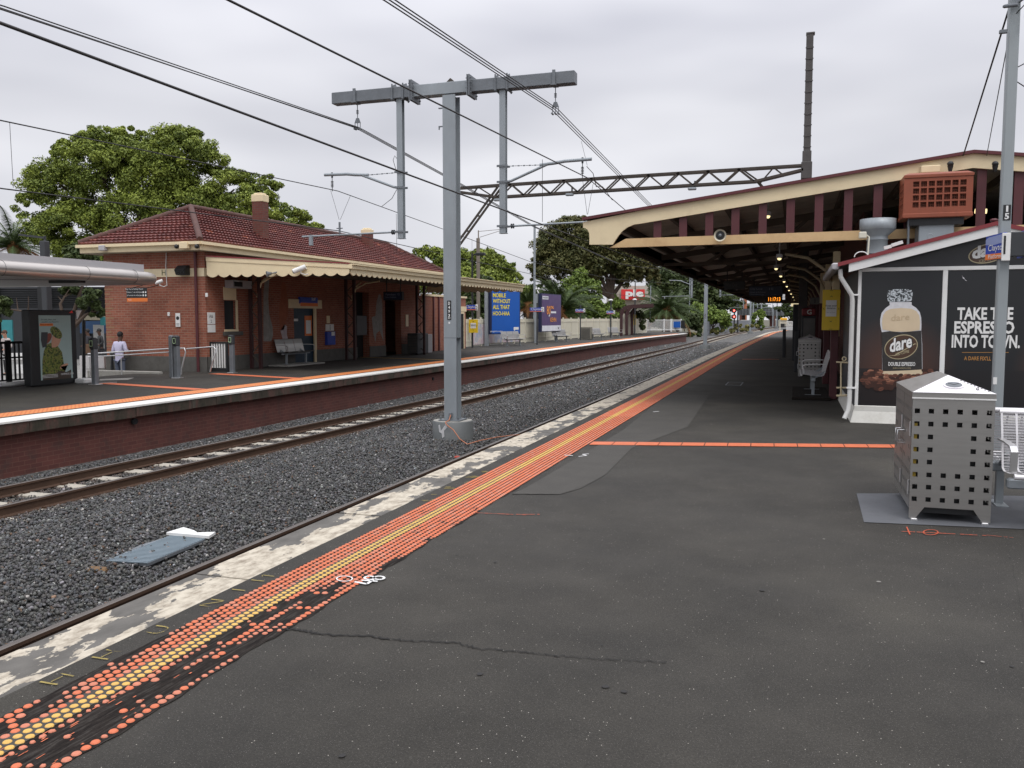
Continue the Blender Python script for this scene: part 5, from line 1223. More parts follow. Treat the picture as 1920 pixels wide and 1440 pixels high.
# benches back: a second row seen behind the first
rb2 = dup(rb, (p.x+.9, p.y+1.08, 0), math.pi, 'white perforated bench standing back to back behind the right hand bench')
rb['group'] = rb2['group'] = 'white perforated benches beside the steel bin'
# tall sign pole 15
t = thing('sign_pole', 'tall grey steel pole numbered 15 with station sign in front of kiosk', 'pole', (2.24, 11, 0))
PY = 11.0; a, c = at(1874, 742, Y=PY), at(1895, 60, Y=PY); px = (a.x+c.x)/2; wp = .055
b = MB(); b.bbox(px-wp, px+wp, PY-wp, PY+wp, 0, 6.2, .012); b.build('shaft', GREYMAST, t)
za, zb_ = zat(1886, 384, Y=PY-wp), zat(1886, 413, Y=PY-wp); b = MB(); b.box(px-.032, px+.045, PY-wp-.004, PY-wp-.001, zb_, za); b.build('number_plate', BLACK, t)
b = MB(); hh = (za-zb_); b.text('1', (px+.006, PY-wp-.007, zb_+hh*.74), 1, bold=.03, width=.022, height=hh*.4); b.text('5', (px+.006, PY-wp-.007, zb_+hh*.26), 1, bold=.03, width=.045, height=hh*.4); b.build('number', WHITE, t)
b = MB(); b.box(px-wp-.004, px-.02, PY-wp-.004, PY-wp-.001, .9, .98); b.build('sticker', WHITE, t)
z1, z2 = zat(1870, 438, Y=PY), zat(1870, 486, Y=PY); sg = thing('station_sign', 'blue and orange station name sign wrapped round the numbered pole', 'sign', (px, PY, z2))
b = MB(); b.bbox(px-.005, px+.20, PY-.16, PY-.05, z2+.02, z1, .006); b.build('sign_box', DKGREY, sg); b = MB(); b.bbox(px+.20, px+.235, PY-.2, PY+.3, z2+.02, z1+.03, .004); b.build('blue_side', BLUE, sg)
e0 = at(1848, 458, Y=PY-.6+.0); 
l0, l1 = Vector((px-.03, PY-.165, 0)), Vector((at(1848, 470, Y=PY+.15).x, PY+.15, 0))
dr = (l0-l1).normalized(); nl = Vector((dr.y, -dr.x, 0))
def SQ(s, h, k=.002): p_ = l1.lerp(l0, s)+nl*k; return Vector((p_.x, p_.y, z2-.05*0+(z1-z2)*h))
b = MB(); b.prism([SQ(0, 0, 0), SQ(1, 0, 0), SQ(1, 1, 0), SQ(0, .92, 0)], -nl*.05); b.build('blue_panel', BLUE, sg)
b = MB(); b.poly([SQ(0, 0), SQ(1, 0), SQ(1, .22), SQ(0, .22)]); b.build('orange_band', ORSIGN, sg)
b = MB(); b.poly([SQ(0, .6), SQ(.4, .55), SQ(1, .62), SQ(1, .95), SQ(.15, .88), SQ(0, .8)]); b.build('painted_reflection', mat('painted_reflection_blue', (.25, .30, .50), .4), sg)  # pale reflection on the blue sign face, drawn in as flat colour
b = MB(); b.text('Clayton', SQ(.62, .42, .006), .10, dr); b.text('Platform 1', SQ(.6, .12, .006), .07, dr); b.build('lettering', WHITE, sg)
b = MB(); b.bbox(px-.055, px+.03, PY-.19, PY-.165, z2-.03, z1-.01, .004); b.build('number_tab', WHITE, sg); b = MB(); b.text('1', (px-.03, PY-.195, (z1+z2)/2), 1, bold=.0, width=.02, height=(z1-z2)*.7); b.build('number', BLACK, sg)
b = MB()
for z in (5.05, 5.3): b.tube([(px+.0, PY-.2, z), (px-.12, PY-.12, z+.02), (px+.0, PY-.09, z+.05), (px+.15, PY-.12, z+.15)], .02, 6)
b.bbox(px+.09, px+.22, PY-.3, PY-.1, 5.45, 5.6, .01); b.bbox(px-.16, px-.08, PY-.14, PY-.1, 4.78, 4.82, .004); b.bbox(px+.08, px+.16, PY-.14, PY-.1, 4.93, 4.97, .004)
b.build('cable_brackets', GALVD, t)
b = MB(); b.tube([(px+.12+.09*math.cos(a), PY-.22, 5.3+.17*math.sin(a)) for a in np.linspace(.3, 5.6, 16)], .011, 6); b.build('cable_loop', BLACK, t)
b = MB()
top = Vector((px-.05, PY-.02, 5.0)); b.tube([(px-.04, PY, 5.12), at(1806, 292, Y=15.4)], .011, 5); tag(b.build('stay_cable', WIRE), 'thick black cable slanting from numbered pole to canopy gable', 'cable')
b = MB(); b.tube([(px-.05, PY, 4.7), at(1850, 292, Y=15.4)], .006, 5); tag(b.build('stay_cable', WIRE), 'thin cable slanting from numbered pole to canopy apex', 'cable')
b = MB(); b.tube([(px+.03, PY, 4.42), (px+3, PY-2, 5.6)], .006, 5); b.tube([(px+.03, PY, 4.30), (px+3, PY+2, 2.8)], .006, 5); b.tube([(px-.04, PY, 4.95), (px+2, PY-2, 7)], .006, 5); tag(b.build('stay_cable', WIRE), 'thin cables leaving the numbered pole past the right edge', 'cable')
# ================================================================ kiosk
kt = thing('kiosk', 'small gabled kiosk wrapped in dark coffee advertising with red roof edge', 'kiosk', (2.8, 16, 0))
KY = 14.6; KX0, KX1 = .955, 4.68; KC = (KX0+KX1)/2; GL = zat(1610, 506, Y=KY); AP = zat(1860, 418, Y=KY)
b = MB(); b.box(KX0, KX1, KY, 18.4, .22, GL+.02); b.build('wall', DKGREY, kt)
b = MB(); b.poly([(KX0, KY-.001, GL), (KX1, KY-.001, GL), (KX1, KY-.001, GL+.1), (KC, KY-.001, AP-.05), (KX0, KY-.001, GL+.1)]); b.build('gable_panel', mat('near_black_panel', (.018, .018, .02), .3), kt)
b = MB(); b.prism([(KX0-.06, KY-.10, 0), (KX0-.06, 18.5, 0), (KX0-.0, 18.5, .24), (KX0-.0, KY-.02, .24)], (KX1-KX0+.1, 0, 0)); b.bbox(KX0-.01, KX1, KY-.04, KY, .12, .27, .01); b.build('skirting', mat('chalky_white_paint', (.62, .61, .56), .75, 0, .12, 4, .1, 30, .3, (.3, .27, .2)), kt)
# rake boards and red flashing
sl = (AP-zat(1572, 493, Y=KY-.15))/(KC-.64)
def rake(b, y0, y1, d0, d1, x0, x1, m=0):
    for s in (-1, 1):
        xa, xb = (x0, KC) if s < 0 else (KC, 2*KC-x0)
        za_ = lambda x: AP-abs(KC-x)*sl
        P_ = [(xa, y0, za_(xa)-d0), (xb, y0, za_(xb)-d0), (xb, y0, za_(xb)-d1), (xa, y0, za_(xa)-d1)]
        b.prism(P_ if s < 0 else P_, (0, y1-y0, 0))
b = MB(); rake(b, KY-.22, KY-.19, .055, .19, .80, 0); b.build('rake_board', WHITE, kt)
b = MB(); rake(b, KY-.24, KY-.16, -.0, .06, .64, 0); b.build('red_edge', REDTRIM, kt)
b = MB(); rake(b, KY-.16, 18.7, .01, .03, .64, 0); b.build('roof_sheet', mat('grey_roof_sheet', (.2, .2, .2), .6), kt)
b = MB(); rake(b, KY-.19, KY-.0, .17, .19, .80, 0); b.build('rake_soffit', DKGREY, kt)
zg = AP-(KC-.64)*sl; b = MB(); b.bbox(.55, .66, KY-.2, 18.7, zg-.11, zg-.0, .02); b.build('gutter', SILV2, kt)
pts = [(.68, KY-.12, zg-.1), (.69, KY-.12, zg-.22), (.86, KY-.1, zg-.50), (.875, KY-.08, zg-.60), (.875, KY-.08, .35), (.86, KY-.1, .2), (.80, KY-.16, .06)]
MB().tube(pts, .036, 10).build('downpipe', mat('pale_grey_pipe', (.55, .55, .53), .5), kt)
b = MB()
for z in (2.02, .55): b.box(.83, .96, KY-.12, KY-.0, z-.012, z+.012)
b.build('pipe_clip', WHITE, kt)
p = at(1783, 740, Y=KY)
xm = at(1769, 600, Y=KY).x
b = MB(); f = KY-.03
b.bbox(KX0, KX0+.05, f, KY, .27, GL, .005); b.bbox(xm-.035, xm+.035, f, KY, .27, GL, .005); b.bbox(KX1-.05, KX1, f, KY, .27, GL, .005); b.bbox(KX0+.05, KX1-.05, f-.003, KY, GL-.03, GL+.03, .005); b.build('white_frame', WHITE, kt)
PB = mat('black_poster', (.014, .015, .017), .28, 0, .1)
def glowmat():
    "printed backdrop: warm brown haze low beside the bottle (part of the printed image)"
    m, tt, N, L, bs = newmat('printed_backdrop'); tcn = N.new('ShaderNodeTexCoord'); s = None
    col = (.013, .014, .016)
    for cx, rad in ((1.56, .85), (3.95, .8)):
        vm = N.new('ShaderNodeVectorMath'); vm.operation = 'DISTANCE'; L.new(tcn.outputs['Object'], vm.inputs[0]); vm.inputs[1].default_value = (cx-2.8, KY-16, .88)
        col = mixc(N, L, ramp(N, L, vm.outputs['Value'], ((.25*rad, .9), (rad, 0.))), col, (.085, .038, .026))
    sp_ = N.new('ShaderNodeSeparateXYZ'); L.new(tcn.outputs['Object'], sp_.inputs[0])
    lt = N.new('ShaderNodeMath'); lt.operation = 'LESS_THAN'; lt.inputs[1].default_value = .86; L.new(sp_.outputs[2], lt.inputs[0])
    k = N.new('ShaderNodeMath'); k.operation = 'MULTIPLY'; k.inputs[1].default_value = .85; L.new(lt.outputs[0], k.inputs[0])
    L.new(mixc(N, L, k.outputs[0], col, (.013, .012, .013)), bs.inputs['Base Color']); bs.inputs['Roughness'].default_value = .28; return m
GLOW = glowmat()
b = MB(); b.box(KX0+.05, xm-.035, KY-.012, KY-.002, .27, GL-.03); b.build('bottle_poster', GLOW, kt)
b = MB(); b.box(xm+.035, KX1-.05, KY-.012, KY-.002, .27, GL-.03); pst = b.build('slogan_poster', GLOW, kt)
def K(x, y, k): p_ = at(1560+x/4.8, 500+y/4.8, Y=KY-.012-k); return (p_.x, KY-.012-k, p_.z)
bt = bpy.data.objects['bottle_poster']
def kp(pix, m, name, k, par=bt): b = MB(); b.poly([K(x, y, k) for x, y in pix]); return b.build(name, m, par)
BCREAM = mat('printed_cream_bottle', (.62, .50, .34), .35, 0, .12, 5); BFROST = mat('printed_frost', (.60, .60, .62), .5, 0, .25, 14); LABELB = mat('printed_dark_label', (.03, .027, .025), .35, 0, .6, 22); GOLD = mat('printed_gold', (.42, .36, .22), .4, 0, .1, 8)
kp([(517, 318), (520, 345), (480, 375), (447, 415), (434, 470), (434, 520), (442, 560), (450, 600), (452, 1012), (815, 1012), (812, 700), (803, 575), (805, 520), (803, 460), (790, 410), (757, 370), (718, 345), (716, 318)], BFROST, 'bottle_outline', .003)
kp([(530, 380), (485, 400), (458, 440), (450, 500), (456, 565), (560, 585), (690, 585), (788, 570), (793, 500), (786, 440), (760, 400), (715, 378), (620, 372)], BCREAM, 'bottle_body', .006)

def capmat():
    m, tt, N, L, bs = newmat('printed_speckled_cap'); tcn = N.new('ShaderNodeTexCoord'); L.new(ramp(N, L, noise(N, L, tcn.outputs['Object'], 42, 4, .6), ((.45, (.02, .025, .028)), (.56, (.55, .60, .63)))), bs.inputs['Base Color']); return m
kp([(505, 215), (560, 203), (660, 202), (715, 210), (726, 235), (722, 300), (700, 312), (560, 315), (505, 318), (498, 280), (496, 235)], capmat(), 'bottle_cap', .008)
kp([(448, 590), (520, 580), (620, 590), (720, 582), (802, 575), (808, 700), (810, 925), (700, 932), (560, 938), (455, 940), (452, 750)], LABELB, 'bottle_label', .009)
kp([(500, 938), (812, 925), (815, 1010), (455, 1012), (455, 940)], BCREAM, 'bottle_foot', .0085)
ro = -.28
def Kell(cx, cy, rx, ry, rot): return [(cx+a, cy+c) for a, c in ell(0, 0, rx, ry, 32, rot)]
kp(Kell(622, 722, 153, 108, ro), GOLD, 'logo_ring', .011); kp(Kell(622, 722, 146, 100, ro), mat('printed_brown', (.07, .035, .02), .35), 'logo_oval', .013)
b = MB(); rt = Vector((math.cos(.28), 0, math.sin(.28))); b.text('dare', K(622, 688, .016), 1, rt, (0, 0, 1), bold=.06, width=.35, height=.235); b.build('logo_outline', BLACK, bt)
b = MB(); b.text('dare', K(620, 690, .019), 1, rt, (0, 0, 1), bold=.03, width=.33, height=.215); b.text('DOUBLE ESPRESSO', K(628, 876, .013), 1, (1, 0, .012), bold=.02, width=.385, height=.062); b.build('logo_lettering', WHITE, bt)
b = MB(); b.text('ICED COFFEE', K(634, 775, .016), 1, rt, bold=.01, width=.2, height=.045); b.poly([K(500, 800, .0145), K(560, 797, .0145), K(745, 690, .0145), K(770, 700, .0145), K(748, 697, .0145), K(565, 803, .0145)]); b.text('ARABICA & ROBUSTA COFFEE', K(628, 913, .013), 1, bold=0, width=.26, height=.022); b.build('logo_small_print', GOLD, bt)
b = MB(); b.text('dare', K(615, 455, .009), 1, (1, 0, .08), bold=0, width=.26, height=.1); b.build('embossed_name', mat('printed_tan', (.52, .40, .25), .4), bt)
BEAN = [mat('printed_bean_%s' % n, c, .35, 0, .3, 9) for n, c in (('dark', (.045, .018, .012)), ('brown', (.13, .048, .03)), ('light', (.30, .13, .08)))]
bb = [MB(), MB(), MB()]; rnd = random.Random(11)
for row, (y, xa, xb, n) in enumerate(((940, 330, 450, 4), (940, 815, 900, 3), (962, 290, 440, 5), (962, 820, 960, 4), (985, 270, 960, 17), (1005, 285, 900, 17), (1028, 250, 860, 16), (1050, 270, 780, 14), (1075, 300, 620, 9), (1095, 380, 560, 4))):
    for i in range(n):
        x = xa+(xb-xa)*(i+.5)/n+rnd.uniform(-7, 7); yy = y+rnd.uniform(-7, 7); c = rnd.choice((0, 1, 1, 2) if y < 1040 else (0, 0, 0, 1))
        if 460 < x < 700 and y < 975: continue
        a = rnd.uniform(-.4, .4); k = .010+.0006*row+rnd.uniform(0, .0004); bb[c].poly([K(px_, py_, k) for px_, py_ in [(x+q, yy+s) for q, s in ell(0, 0, 27, 17, 10, a)]])
        if c: bb[0].poly([K(px_, py_, k+.0005) for px_, py_ in [(x+q, yy+2+s) for q, s in ell(0, 0, 21, 2.6, 8, a)]])
for i in range(3): bb[i].build('coffee_beans', BEAN[i], bt)
b = MB()
for s, x0_, x1_, y0_, y1_ in (('TAKE THE', 1125, 1635, 365, 478), ('ESPRESSO', 1098, 1645, 490, 603), ('INTO TOWN.', 1075, 1695, 615, 730)):
    a, c = K(x0_, y1_, .006), K(x1_, y0_, .006); b.text(s, ((a[0]+c[0])/2, a[1], (a[2]+c[2])/2), 1, bold=.032, width=c[0]-a[0], height=c[2]-a[2])
b.build('slogan', WHITE, pst)
b = MB(); a, c = K(1188, 842, .006), K(1555, 810, .006); b.text("A DARE FIX'LL DO IT.", ((a[0]+c[0])/2, a[1], (a[2]+c[2])/2), 1, bold=.015, width=c[0]-a[0], height=c[2]-a[2]); b.poly([K(1170, 774, .004), K(1590, 774, .004), K(1590, 770, .004), K(1170, 770, .004)]); b.build('slogan_small_print', mat('printed_ochre', (.42, .20, .05), .5), pst)
b = MB(); b.poly([K(x, y, .004) for x, y in ((1165, 65), (1175, 90), (1190, 100), (1200, 125), (1215, 128), (1195, 112), (1180, 108))]); b.build('scuff_mark', BFROST, pst)
gp = [o for o in kt.children if o.name.startswith('gable_panel')][0]
def G(x, y, k): p_ = at(1560+x/5.142, 260+y/5.142, Y=KY-.004-k); return (p_.x, KY-.004-k, p_.z)
gl = lambda pix, m, name, k: (lambda b: b.build(name, m, gp))(MB().poly([G(x, y, k) for x, y in pix]))
gl(Kell(1505, 1105, 195, 92, -.22), GOLD, 'logo_ring', .004); gl(Kell(1505, 1105, 183, 82, -.22), bpy.data.materials['printed_brown'], 'logo_oval', .006)
b = MB(); rt = Vector((math.cos(.2), 0, math.sin(.2))); b.text('dare', G(1505, 1075, .009), 1, rt, bold=.045, width=.44, height=.19); b.build('logo_lettering', WHITE, gp)
b = MB(); b.text('ICED COFFEE', G(1510, 1165, .009), 1, rt, width=.26, height=.045); b.build('logo_small_print', GOLD, gp)
# evaporative cooler on the kiosk roof
t = thing('rooftop_cooler', 'large terracotta evaporative cooler box on duct above the kiosk', 'air conditioner', (2.1, 15, 3))
cy = 14.85; a, c = at(1690, 412, Y=cy), at(1826, 320, Y=cy); x0, x1, zb_, zt_ = 1.60, c.x, zat(1700, 408, Y=cy), zat(1750, 326, Y=cy)
b = MB(); gx0, gx1 = at(1710, 370, Y=cy).x, at(1813, 370, Y=cy).x; gz0, gz1 = zat(1760, 389, Y=cy), zat(1760, 337, Y=cy)
nx_, nz_ = 7, 4; cw, ch_ = (gx1-gx0)/nx_, (gz1-gz0)/nz_
holes = [(gx0+i*cw+.012, gx0+(i+1)*cw-.012, gz0+j*ch_+.012, gz0+(j+1)*ch_-.012) for i in range(nx_) for j in range(nz_)]
walls(b, 'y', cy, .05, x0, x1, zb_, zt_, holes)
dp = .62
ys_h = [(cy+.1+k*.14, cy+.1+k*.14+.11, gz0+j*ch_+.012, gz0+(j+1)*ch_-.012) for k in range(3) for j in range(4)]
walls(b, 'x', x0, .03, cy, cy+dp, zb_, zt_, ys_h); b.poly([(x1, cy, zb_), (x1, cy+dp, zb_), (x1, cy+dp, zt_), (x1, cy, zt_)])
e = .07; b.poly([(x0, cy, zt_), (x1, cy, zt_), (x1-e, cy+e, zt_+.035), (x0+e, cy+e, zt_+.035)]); b.poly([(x0, cy, zt_), (x0+e, cy+e, zt_+.035), (x0+e, cy+dp-e, zt_+.035), (x0, cy+dp, zt_)]); b.poly([(x0+e, cy+e, zt_+.035), (x1-e, cy+e, zt_+.035), (x1-e, cy+dp-e, zt_+.035), (x0+e, cy+dp-e, zt_+.035)]); b.poly([(x1, cy, zt_), (x1, cy+dp, zt_), (x1-e, cy+dp-e, zt_+.035), (x1-e, cy+e, zt_+.035)])
b.bbox(x0-.012, x1+.012, cy-.014, cy+dp, zb_-.01, zb_+.06, .01); b.bbox(x0-.01, x1+.01, cy-.012, cy-.001, zt_-.05, zt_-.005, .004); b.bbox(x0-.01, x0+.10, cy-.013, cy-.001, zb_+.06, zt_-.05, .004) if False else None
b.build('housing', TERRA, t)
b = MB()
for i in range(nx_*4+1): x = gx0+i*(gx1-gx0)/(nx_*4); b.box(x-.002, x+.002, cy+.035, cy+.04, gz0, gz1)
for i in range(nz_*4+1): z = gz0+i*(gz1-gz0)/(nz_*4); b.box(gx0, gx1, cy+.030, cy+.0349, z-.002, z+.002)
b.build('mesh_grille', TERRA, t); MB().box(x0+.05, x1-.03, cy+.052, cy+dp-.05, zb_+.02, zt_-.02).build('filter_pad', mat('dark_filter_pad', (.05, .025, .015), .9), t)
MB().box(x0+.1, x1-.1, cy+.06, cy+dp-.1, zb_-.12, zb_-.012).build('base_tray', BLACK, t)
a = at(1722, 430, Y=15.0); c = at(1788, 430, Y=15.0); b = MB(); b.bbox(a.x, c.x, 14.95, 15.42, 2.55, zb_-.1, .01); b.build('duct', GALV, t)
b = MB(); q = at(1704, 432, Y=14.9); b.tube([(q.x, 14.95, 2.6), (q.x, 14.95, zb_)], .02, 6); b.build('pipe', GALVD, t)
# exhaust cowl
t = thing('exhaust_cowl', 'round galvanised exhaust cowl on the kiosk roof left of the cooler', 'vent', (1.3, 15.1, 2.7))
cy = 15.05; a, c = at(1612, 412, Y=cy), at(1681, 412, Y=cy); cx_ = (a.x+c.x)/2; r0 = (c.x-a.x)/2; zT = zat(1645, 409, Y=cy-r0)+.01
def rings(b, zr, n=24):
    vs_ = [(cx_+r*math.cos(2*math.pi*k/n), cy+r*math.sin(2*math.pi*k/n), z) for z, r in zr for k in range(n)]
    b.raw(vs_, [(i*n+k, i*n+(k+1) % n, (i+1)*n+(k+1) % n, (i+1)*n+k) for i in range(len(zr)-1) for k in range(n)], 0, True)
zB = zat(1645, 470, Y=cy)-.05
b = MB(); rings(b, [(zB, r0*.60), (zT-.34, r0*.56), (zT-.335, r0*.60), (zT-.32, r0*.6), (zT-.315, r0*.56), (zT-.27, r0*.56), (zT-.17, r0*.98), (zT-.165, r0*1.0), (zT, r0*1.0), (zT, r0*.97), (zT-.15, r0*.95)]); b.build('cowl', GALV, t)
b = MB(); b.poly([(cx_+r0*.96*math.cos(k*math.pi/12), cy+r0*.96*math.sin(k*math.pi/12), zT-.1) for k in range(24)]); b.build('cowl_inside', DARK, t)
p = at(1618, 441, Y=cy-.3); b = MB(); b.bbox(p.x-.06, p.x+.05, cy-.36, cy-.25, p.z-.05, p.z+.05, .01); b.tube([(p.x+.05, cy-.3, p.z), (p.x+.09, cy-.3, p.z-.03), (p.x+.08, cy-.3, p.z-.35)], .014, 8); tag(b.build('isolator_switch', mat('ivory_plastic', (.6, .58, .48), .5), loc=p), 'ivory isolator switch on conduit beside the exhaust cowl', 'switch')
for (x0_, x1_, lab) in ((1420/8, 1530/8, 'short white batten light lying on the red kiosk roof edge'), (1532/8, 1700/8, 'long white conduit cover lying along the red kiosk roof edge')):
    a, c = at(1480+x0_, 380+(690 if x0_ < 180 else 650)/8-1, Y=14.45), at(1480+x1_, 380+(655 if x0_ < 180 else 590)/8, Y=14.45); b = MB(); b.bar(a, c, .06, .05); tag(b.build('batten', WHITE, loc=a), lab, 'fitting')
b = MB(); p = at(1615, 478, Y=14.5); b.tube([(p.x+.1*math.cos(a), 14.5, p.z-.03+.08*math.sin(a)) for a in np.linspace(0, math.pi, 10)], .009, 6); tag(b.build('roof_ring', WHITE, loc=p), 'white hoop on kiosk roof edge left of the exhaust cowl', 'hoop')
b = MB(); p = at(1744, 443, Y=14.5); b.tube([(p.x+.04*math.cos(a), 14.5, p.z+.04*math.sin(a)) for a in np.linspace(0, 2*math.pi, 12)], .006, 6); b.tube([(p.x, 14.5, p.z-.04), (p.x, 14.5, p.z-.1)], .008, 6); tag(b.build('eye_bolt', GALV, loc=p), 'small ring bolt on kiosk roof edge below the cooler', 'bolt')
b = MB(); p = at(1861, 417, Y=14.6); b.ball((p.x, 14.5, p.z+.02), (.06, .06, .03)); tag(b.build('ridge_cap', MAROON, loc=p), 'small dark cap on the kiosk roof apex', 'cap')
# cream side gate beside kiosk
t = thing('side_gate', 'small cream iron gate rail between the kiosk and canopy post', 'gate', at(1582, 745, Y=17))
g = lambda u, v: at(u, v, Y=16.6)
b = MB(); b.tube([g(1568, 679), g(1590, 680)], .018, 6); b.tube([g(1568, 727), g(1588, 727)], .018, 6); b.tube([g(1568, 742), g(1590, 741)], .022, 6); b.build('rail', CREAM, t)
b = MB(); b.tube([g(1577, 680), g(1577, 742)], .018, 6); b.tube([at(1583+3.6*math.cos(a), 673+3.6*math.sin(a), Y=16.6) for a in np.linspace(0, 6.3, 12)], .012, 6); b.build('bar', CREAM, t)
# ================================================================ overhead line structures
def make_mast():
    "twin-track T mast, local origin at the foot centre (z = -0.80 in the world)"
    t = thing('catenary_mast', 'large galvanised T shaped catenary mast numbered D493 between the tracks', 'mast', (0, 0, 0), 'catenary masts between the tracks')
    dz = .80; hb = 6.22+dz
    b = MB(); n = 28; r = .42; zt = .36
    b.tube([(0, 0, -.25), (0, 0, zt-.015), (0, 0, zt)], [r, r, r-.015], n); b.build('footing', [mat('footing_side', (.13, .14, .14), .6, .1, .2, 3, .1, 30, .3, (.25, .25, .24))], t)
    b = MB(); b.poly([((r-.02)*math.cos(2*math.pi*k/n), (r-.02)*math.sin(2*math.pi*k/n), zt+.004) for k in range(n)]); b.build('footing_top', CONC, t)
    b = MB(); b.bbox(-.23, .23, -.23, .23, zt+.004, zt+.03, .005); b.build('base_plate', GALVD, t)
    for x in (-.19, 0, .19):
        for y in (-.19, .19): MB().tube([(x, y, zt+.03), (x, y, zt+.085)], .018, 6).build('bolt', GALVD, t)
    # column: H section
    w = .135; b = MB(); b.box(-w, w, -w, -w+.02, zt+.03, hb-.14); b.box(-w, w, w-.02, w, zt+.03, hb-.14); b.box(.045, .07, -w+.02, w-.02, zt+.03, hb-.14); b.box(-w, -w+.02, -w+.02, w-.02, zt+.03, hb-.14) ; b.build('column', GALV, t)
    b = MB(); b.box(-w-.001, w+.001, -w-.001, w+.001, 2.05, 2.062); b.build('weld_line', GALVD, t)
    # number plate
    b = MB(); b.box(-.055, .03, -w-.006, -w-.001, 1.62+.8, 2.06+.8-.05); b.build('number_plate', BLACK, t)
    b = MB()
    for i, s in enumerate('D493'): b.text(s, (-.012, -w-.010, 2.81-.055-i*.082), 1, bold=.03, width=.04, height=.062)
    b.text('29', (-.012, -w-.010, 2.455), 1, bold=.02, width=.055, height=.035); b.build('number', WHITE, t)
    b = MB(); b.box(-.03, .005, -w-.004, -w-.001, 2.34, 2.38); b.build('sticker', WHITE, t)
    for k, z in enumerate((hb-.36, hb-.72)): b = MB(); b.bar((-w, 0, z), (-w-.14, 0, z), .03, .02); (b.bar((-w-.13, 0, z), (-w-.13, 0, z-.06), .02, .02) if k else None); b.build('step_iron', GALVD, t)
    # crossbeam
    hh = .115; b = MB(); b.bbox(-.78, .42, -hh, hh, hb-hh, hb+hh, .008); b.build('beam_middle', GALV, t)
    for (a, c) in ((-2.64, -.80), (.44, 2.56)):
        b = MB(); b.bbox(a, c, -hh, hh, hb-hh, hb+hh, .008); b.build('beam_arm', GALVD, t)
        x = c if c < 0 else a
        b = MB(); b.box(x-.03, x-.008, -.22, .22, hb-.2, hb+.2); b.box(x+.008, x+.03, -.22, .22, hb-.2, hb+.2)
        for yy in (-.17, .17):
            for zz in (-.14, -.05, .05, .14): b.tube([(x-.06, yy, hb+zz), (x+.06, yy, hb+zz)], .012, 6)
        b.build('flange_plate', GALVD, t)
    b = MB(); b.prism([(-.10, -.05, hb+hh), (.0, -.05, hb+hh+.09), (.1, -.05, hb+hh)], (0, .1, 0)); b.build('beam_cap', RUST, t)
    for s, x, zb_ in ((-1, -1.12, 3.30+dz), (1, 1.10, 3.34+dz)):
        dw = .062; b = MB(); b.box(x-dw, x+dw, -dw, -dw+.012, zb_, hb-hh); b.box(x-dw, x+dw, dw-.012, dw, zb_, hb-hh); b.box(x+.0, x+.014, -dw+.012, dw-.012, zb_, hb-hh); b.box(x-dw, x-dw+.01, -dw+.012, dw-.012, zb_, hb-hh); b.box(x-dw-.01, x+dw+.01, -dw-.01, dw+.01, zb_-.012, zb_); b.build('drop_post', GALV, t)
        for q in (-.12, .12):
            b = MB(); b.box(x+q-.012, x+q+.012, -hh-.03, -hh-.008, hb-.16, hb+.17); b.box(x+q-.012, x+q+.012, hh+.008, hh+.03, hb-.16, hb+.17); b.prism([(x+q-.02, -hh-.03, hb+hh+.012), (x+q-.02, hh+.03, hb+hh+.012), (x+q-.02, hh-.05, hb+hh+.10)], (.012, 0, 0)); b.box(x+q-.02, x+q+.02, -.16, .16, hb-hh-.025, hb-hh-.002); b.build('clamp', GALVD, t)
        # messenger bracket: diagonal and level arm, chain
        xa = x+s*dw; zr = 4.33+dz; zt_ = 4.66+dz; xe = x+s*1.78; xm = x+s*.95
        for z in (zr, zt_-.02, zb_+.13): b = MB(); b.box(x-dw-.05, x+dw+.05, -dw-.02, -dw-.003, z-.02, z+.02); b.box(x-dw-.05, x+dw+.05, dw+.003, dw+.02, z-.02, z+.02); b.build('collar', GALVD, t)
        b = MB(); b.tube([(xa, 0, zr), (xa+s*.1, 0, zr+.02), (xm-s*.05, 0, zt_-.03), (xm+s*.15, 0, zt_)], .027, 8); b.tube([(xm-s*.2, 0, zt_-.035), (xm+s*.1, 0, zt_-.015), (xm+s*.3, 0, zt_+.01), (xe, 0, zt_+.02)], .032, 8); b.build('bracket_arm', GALV, t)
        b = MB(); n_ = 12
        for i in range(n_): q = Vector((xa, 0, zt_-.02)).lerp(Vector((xm-s*.2, 0, zt_-.035)), i/n_); q2 = Vector((xa, 0, zt_-.02)).lerp(Vector((xm-s*.2, 0, zt_-.035)), (i+.8)/n_); b.bar(q, q2, .022 if i % 2 else .008, .008 if i % 2 else .022)
        b.build('chain', GALVD, t)
        xi = xe-s*.18; b = MB(); b.tube([(xi, 0, zt_+.06), (xi, 0, zt_-.05)], .02, 8); b.tube([(xi, 0, zt_-.05), (xi, 0, 4.33+dz)], .008, 6)
        for i in range(5): b.tube([(xi, 0, zt_-.12-i*.028), (xi, 0, zt_-.13-i*.028)], .03, 10)
        b.build('insulator', DKGREY, t)
        # registration arm
        zg_ = zb_+.13; xo = x+s*2.35 if s < 0 else x+s*1.9
        b = MB(); b.tube([(xa, 0, zg_), (xa+s*.12, 0, zg_)], .018, 6); b.tube([(xa+s*.12, 0, zg_), (xo, 0, zg_+(-.03 if s < 0 else .03))], .020, 8); b.build('registration_arm', GALV, t)
        b = MB(); b.tube([(xa+s*.10, 0, zg_), (xa+s*.115, 0, zg_)], .05, 10); b.tube([(xa+s*.14, 0, zg_), (xa+s*.155, 0, zg_)], .05, 10); b.build('disc_insulator', DKGREY, t)
        if s < 0:
            b = MB(); b.box(xo+.18, xo+.25, -.03, .03, zg_-.22, zg_); b.build('arm_foot', GALV, t)
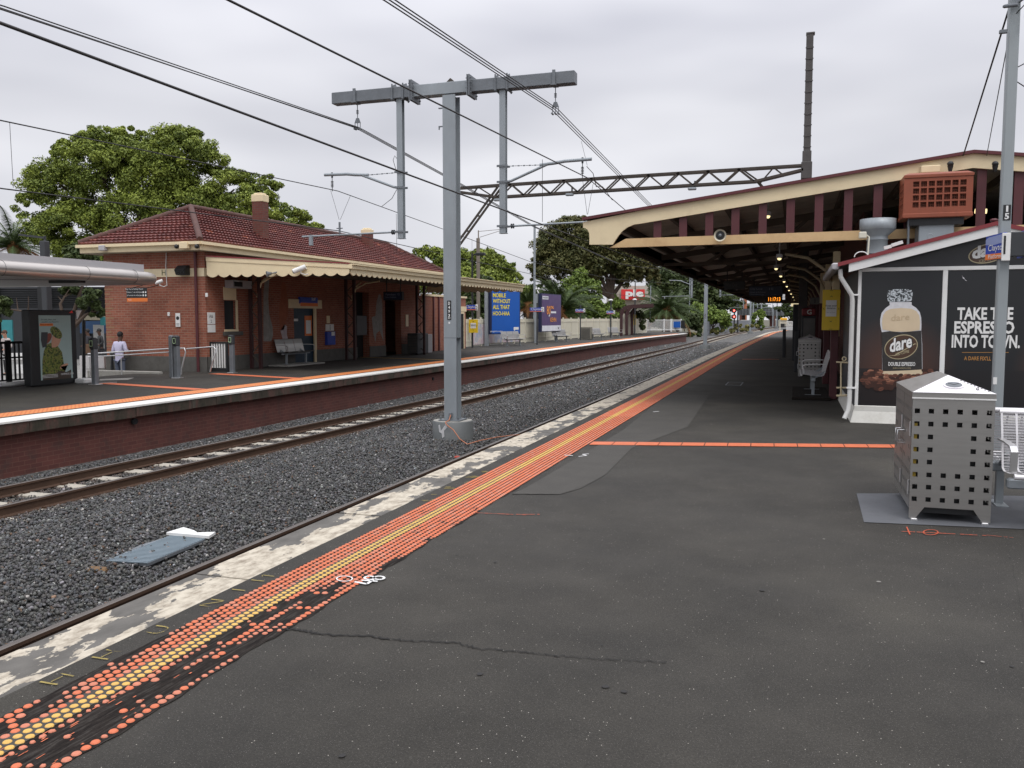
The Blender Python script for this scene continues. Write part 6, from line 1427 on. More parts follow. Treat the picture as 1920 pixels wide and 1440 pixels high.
        # feeder insulator near the arm ends
        xf = -2.10 if s < 0 else 2.16; b = MB(); b.box(xf-.012, xf+.012, -hh-.02, hh+.02, hb+hh+.001, hb+hh+.015); b.box(xf-.03, xf+.03, -hh-.03, -hh-.004, hb-.14, hb+.15); b.box(xf-.05, xf+.05, -.18, .05, hb-.14, hb-.118)
        b.tube([(xf, 0, hb-.14), (xf, 0, hb-.50)], .009, 6)
        for i in range(4): b.tube([(xf, 0, hb-.26-i*.022), (xf, 0, hb-.265-i*.022)], .028, 10)
        b.build('feeder_hanger', GALVD, t)
        b = MB(); b.poly([(xf-.06, 0, hb-.5), (xf+.06, 0, hb-.5), (xf, 0, hb-.42)]); b.prism([(xf-.07, -.01, hb-.52), (xf+.07, -.01, hb-.52), (xf+.03, -.01, hb-.42), (xf-.03, -.01, hb-.42)], (0, .02, 0))
        for q in (-.06, 0, .06): b.bar((xf+q, 0, hb-.52), (xf+q, 0, hb-.64), .012, .012); b.tube([(xf+q, -.05, hb-.64), (xf+q, .05, hb-.64)], .018, 6)
        b.build('wire_clamp', GALVD, t)
    return t
m1 = make_mast(); m1.location = (-6.61, 16.2, -.80)
for (x, y, lab) in ((-6.62, 69.2, 'galvanised catenary mast seen just past the long canopy valance, second from camera'), (-6.75, 146, 'third catenary mast between the tracks, beside the red signals'), (-4.2, 236, 'farthest catenary mast, seen right of the third under the canopy')):
    dup(m1, (x, y, -.80), None, lab)
b = MB(); p = at(845, 778, Y=16.0); b.tube([p, at(842, 788, Y=15.95), at(835, 792, Y=15.8), at(838, 797, Y=15.75), at(850, 806, Y=15.72), at(862, 823, Y=15.7), at(876, 833, Y=15.6)], .011, 6)
b.tube([at(876, 833, Y=15.6), at(900, 826, Z=-.76), at(930, 820, Z=-.76), at(960, 816, Z=-.78), at(985, 815, Z=-.80)], .010, 6)
tag(b.build('earth_cable', mat('orange_cable', (.45, .17, .09), .6)), 'thin orange earth cable trailing from the big mast footing over ballast', 'cable')
b = MB(); p = at(845, 778, Y=16.04); b.bbox(p.x-.03, p.x+.03, 16.0, 16.06, p.z-.05, p.z+.05, .01); tag(b.build('earth_lug', GALVD, loc=p), 'small metal lug box low on the big mast', 'box')
b = MB(); b.poly([(-6.61+.425*math.cos(a)*1.0+.0, 16.2+.425*math.sin(a), z) for a, z in ((-1.95, -.50), (-1.5, -.46), (-1.45, -.54), (-1.62, -.60), (-1.6, -.72), (-1.72, -.76), (-1.75, -.66), (-1.9, -.64))]); tag(b.build('white_stain', mat('lime_stain', (.5, .5, .5), .8, 0, .3, 12), loc=(-6.61, 15.8, -.6)), 'white lime stain on the round concrete mast footing', 'stain')
# wires: each one thing
def sag(pts, n=12):
    out = []
    for p, q in zip(pts, pts[1:]):
        p, q = Vector(p), Vector(q); L_ = (q-p).length; s = .00045*L_*L_ if L_ > 25 else 0
        for i in range(n): t_ = i/n; v = p.lerp(q, t_); v.z -= 4*s*t_*(1-t_)*.5; out.append(v)
    out.append(Vector(pts[-1])); return out
def wire(pts, r, label, name='overhead_wire', grp='overhead wires'):
    b = MB(); b.tube(sag(pts), r, 5); return tag(b.build(name, WIRE, loc=pts[0]), label, 'wire', grp)
for k, dx in enumerate((0, .045, .09)):
    wire([(-8.80+dx, -6, 4.0), (-8.78+dx, 7.77, 5.22-(k == 1)*.03), (-8.75+dx, 16.2, 5.60)], .009, ('left', 'middle', 'right')[k]+' one of three feeder wires running to left insulator on T mast')
    wire([(-8.75+dx, 16.2, 5.60), (-8.75+dx, 22, 5.29), (-8.75+dx, 29, 4.85), (-8.78+dx, 44, 4.5), (-8.8+dx, 69, 5.6)], .009, ('left', 'middle', 'right')[k]+' one of three feeder wires leaving left insulator beyond T mast')
for k, dx in enumerate((-.06, 0, .06)):
    wire([(-4.45+dx, -4, 4.3), (-4.45+dx, 9.1, 5.26), (-4.46+dx, 16.2, 5.66)], .009, ('left', 'middle', 'right')[k]+' one of three feeder wires crossing sky top centre to T mast right end')
    wire([(-4.46+dx, 16.2, 5.66), (-4.46+dx, 27, 5.28), (-4.5+dx, 42, 4.9), (-4.6+dx, 69, 5.6)], .009, ('left', 'middle', 'right')[k]+' one of three feeder wires running behind lattice gantry to canopy roof')
wire([(-3.9, -8, 3.15), (-3.85, 3.4, 3.14), (-3.83, 16.2, 3.14+.0), (-3.9, 40, 3.2), (-3.9, 69, 3.3)], .010, 'lower contact wire of near track running from upper left past the mast', 'contact_wire')
wire([(-3.85, -6, 3.9), (-3.83, 5.2, 3.88), (-3.81, 16.2, 4.33)], .010, 'messenger wire of near track from top left to right bracket insulator', 'messenger_wire')
wire([(-3.81, 16.2, 4.33), (-3.83, 24, 4.05), (-3.85, 40, 3.7), (-3.9, 69, 4.4)], .009, 'messenger wire of near track beyond the bracket, dropping behind canopy', 'messenger_wire')
wire([(-9.45, -8, 4.0), (-9.45, 8.3, 4.11), (-9.2, 16.2, 4.33)], .009, 'messenger wire of far track crossing left sky to left bracket insulator', 'messenger_wire')
wire([(-9.2, 16.2, 4.33), (-9.45, 22.5, 4.16), (-9.45, 31, 3.77), (-9.3, 45, 3.75), (-9.2, 69, 4.4)], .009, 'messenger wire of far track beyond the mast sloping over verandah roof', 'messenger_wire')
wire([(-9.5, -8, 3.35), (-9.45, 8.3, 3.27), (-9.2, 16.2, 3.50), (-9.3, 30, 3.3), (-9.2, 69, 3.3)], .009, 'contact wire of far track crossing the big tree and station roof', 'contact_wire')
for i, (p, q, lab) in enumerate(((at(18, 228, X=-9.45), at(25, 352, X=-9.45), 'dropper at far left between upper and lower far track wires'), (at(487, 328, X=-9.45), at(487, 345, X=-9.3), 'short dropper stub above the big tree right side'), (at(620, 357, Y=16.2), at(636, 412, Y=16.2), 'left leg of V dropper above the left registration arm'), (at(657, 367, Y=16.2), at(638, 412, Y=16.2), 'right leg of V dropper above the left registration arm'),
        (at(743, 401, Y=16.3), at(744, 474, Y=16.3), 'dropper beside the left drop post of the mast'), (at(1017, 299, X=-3.83), at(1017, 416, X=-3.85), 'long dropper right of the right drop post'), (at(1092, 334, Y=16.6), at(1101, 402, Y=16.4), 'left leg of V dropper by canopy tip'), (at(1112, 345, Y=16.9), at(1102, 402, Y=16.4), 'right leg of V dropper by canopy tip'), (at(1090, 265, X=-4.4), at(1101, 310, Y=16.25), 'jumper wire from feeder down to right bracket'), (at(885, 448, X=-9.45), at(885, 470, X=-9.45), 'dropper stub right of the mast over verandah roof'))):
    b = MB(); b.tube([p, q], .004, 4); tag(b.build('dropper', WIRE, loc=p), lab, 'wire', 'droppers')
b = MB(); b.tube([(-9.17, 16.2, 3.68), (-9.17, 16.2, 3.44)], .022, 8); b.tube([(-9.24, 16.2, 3.55), (-9.10, 16.2, 3.55)], .012, 6); tag(b.build('wire_clip', GALVD, loc=(-9.17, 16.2, 3.5)), 'clip where V dropper meets the left registration arm', 'clip')
b = MB(); b.tube([at(744, 355, Y=16.2), at(735, 372, Y=16.2), at(716, 387, Y=16.3)], .006, 5); b.tube([at(742, 317, Y=16.2), at(737, 300, Y=16.2), at(740, 292, Y=16.2), at(746, 300, Y=16.2)], .006, 5); tag(b.build('jumper_wire', WIRE), 'curved black jumper wires at the left drop post', 'wire')
b = MB(); b.tube([at(1100, 312, Y=16.3), at(1112, 325, Y=16.3), at(1118, 350, Y=16.6), at(1130, 350, Y=17), at(1148, 375, X=-3.85)], .007, 5); tag(b.build('jumper_wire', WIRE), 'looping black jumper wire right of the right bracket', 'wire')
# ---- old lattice gantry
t = thing('lattice_gantry', 'old rusty lattice gantry spanning the tracks to a tall steel post behind canopy', 'gantry', (-5.5, 30, 0))
GY = 30.
xl, xr = -11.95, .18
def gp_(x, top): k = (x-xl)/(xr-xl); zt_ = 6.48+.16*k+.02*math.sin(math.pi*k); return Vector((x, GY, zt_ if top else zt_-.42-.02*math.sin(math.pi*k)))
for nm, tp in (('top_chord', True), ('bottom_chord', False)):
    x0, x1 = (xl, xr) if tp else (-10.45, -1.3); b = MB()
    for yo in (-.14, .14): b.bar(gp_(x0, tp)+Vector((0, yo, 0)), gp_((x0+x1)/2, tp)+Vector((0, yo, 0)), .05, .075 if tp else .08); b.bar(gp_((x0+x1)/2, tp)+Vector((0, yo, 0)), gp_(x1, tp)+Vector((0, yo, 0)), .05, .075 if tp else .08)
    b.build(nm, RUST, t)
b = MB()
for yo in (-.14, .14): b.bar(gp_(-10.45, False)+Vector((0, yo, 0)), gp_(xl, True)+Vector((0, yo, -.14)), .06, .08); b.bar(gp_(-1.3, False)+Vector((0, yo, 0)), gp_(xr, True)+Vector((0, yo, -.14)), .06, .08)
b.build('end_chord', RUST, t)
n = 18; b = MB(); x0, x1 = -10.4, -1.35
for i in range(n):
    a, c = x0+(x1-x0)*i/n, x0+(x1-x0)*(i+1)/n; tp = i % 2
    p, q = gp_(a, bool(tp)), gp_(c, not tp)
    b.bar(p+Vector((0, -.14, 0)), q+Vector((0, -.14, 0)), .05, .045); b.bar(p+Vector((0, .14, 0)), q+Vector((0, .14, 0)), .05, .045)
b.bar(gp_(-11.2, True), gp_(-10.6, False)+Vector((0, 0, .04)), .05, .045); b.bar(gp_(-11.2, True), (-11.35, GY, 6.28), .05, .045); b.bar(gp_(-.75, True), (-1.2, GY, 6.10), .05, .045); b.bar(gp_(-.75, True), (-.45, GY, 6.38), .05, .045)
b.build('lacing', RUST, t)
b = MB(); 
for o in (-.07, .09): b.bar(gp_(-10.35, True)+Vector((o, 0, -.05)), Vector((-12.05+o, GY, 4.35)), .06, .07)
for k in (.25, .5, .75, .93): q = gp_(-10.35, True).lerp(Vector((-12.05, GY, 4.35)), k); b.bar(q+Vector((-.08, 0, 0)), q+Vector((.1, 0, 0)), .05, .05)
b.build('diagonal_brace', RUST, t)
b = MB(); b.bar(gp_(-1.25, False), (-.88, GY, 5.75), .09, .09); b.bar((-.88, GY, 5.75), (.3, GY, 4.9), .09, .09); b.bar(gp_(-1.75, True), gp_(-1.2, False), .05, .05); b.build('right_brace', RUST, t)
b = MB(); b.bbox(-12.2, -12.0, GY-.1, GY+.1, 0, 6.55, .01); b.build('left_column', RUST, t)
pxx = .285; b = MB(); b.bbox(pxx-.14, pxx+.14, GY-.14, GY+.14, 0, 7.1, .015); b.bbox(pxx-.11, pxx+.11, GY-.11, GY+.11, 7.1, 10.8, .01)
for z in np.arange(7.2, 10.7, .35): b.box(pxx-.125, pxx+.125, GY-.125, GY-.111, z, z+.04)
b.bbox(pxx-.12, pxx+.15, GY-.12, GY+.12, 10.8, 10.86, .01); b.bbox(pxx-.17, pxx+.17, GY-.17, GY+.17, 6.2, 6.75, .02); b.build('tall_post', mat('dark_brown_steel', (.085, .08, .077), .75, .2, .35, 2, .2, 40, .3), t)
for (u, v, lab) in ((935, 366, 'small lamp clamped under the lattice gantry left end'), (1070, 356, 'small lamp clamped under the middle of lattice gantry'), (1300, 345, 'small lamp clamped under the lattice gantry right half')):
    p = at(u, v+8, Y=GY-.1); q = at(u, v, Y=GY-.1); lt = thing('gantry_lamp', lab, 'lamp', p, 'gantry lamps'); b = MB(); b.tube([q+Vector((.05, 0, .1)), q+Vector((.05, 0, -.02)), p], .03, 6); b.build('bracket', DKGREY, lt); b = MB(); b.bbox(p.x-.18, p.x+.10, p.y-.08, p.y+.08, p.z-.06, p.z+.03, .02); b.build('housing', GALV, lt)
# ================================================================ long platform canopy
CT = thing('platform_canopy', 'long maroon and cream gabled platform canopy with dark underside on near platform', 'canopy', (2.6, 40, 0))
CY = 15.5; CE = 80.; XA = 2.66; AZ = 4.27; XT = -3.72; TZ = 3.44; SL = (AZ-TZ)/(XA-XT); XR = 2*XA-XT
def rz_(x): return AZ-abs(x-XA)*SL
b = MB()
for s in (-1, 1):
    x0, x1 = (XT, XA) if s < 0 else (XA, XR)
    b.prism([(x0, CY-.12, rz_(x0)), (x1, CY-.12, rz_(x1)), (x1, CY-.12, rz_(x1)+.05), (x0, CY-.12, rz_(x0)+.05)], (0, .2, 0))
b.build('roof_edge', mat('maroon_flashing', (.10, .018, .022), .45, 0, .15, 2), CT)
b = MB()
n = 90
for s in (-1, 1):
    x0, x1 = (XT, XA) if s < 0 else (XA, XR)
    b.poly([(x0, CY, rz_(x0)+.03), (x1, CY, rz_(x1)+.03), (x1, CE, rz_(x1)+.03), (x0, CE, rz_(x0)+.03)]); b.poly([(x0, CY, rz_(x0)-.02), (x0, CE, rz_(x0)-.02), (x1, CE, rz_(x1)-.02), (x1, CY, rz_(x1)-.02)], 1)
b.build('roof_sheet', [mat('maroon_iron', (.09, .03, .03), .6), DARKTIM], CT)
def CP(x, y): p = at(1080+x/3.43, 260+y/3.43, Y=CY-.06); return (p.x, CY-.06, p.z)
hz_pts = [CP(*q) for q in ((45, 537), (45, 572), (62, 577), (76, 588), (84, 606), (86, 630), (86, 681), (236, 681), (252, 655), (272, 625), (298, 594), (330, 570), (372, 552), (420, 545))]
barge_d = .225
b = MB()
xe = hz_pts[-1][0]; 
poly = hz_pts[:]; poly += [(xe, CY-.06, rz_(xe))]
b.prism(poly[::-1], (0, .05, 0))
for s in (-1, 1):
    xa, xb = (xe, XA) if s < 0 else (XA, 2*XA-xe)
    d0 = rz_(xe)-hz_pts[-1][2]
    dA, dB = (d0, barge_d) if s < 0 else (barge_d, d0)
    b.prism([(xa, CY-.06, rz_(xa)), (xb, CY-.06, rz_(xb)), (xb, CY-.06, rz_(xb)-dB), (xa, CY-.06, rz_(xa)-dA)], (0, .05, 0))
b.build('barge_board', CREAM, CT)
zc0, zc1 = 2.965, 3.105
CHORD = mat('aged_cream_beam', (.62, .43, .22), .6, 0, .1, 1.5, .08, 30, .3, (.30, .14, .06))
b = MB(); x0c = CP(300, 610)[0]-.25; b.prism([(x0c, CY-.02, zc0-.03), (9.0, CY-.02, zc0+.035), (9.0, CY-.02, zc1+.05), (x0c+.3, CY-.02, zc1-.015)], (0, .09, 0)); b.build('tie_beam', CHORD, CT)
for u in (1233, 1281, 1330, 1379, 1430, 1482, 1535, 1590, 1645, 1704, 1768, 1838, 1908):
    x = at(u, 410, Y=CY).x; b = MB(); zt_ = rz_(x)-barge_d+.02; b.box(x-.068, x+.068, CY-.005, CY+.04, zc1-.012+.004*(x+3), zt_) ; b.build('gable_slat', MAROON, CT)
# underside structure
b = MB()
for x in (-3.2, -2.2, -1.2, -.2, .8, 1.8): b.box(x-.04, x+.04, CY+.06, CE, rz_(x)-.16, rz_(x)-.02)
for x in (3.4, 4.4, 5.4): b.box(x-.04, x+.04, CY+.06, CE, rz_(x)-.16, rz_(x)-.02)
b.build('purlins', RAFTER, CT)
for i, y in enumerate(np.arange(CY+3.1, CE, 4.3)):
    b = MB(); b.box(-3.3, 5.2, y-.04, y+.04, 3.04, 3.11) if i % 2 else None
    b.bar((XT+.25, y, rz_(XT+.25)-.24), (XA, y, rz_(XA)-.24), .08, .14)
    for xx in (-2.2, -.4): b.bar((xx, y, 3.1), (xx+.7, y, rz_(xx+.7)-.22), .06, .07)
    b.build('roof_truss', RAFTER if i else RAFTER, CT)
PX = .80
for i, y in enumerate(np.arange(CY+3.1, CE, 4.3)):
    b = MB(); b.bbox(PX-.075, PX+.075, y-.075, y+.075, 0, 2.1, .01); b.build('post', MAROON, CT)
    b = MB(); b.bbox(PX-.07, PX+.07, y-.07, y+.07, 2.1, 3.0, .01); b.build('post_head', CREAM if i < 3 else MAROON, CT)
    b = MB(); b.tube([(PX-.05, y, 2.3), (PX-.2, y, 2.62), (PX-.55, y, 2.88), (PX-1.0, y, 2.97)], .035, 6); b.build('bracket', mat('dull_cream', (.35, .29, .19), .7) if i == 0 else bpy.data.materials['dull_cream'], CT)
b = MB(); valance(b, (-3.38, CY+.1, 0), (-3.38, CE, 0), 3.02, 3.36, 3.36, .26, .02, .06, 4); b.build('side_valance', RAFTER, CT)
b = MB(); b.box(-3.42, -3.36, CY+.1, CE, 3.16, 3.34); b.build('eave_beam', RAFTER, CT)
b = MB(); b.box(-3.3, 1.3, CE-.1, CE, 3.0, 4.0); b.build('far_gable', RAFTER, CT)
# lamps hanging in a row
for i, (y, z) in enumerate(((16.6, 3.55), (18.2, 2.88), (22.6, 2.92), (27, 2.94), (31.3, 2.95), (36, 2.95), (41, 2.95), (47, 2.95), (54, 2.95), (62, 2.95))):
    x = at(1440, 400, Y=16.6).x if i == 0 else at(1462, 455, Y=18.2).x if i == 1 else -.48+.012*(y-20)
    lab = ['lit canopy lamp in the gable above the tie beam', 'lit canopy lamp nearest behind the tie beam'][i] if i < 2 else ['third', 'fourth', 'fifth', 'sixth', 'seventh', 'eighth', 'ninth', 'tenth'][i-2]+' lit canopy lamp counting from the front of the long canopy'
    lt = thing('canopy_lamp', lab, 'lamp', (x, y, z), 'lamps in a row under the long canopy'); b = MB(); b.bbox(x-.06, x+.06, y-.15, y+.15, z-.02, z+.06, .01); b.tube([(x, y, z+.06), (x, y, z+.3)], .012, 6); b.build('fitting', SILV2, lt)
    b = MB(); b.ball((x, y, z-.025), (.04, .10, .035), n=10, k=6); b.build('lit_bulb', LAMP, lt)
p = at(1828, 396, Y=18); b = MB(); b.tube([p, at(1850, 396, Y=18)], .045, 8); tag(b.build('tube_lamp', LAMP, loc=p), 'lit yellow tube lamp under canopy just right of the cooler', 'lamp')
p = at(1350, 441, Y=CY-.2); t = thing('horn_speaker', 'round white horn loudspeaker on the canopy tie beam', 'loudspeaker', p)
b = MB(); n = 24; rr = .10
prf = [(-.0, .105), (.012, .105), (.02, .09), (.10, .045), (.16, .035)]
vs_ = [(p.x+r*math.cos(2*math.pi*k/n), p.y+d, p.z+r*math.sin(2*math.pi*k/n)) for d, r in prf for k in range(n)]
b.raw(vs_, [(i*n+k, i*n+(k+1) % n, (i+1)*n+(k+1) % n, (i+1)*n+k) for i in range(len(prf)-1) for k in range(n)], 0, True); b.build('horn', mat('ivory_horn', (.62, .58, .46), .5), t)
b = MB(); b.prism([(p.x+r*math.cos(a), p.y+.03, p.z+r*math.sin(a)) for r, a in ((.075, 2*math.pi*k/20) for k in range(20))], (0, .05, 0)); b.build('horn_throat', BLACK, t)
b = MB(); b.ball((p.x, p.y+.02, p.z), (.03, .02, .03)); b.build('driver', GALVD, t)
for (u, lab) in ((1782, 'left black gooseneck floodlight on canopy gable near apex'), (1866, 'right black gooseneck floodlight on canopy gable near apex')):
    p = at(u, 311, Y=CY-.2); lt = thing('gable_floodlight', lab, 'lamp', p); b = MB(); b.ball((p.x, p.y, p.z+.03), (.05, .06, .045)); b.tube([(p.x, p.y, p.z), (p.x, p.y, p.z-.09)], [.045, .025], 8); b.build('head', BLACK, lt)
p = at(1745, 317, Y=CY-.12); b = MB(); b.bbox(p.x-.145, p.x+.14, CY-.16, CY-.065, p.z-.06, p.z+.055, .01); tag(b.build('junction_box', CREAM, loc=p), 'cream rectangular box on canopy barge board above the cooler', 'box')
# signs hung under the canopy
DIMW = mat('dim_lettering', (.20, .22, .27), .6)
def hung(name, u0, v0, u1, v1, Y, label, lines, m=BLACK, tm=DIMW, th=.12, top=3.05, bold=.0):
    a, c = at(u0, v1, Y=Y), at(u1, v0, Y=Y); t = thing(name, label, 'display', ((a.x+c.x)/2, Y, a.z))
    MB().bbox(a.x, c.x, Y, Y+th, a.z, c.z, .008).build('case', m, t); b = MB(); w, h = c.x-a.x, c.z-a.z
    for s, fx, fz, fw, fh in lines: b.text(s, (a.x+w*fx, Y-.004, a.z+h*fz), 1, bold=bold, width=w*fw, height=h*fh)
    b.build('lettering', tm, t); b = MB()
    for x in (a.x+w*.15, c.x-w*.15): b.tube([(x, Y+th/2, c.z), (x, Y+th/2, max(top, c.z+.05))], .015, 6)
    b.build('hanger', BLACK, t); return t
hung('train_display', 1404, 536, 1468, 555, 30, 'dark next train display hanging under the long canopy', (('City Loop', .22, .7, .36, .25), ('10', .66, .7, .12, .24), ('Limited via Richmond', .26, .38, .46, .16), ('Dandenong', .25, .14, .38, .12), ('Altona', .74, .14, .15, .12)), mat('dim_navy', (.008, .014, .035), .4), DIMW)
hung('clock_display', 1434, 555, 1466, 567, 41, 'orange lit digital clock hanging under the long canopy', (('11:17:13', .56, .5, .7, .6),), BLACK, LEDO, bold=.0)
for (v, lab) in ((554, 'upper small white box beside the digital clock'), (559.5, 'lower small white box beside the digital clock')):
    p = at(1469.5, v, Y=41); b = MB(); b.bbox(p.x-.055, p.x+.055, 41, 41.1, p.z-.055, p.z+.055, .005); tag(b.build('white_box', mat('lit_white_panel', (.8, .8, .82), .5, emit=.5) if 'upper' in lab else bpy.data.materials['lit_white_panel'], loc=p), lab, 'sign')
hung('way_out_sign', 1357, 527, 1397, 543, 26, 'dark way out sign with arrow hanging under canopy edge', (('Way Out', .35, .5, .58, .55),), mat('dim_panel', (.025, .024, .022), .7), mat('very_dim_lettering', (.07, .065, .06), .7))
hung('exit_light', 1483, 569, 1498, 574.5, 48, 'small lit cream sign box at the dark far end of canopy', (('EXIT', .8, .5, .2, .5),), mat('lit_cream_panel', (.85, .72, .45), .5, emit=.8), BLACK)
p = at(1528, 564, Y=24); t = thing('number_box', 'dim box sign with number 1 beside the yellow distancing sign', 'sign', p); MB().bbox(p.x-.12, p.x+.12, 24, 24.08, p.z-.09, p.z+.09, .005).build('panel', mat('dim_beige_panel', (.10, .095, .085), .6), t); b = MB(); b.text('1', (p.x, 23.99, p.z), .16, bold=.02); b.build('lettering', BLACK, t)
# yellow distancing sign on canopy post
t = thing('distancing_sign', 'large yellow keep your distance sign hung on the canopy post by kiosk', 'sign', (.77, 18.5, 1.4))
a, c = at(1540.5, 619, Y=18.3), at(1576, 543, Y=18.3); ysign(t, 0, 18.3, a.z, c.z, a.x, c.x)
# building under the canopy
bt_ = thing('platform_building', 'dark maroon brick platform building deep under the long canopy', 'building', (3.5, 45, 0))
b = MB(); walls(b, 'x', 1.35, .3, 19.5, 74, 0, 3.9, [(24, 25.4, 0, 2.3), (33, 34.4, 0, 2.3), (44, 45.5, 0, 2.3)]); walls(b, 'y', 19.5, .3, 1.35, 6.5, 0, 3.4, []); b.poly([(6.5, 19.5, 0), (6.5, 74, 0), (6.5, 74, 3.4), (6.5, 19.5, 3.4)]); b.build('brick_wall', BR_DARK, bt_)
for y in (24.1, 33.1, 44.1): MB().box(1.5, 1.56, y-.1, y+1.4, 0, 2.3).build('door', DOORB, bt_)
for y in (28, 38, 50, 60): b = MB(); b.bbox(1.28, 1.35, y, y+1.4, 1.1, 2.3, .01); b.build('window_frame', CREAM, bt_); MB().box(1.26, 1.28, y+.1, y+1.3, 1.2, 2.2).build('window_pane', GLASS, bt_)
# bench under the canopy
cb = dup(rb, (.42, 19.6, .05), -math.pi/2, 'grey slatted bench on low plinth under the canopy left of the kiosk')
a = at(1488, 750, Z=0); b = MB(); b.bbox(.0, .75, 18.2, 21.0, 0, .06, .01); tag(b.build('bench_plinth', ASPD, loc=(.4, 18.5, 0)), 'low black plinth under the slatted canopy bench', 'plinth')
# vending machine, second bin, cabinets in the dark
t = thing('vending_machine', 'red topped drinks vending machine with letter G in the canopy shade', 'vending machine', (.5, 30, 0))
a, c = at(1502, 655, Y=29), at(1530, 578, Y=29); b = MB(); zs = zat(1510, 592, Y=29); b.bbox(a.x, c.x, 29, 29.8, 0, zs, .02); b.build('cabinet', DKGREY, t); b = MB(); b.bbox(a.x, c.x, 28.98, 29.8, zs, c.z, .03); b.build('red_header', mat('dark_red_header', (.22, .015, .02), .4), t)
MB().box(a.x+.05, a.x+.4, 28.97, 29, .5, zs-.08).build('front_panel', mat('scuffed_grey_panel', (.16, .155, .15), .5, 0, .4, 3), t); b = MB(); b.text('G', (a.x+.22, 28.96, (zs+c.z)/2), .22, bold=.02); b.build('lettering', WHITE, t)
b2 = dup(bpy.data.objects['steel_bin'], (.45, 26.2, 0), None, 'shaded steel bin with punched holes standing under canopy by the vending machine')
for (x, y, w, h, lab) in ((.12, 27.5, .16, 1.3, 'dark cabinet beside yellow bollard deep under the canopy'), (.22, 35, .5, 2.2, 'tall dark cabinet against platform building deep under canopy')):
    b = MB(); b.bbox(x-w/2, x+w/2, y, y+.6, 0, h, .02); b.box(x-w/2+.03, x+w/2-.03, y-.01, y-.001, h*.3, h*.9); tag(b.build('dark_cabinet', DKGREY, loc=(x, y, 0)), lab, 'cabinet')
b = MB(); p = at(1491, 675, Z=0); b.tube([(p.x, 30.0, 0), (p.x, 30, 1.1)], .05, 8); b.ball((p.x, 30, 1.1), .05); tag(b.build('bollard', mat('dull_yellow_post', (.28, .24, .12), .6), loc=(p.x, 30, 0)), 'dull yellow bollard in the canopy shade', 'bollard')
b = MB(); p = at(1471, 664, Z=0); b.bbox(p.x-.07, p.x+.07, 38, 38.15, 0, 1.2, .02); tag(b.build('bollard', DKGREY, loc=(p.x, 38, 0)), 'slim dark ticket post at the end of canopy strip', 'bollard')
# ================================================================ trees
def leaves(name, blobs, n, size, m, parent, loc, seed, clump=.30, up=.0, elong=1.5):
    rg = np.random.default_rng(seed); bl = np.array(blobs, float); vol = (bl[:, 3]*bl[:, 4]+bl[:, 3]*bl[:, 5]); w = vol/vol.sum()
    nc = max(40, int(n/(95 if n < 2e5 else 190))); bi = rg.choice(len(bl), nc, p=w); d = rg.normal(size=(nc, 3)); d /= np.linalg.norm(d, axis=1)[:, None]
    d[:, 2] = np.where((d[:, 2] < -.35) & (rg.random(nc) < .75), -d[:, 2], d[:, 2])
    rad = rg.uniform(.62, 1.03, nc)[:, None]; cc = bl[bi, :3]+d*bl[bi, 3:6]*rad; cr_ = bl[bi, 3:6].mean(1)*clump*rg.uniform(.6, 1.35, nc); ct = rg.uniform(0, 1, nc)
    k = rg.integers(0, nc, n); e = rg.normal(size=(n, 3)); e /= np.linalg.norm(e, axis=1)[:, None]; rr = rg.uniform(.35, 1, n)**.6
    p = cc[k]+e*(cr_[k]*rr)[:, None]*np.array([1, 1, .72])
    nrm = e*.75+rg.normal(size=(n, 3))*.55+np.array([0, 0, .35]); nrm /= np.linalg.norm(nrm, axis=1)[:, None]
    a = np.cross(nrm, rg.normal(size=(n, 3))); a /= np.linalg.norm(a, axis=1)[:, None]; b_ = np.cross(nrm, a); s = size*rg.uniform(.6, 1.3, n)[:, None]
    V = np.stack([p-a*s*elong*.5, p-b_*s*.38+nrm*s*.1, p+a*s*elong*.5, p+b_*s*.38+nrm*s*.1], 1).reshape(-1, 3)-np.array(loc)
    me = bpy.data.meshes.new(name); me.vertices.add(n*4); me.vertices.foreach_set('co', V.ravel()); me.loops.add(n*4); me.loops.foreach_set('vertex_index', np.arange(n*4))
    me.polygons.add(n); me.polygons.foreach_set('loop_start', np.arange(n)*4); me.polygons.foreach_set('loop_total', np.full(n, 4)); me.update(calc_edges=True)
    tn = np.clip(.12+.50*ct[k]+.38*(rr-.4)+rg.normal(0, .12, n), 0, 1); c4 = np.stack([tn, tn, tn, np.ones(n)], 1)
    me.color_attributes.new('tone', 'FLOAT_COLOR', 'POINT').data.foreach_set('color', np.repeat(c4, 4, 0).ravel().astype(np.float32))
    me.materials.append(m); o = bpy.data.objects.new(name, me); COL.objects.link(o); o.parent = parent; WL[o] = WL[parent]; return o
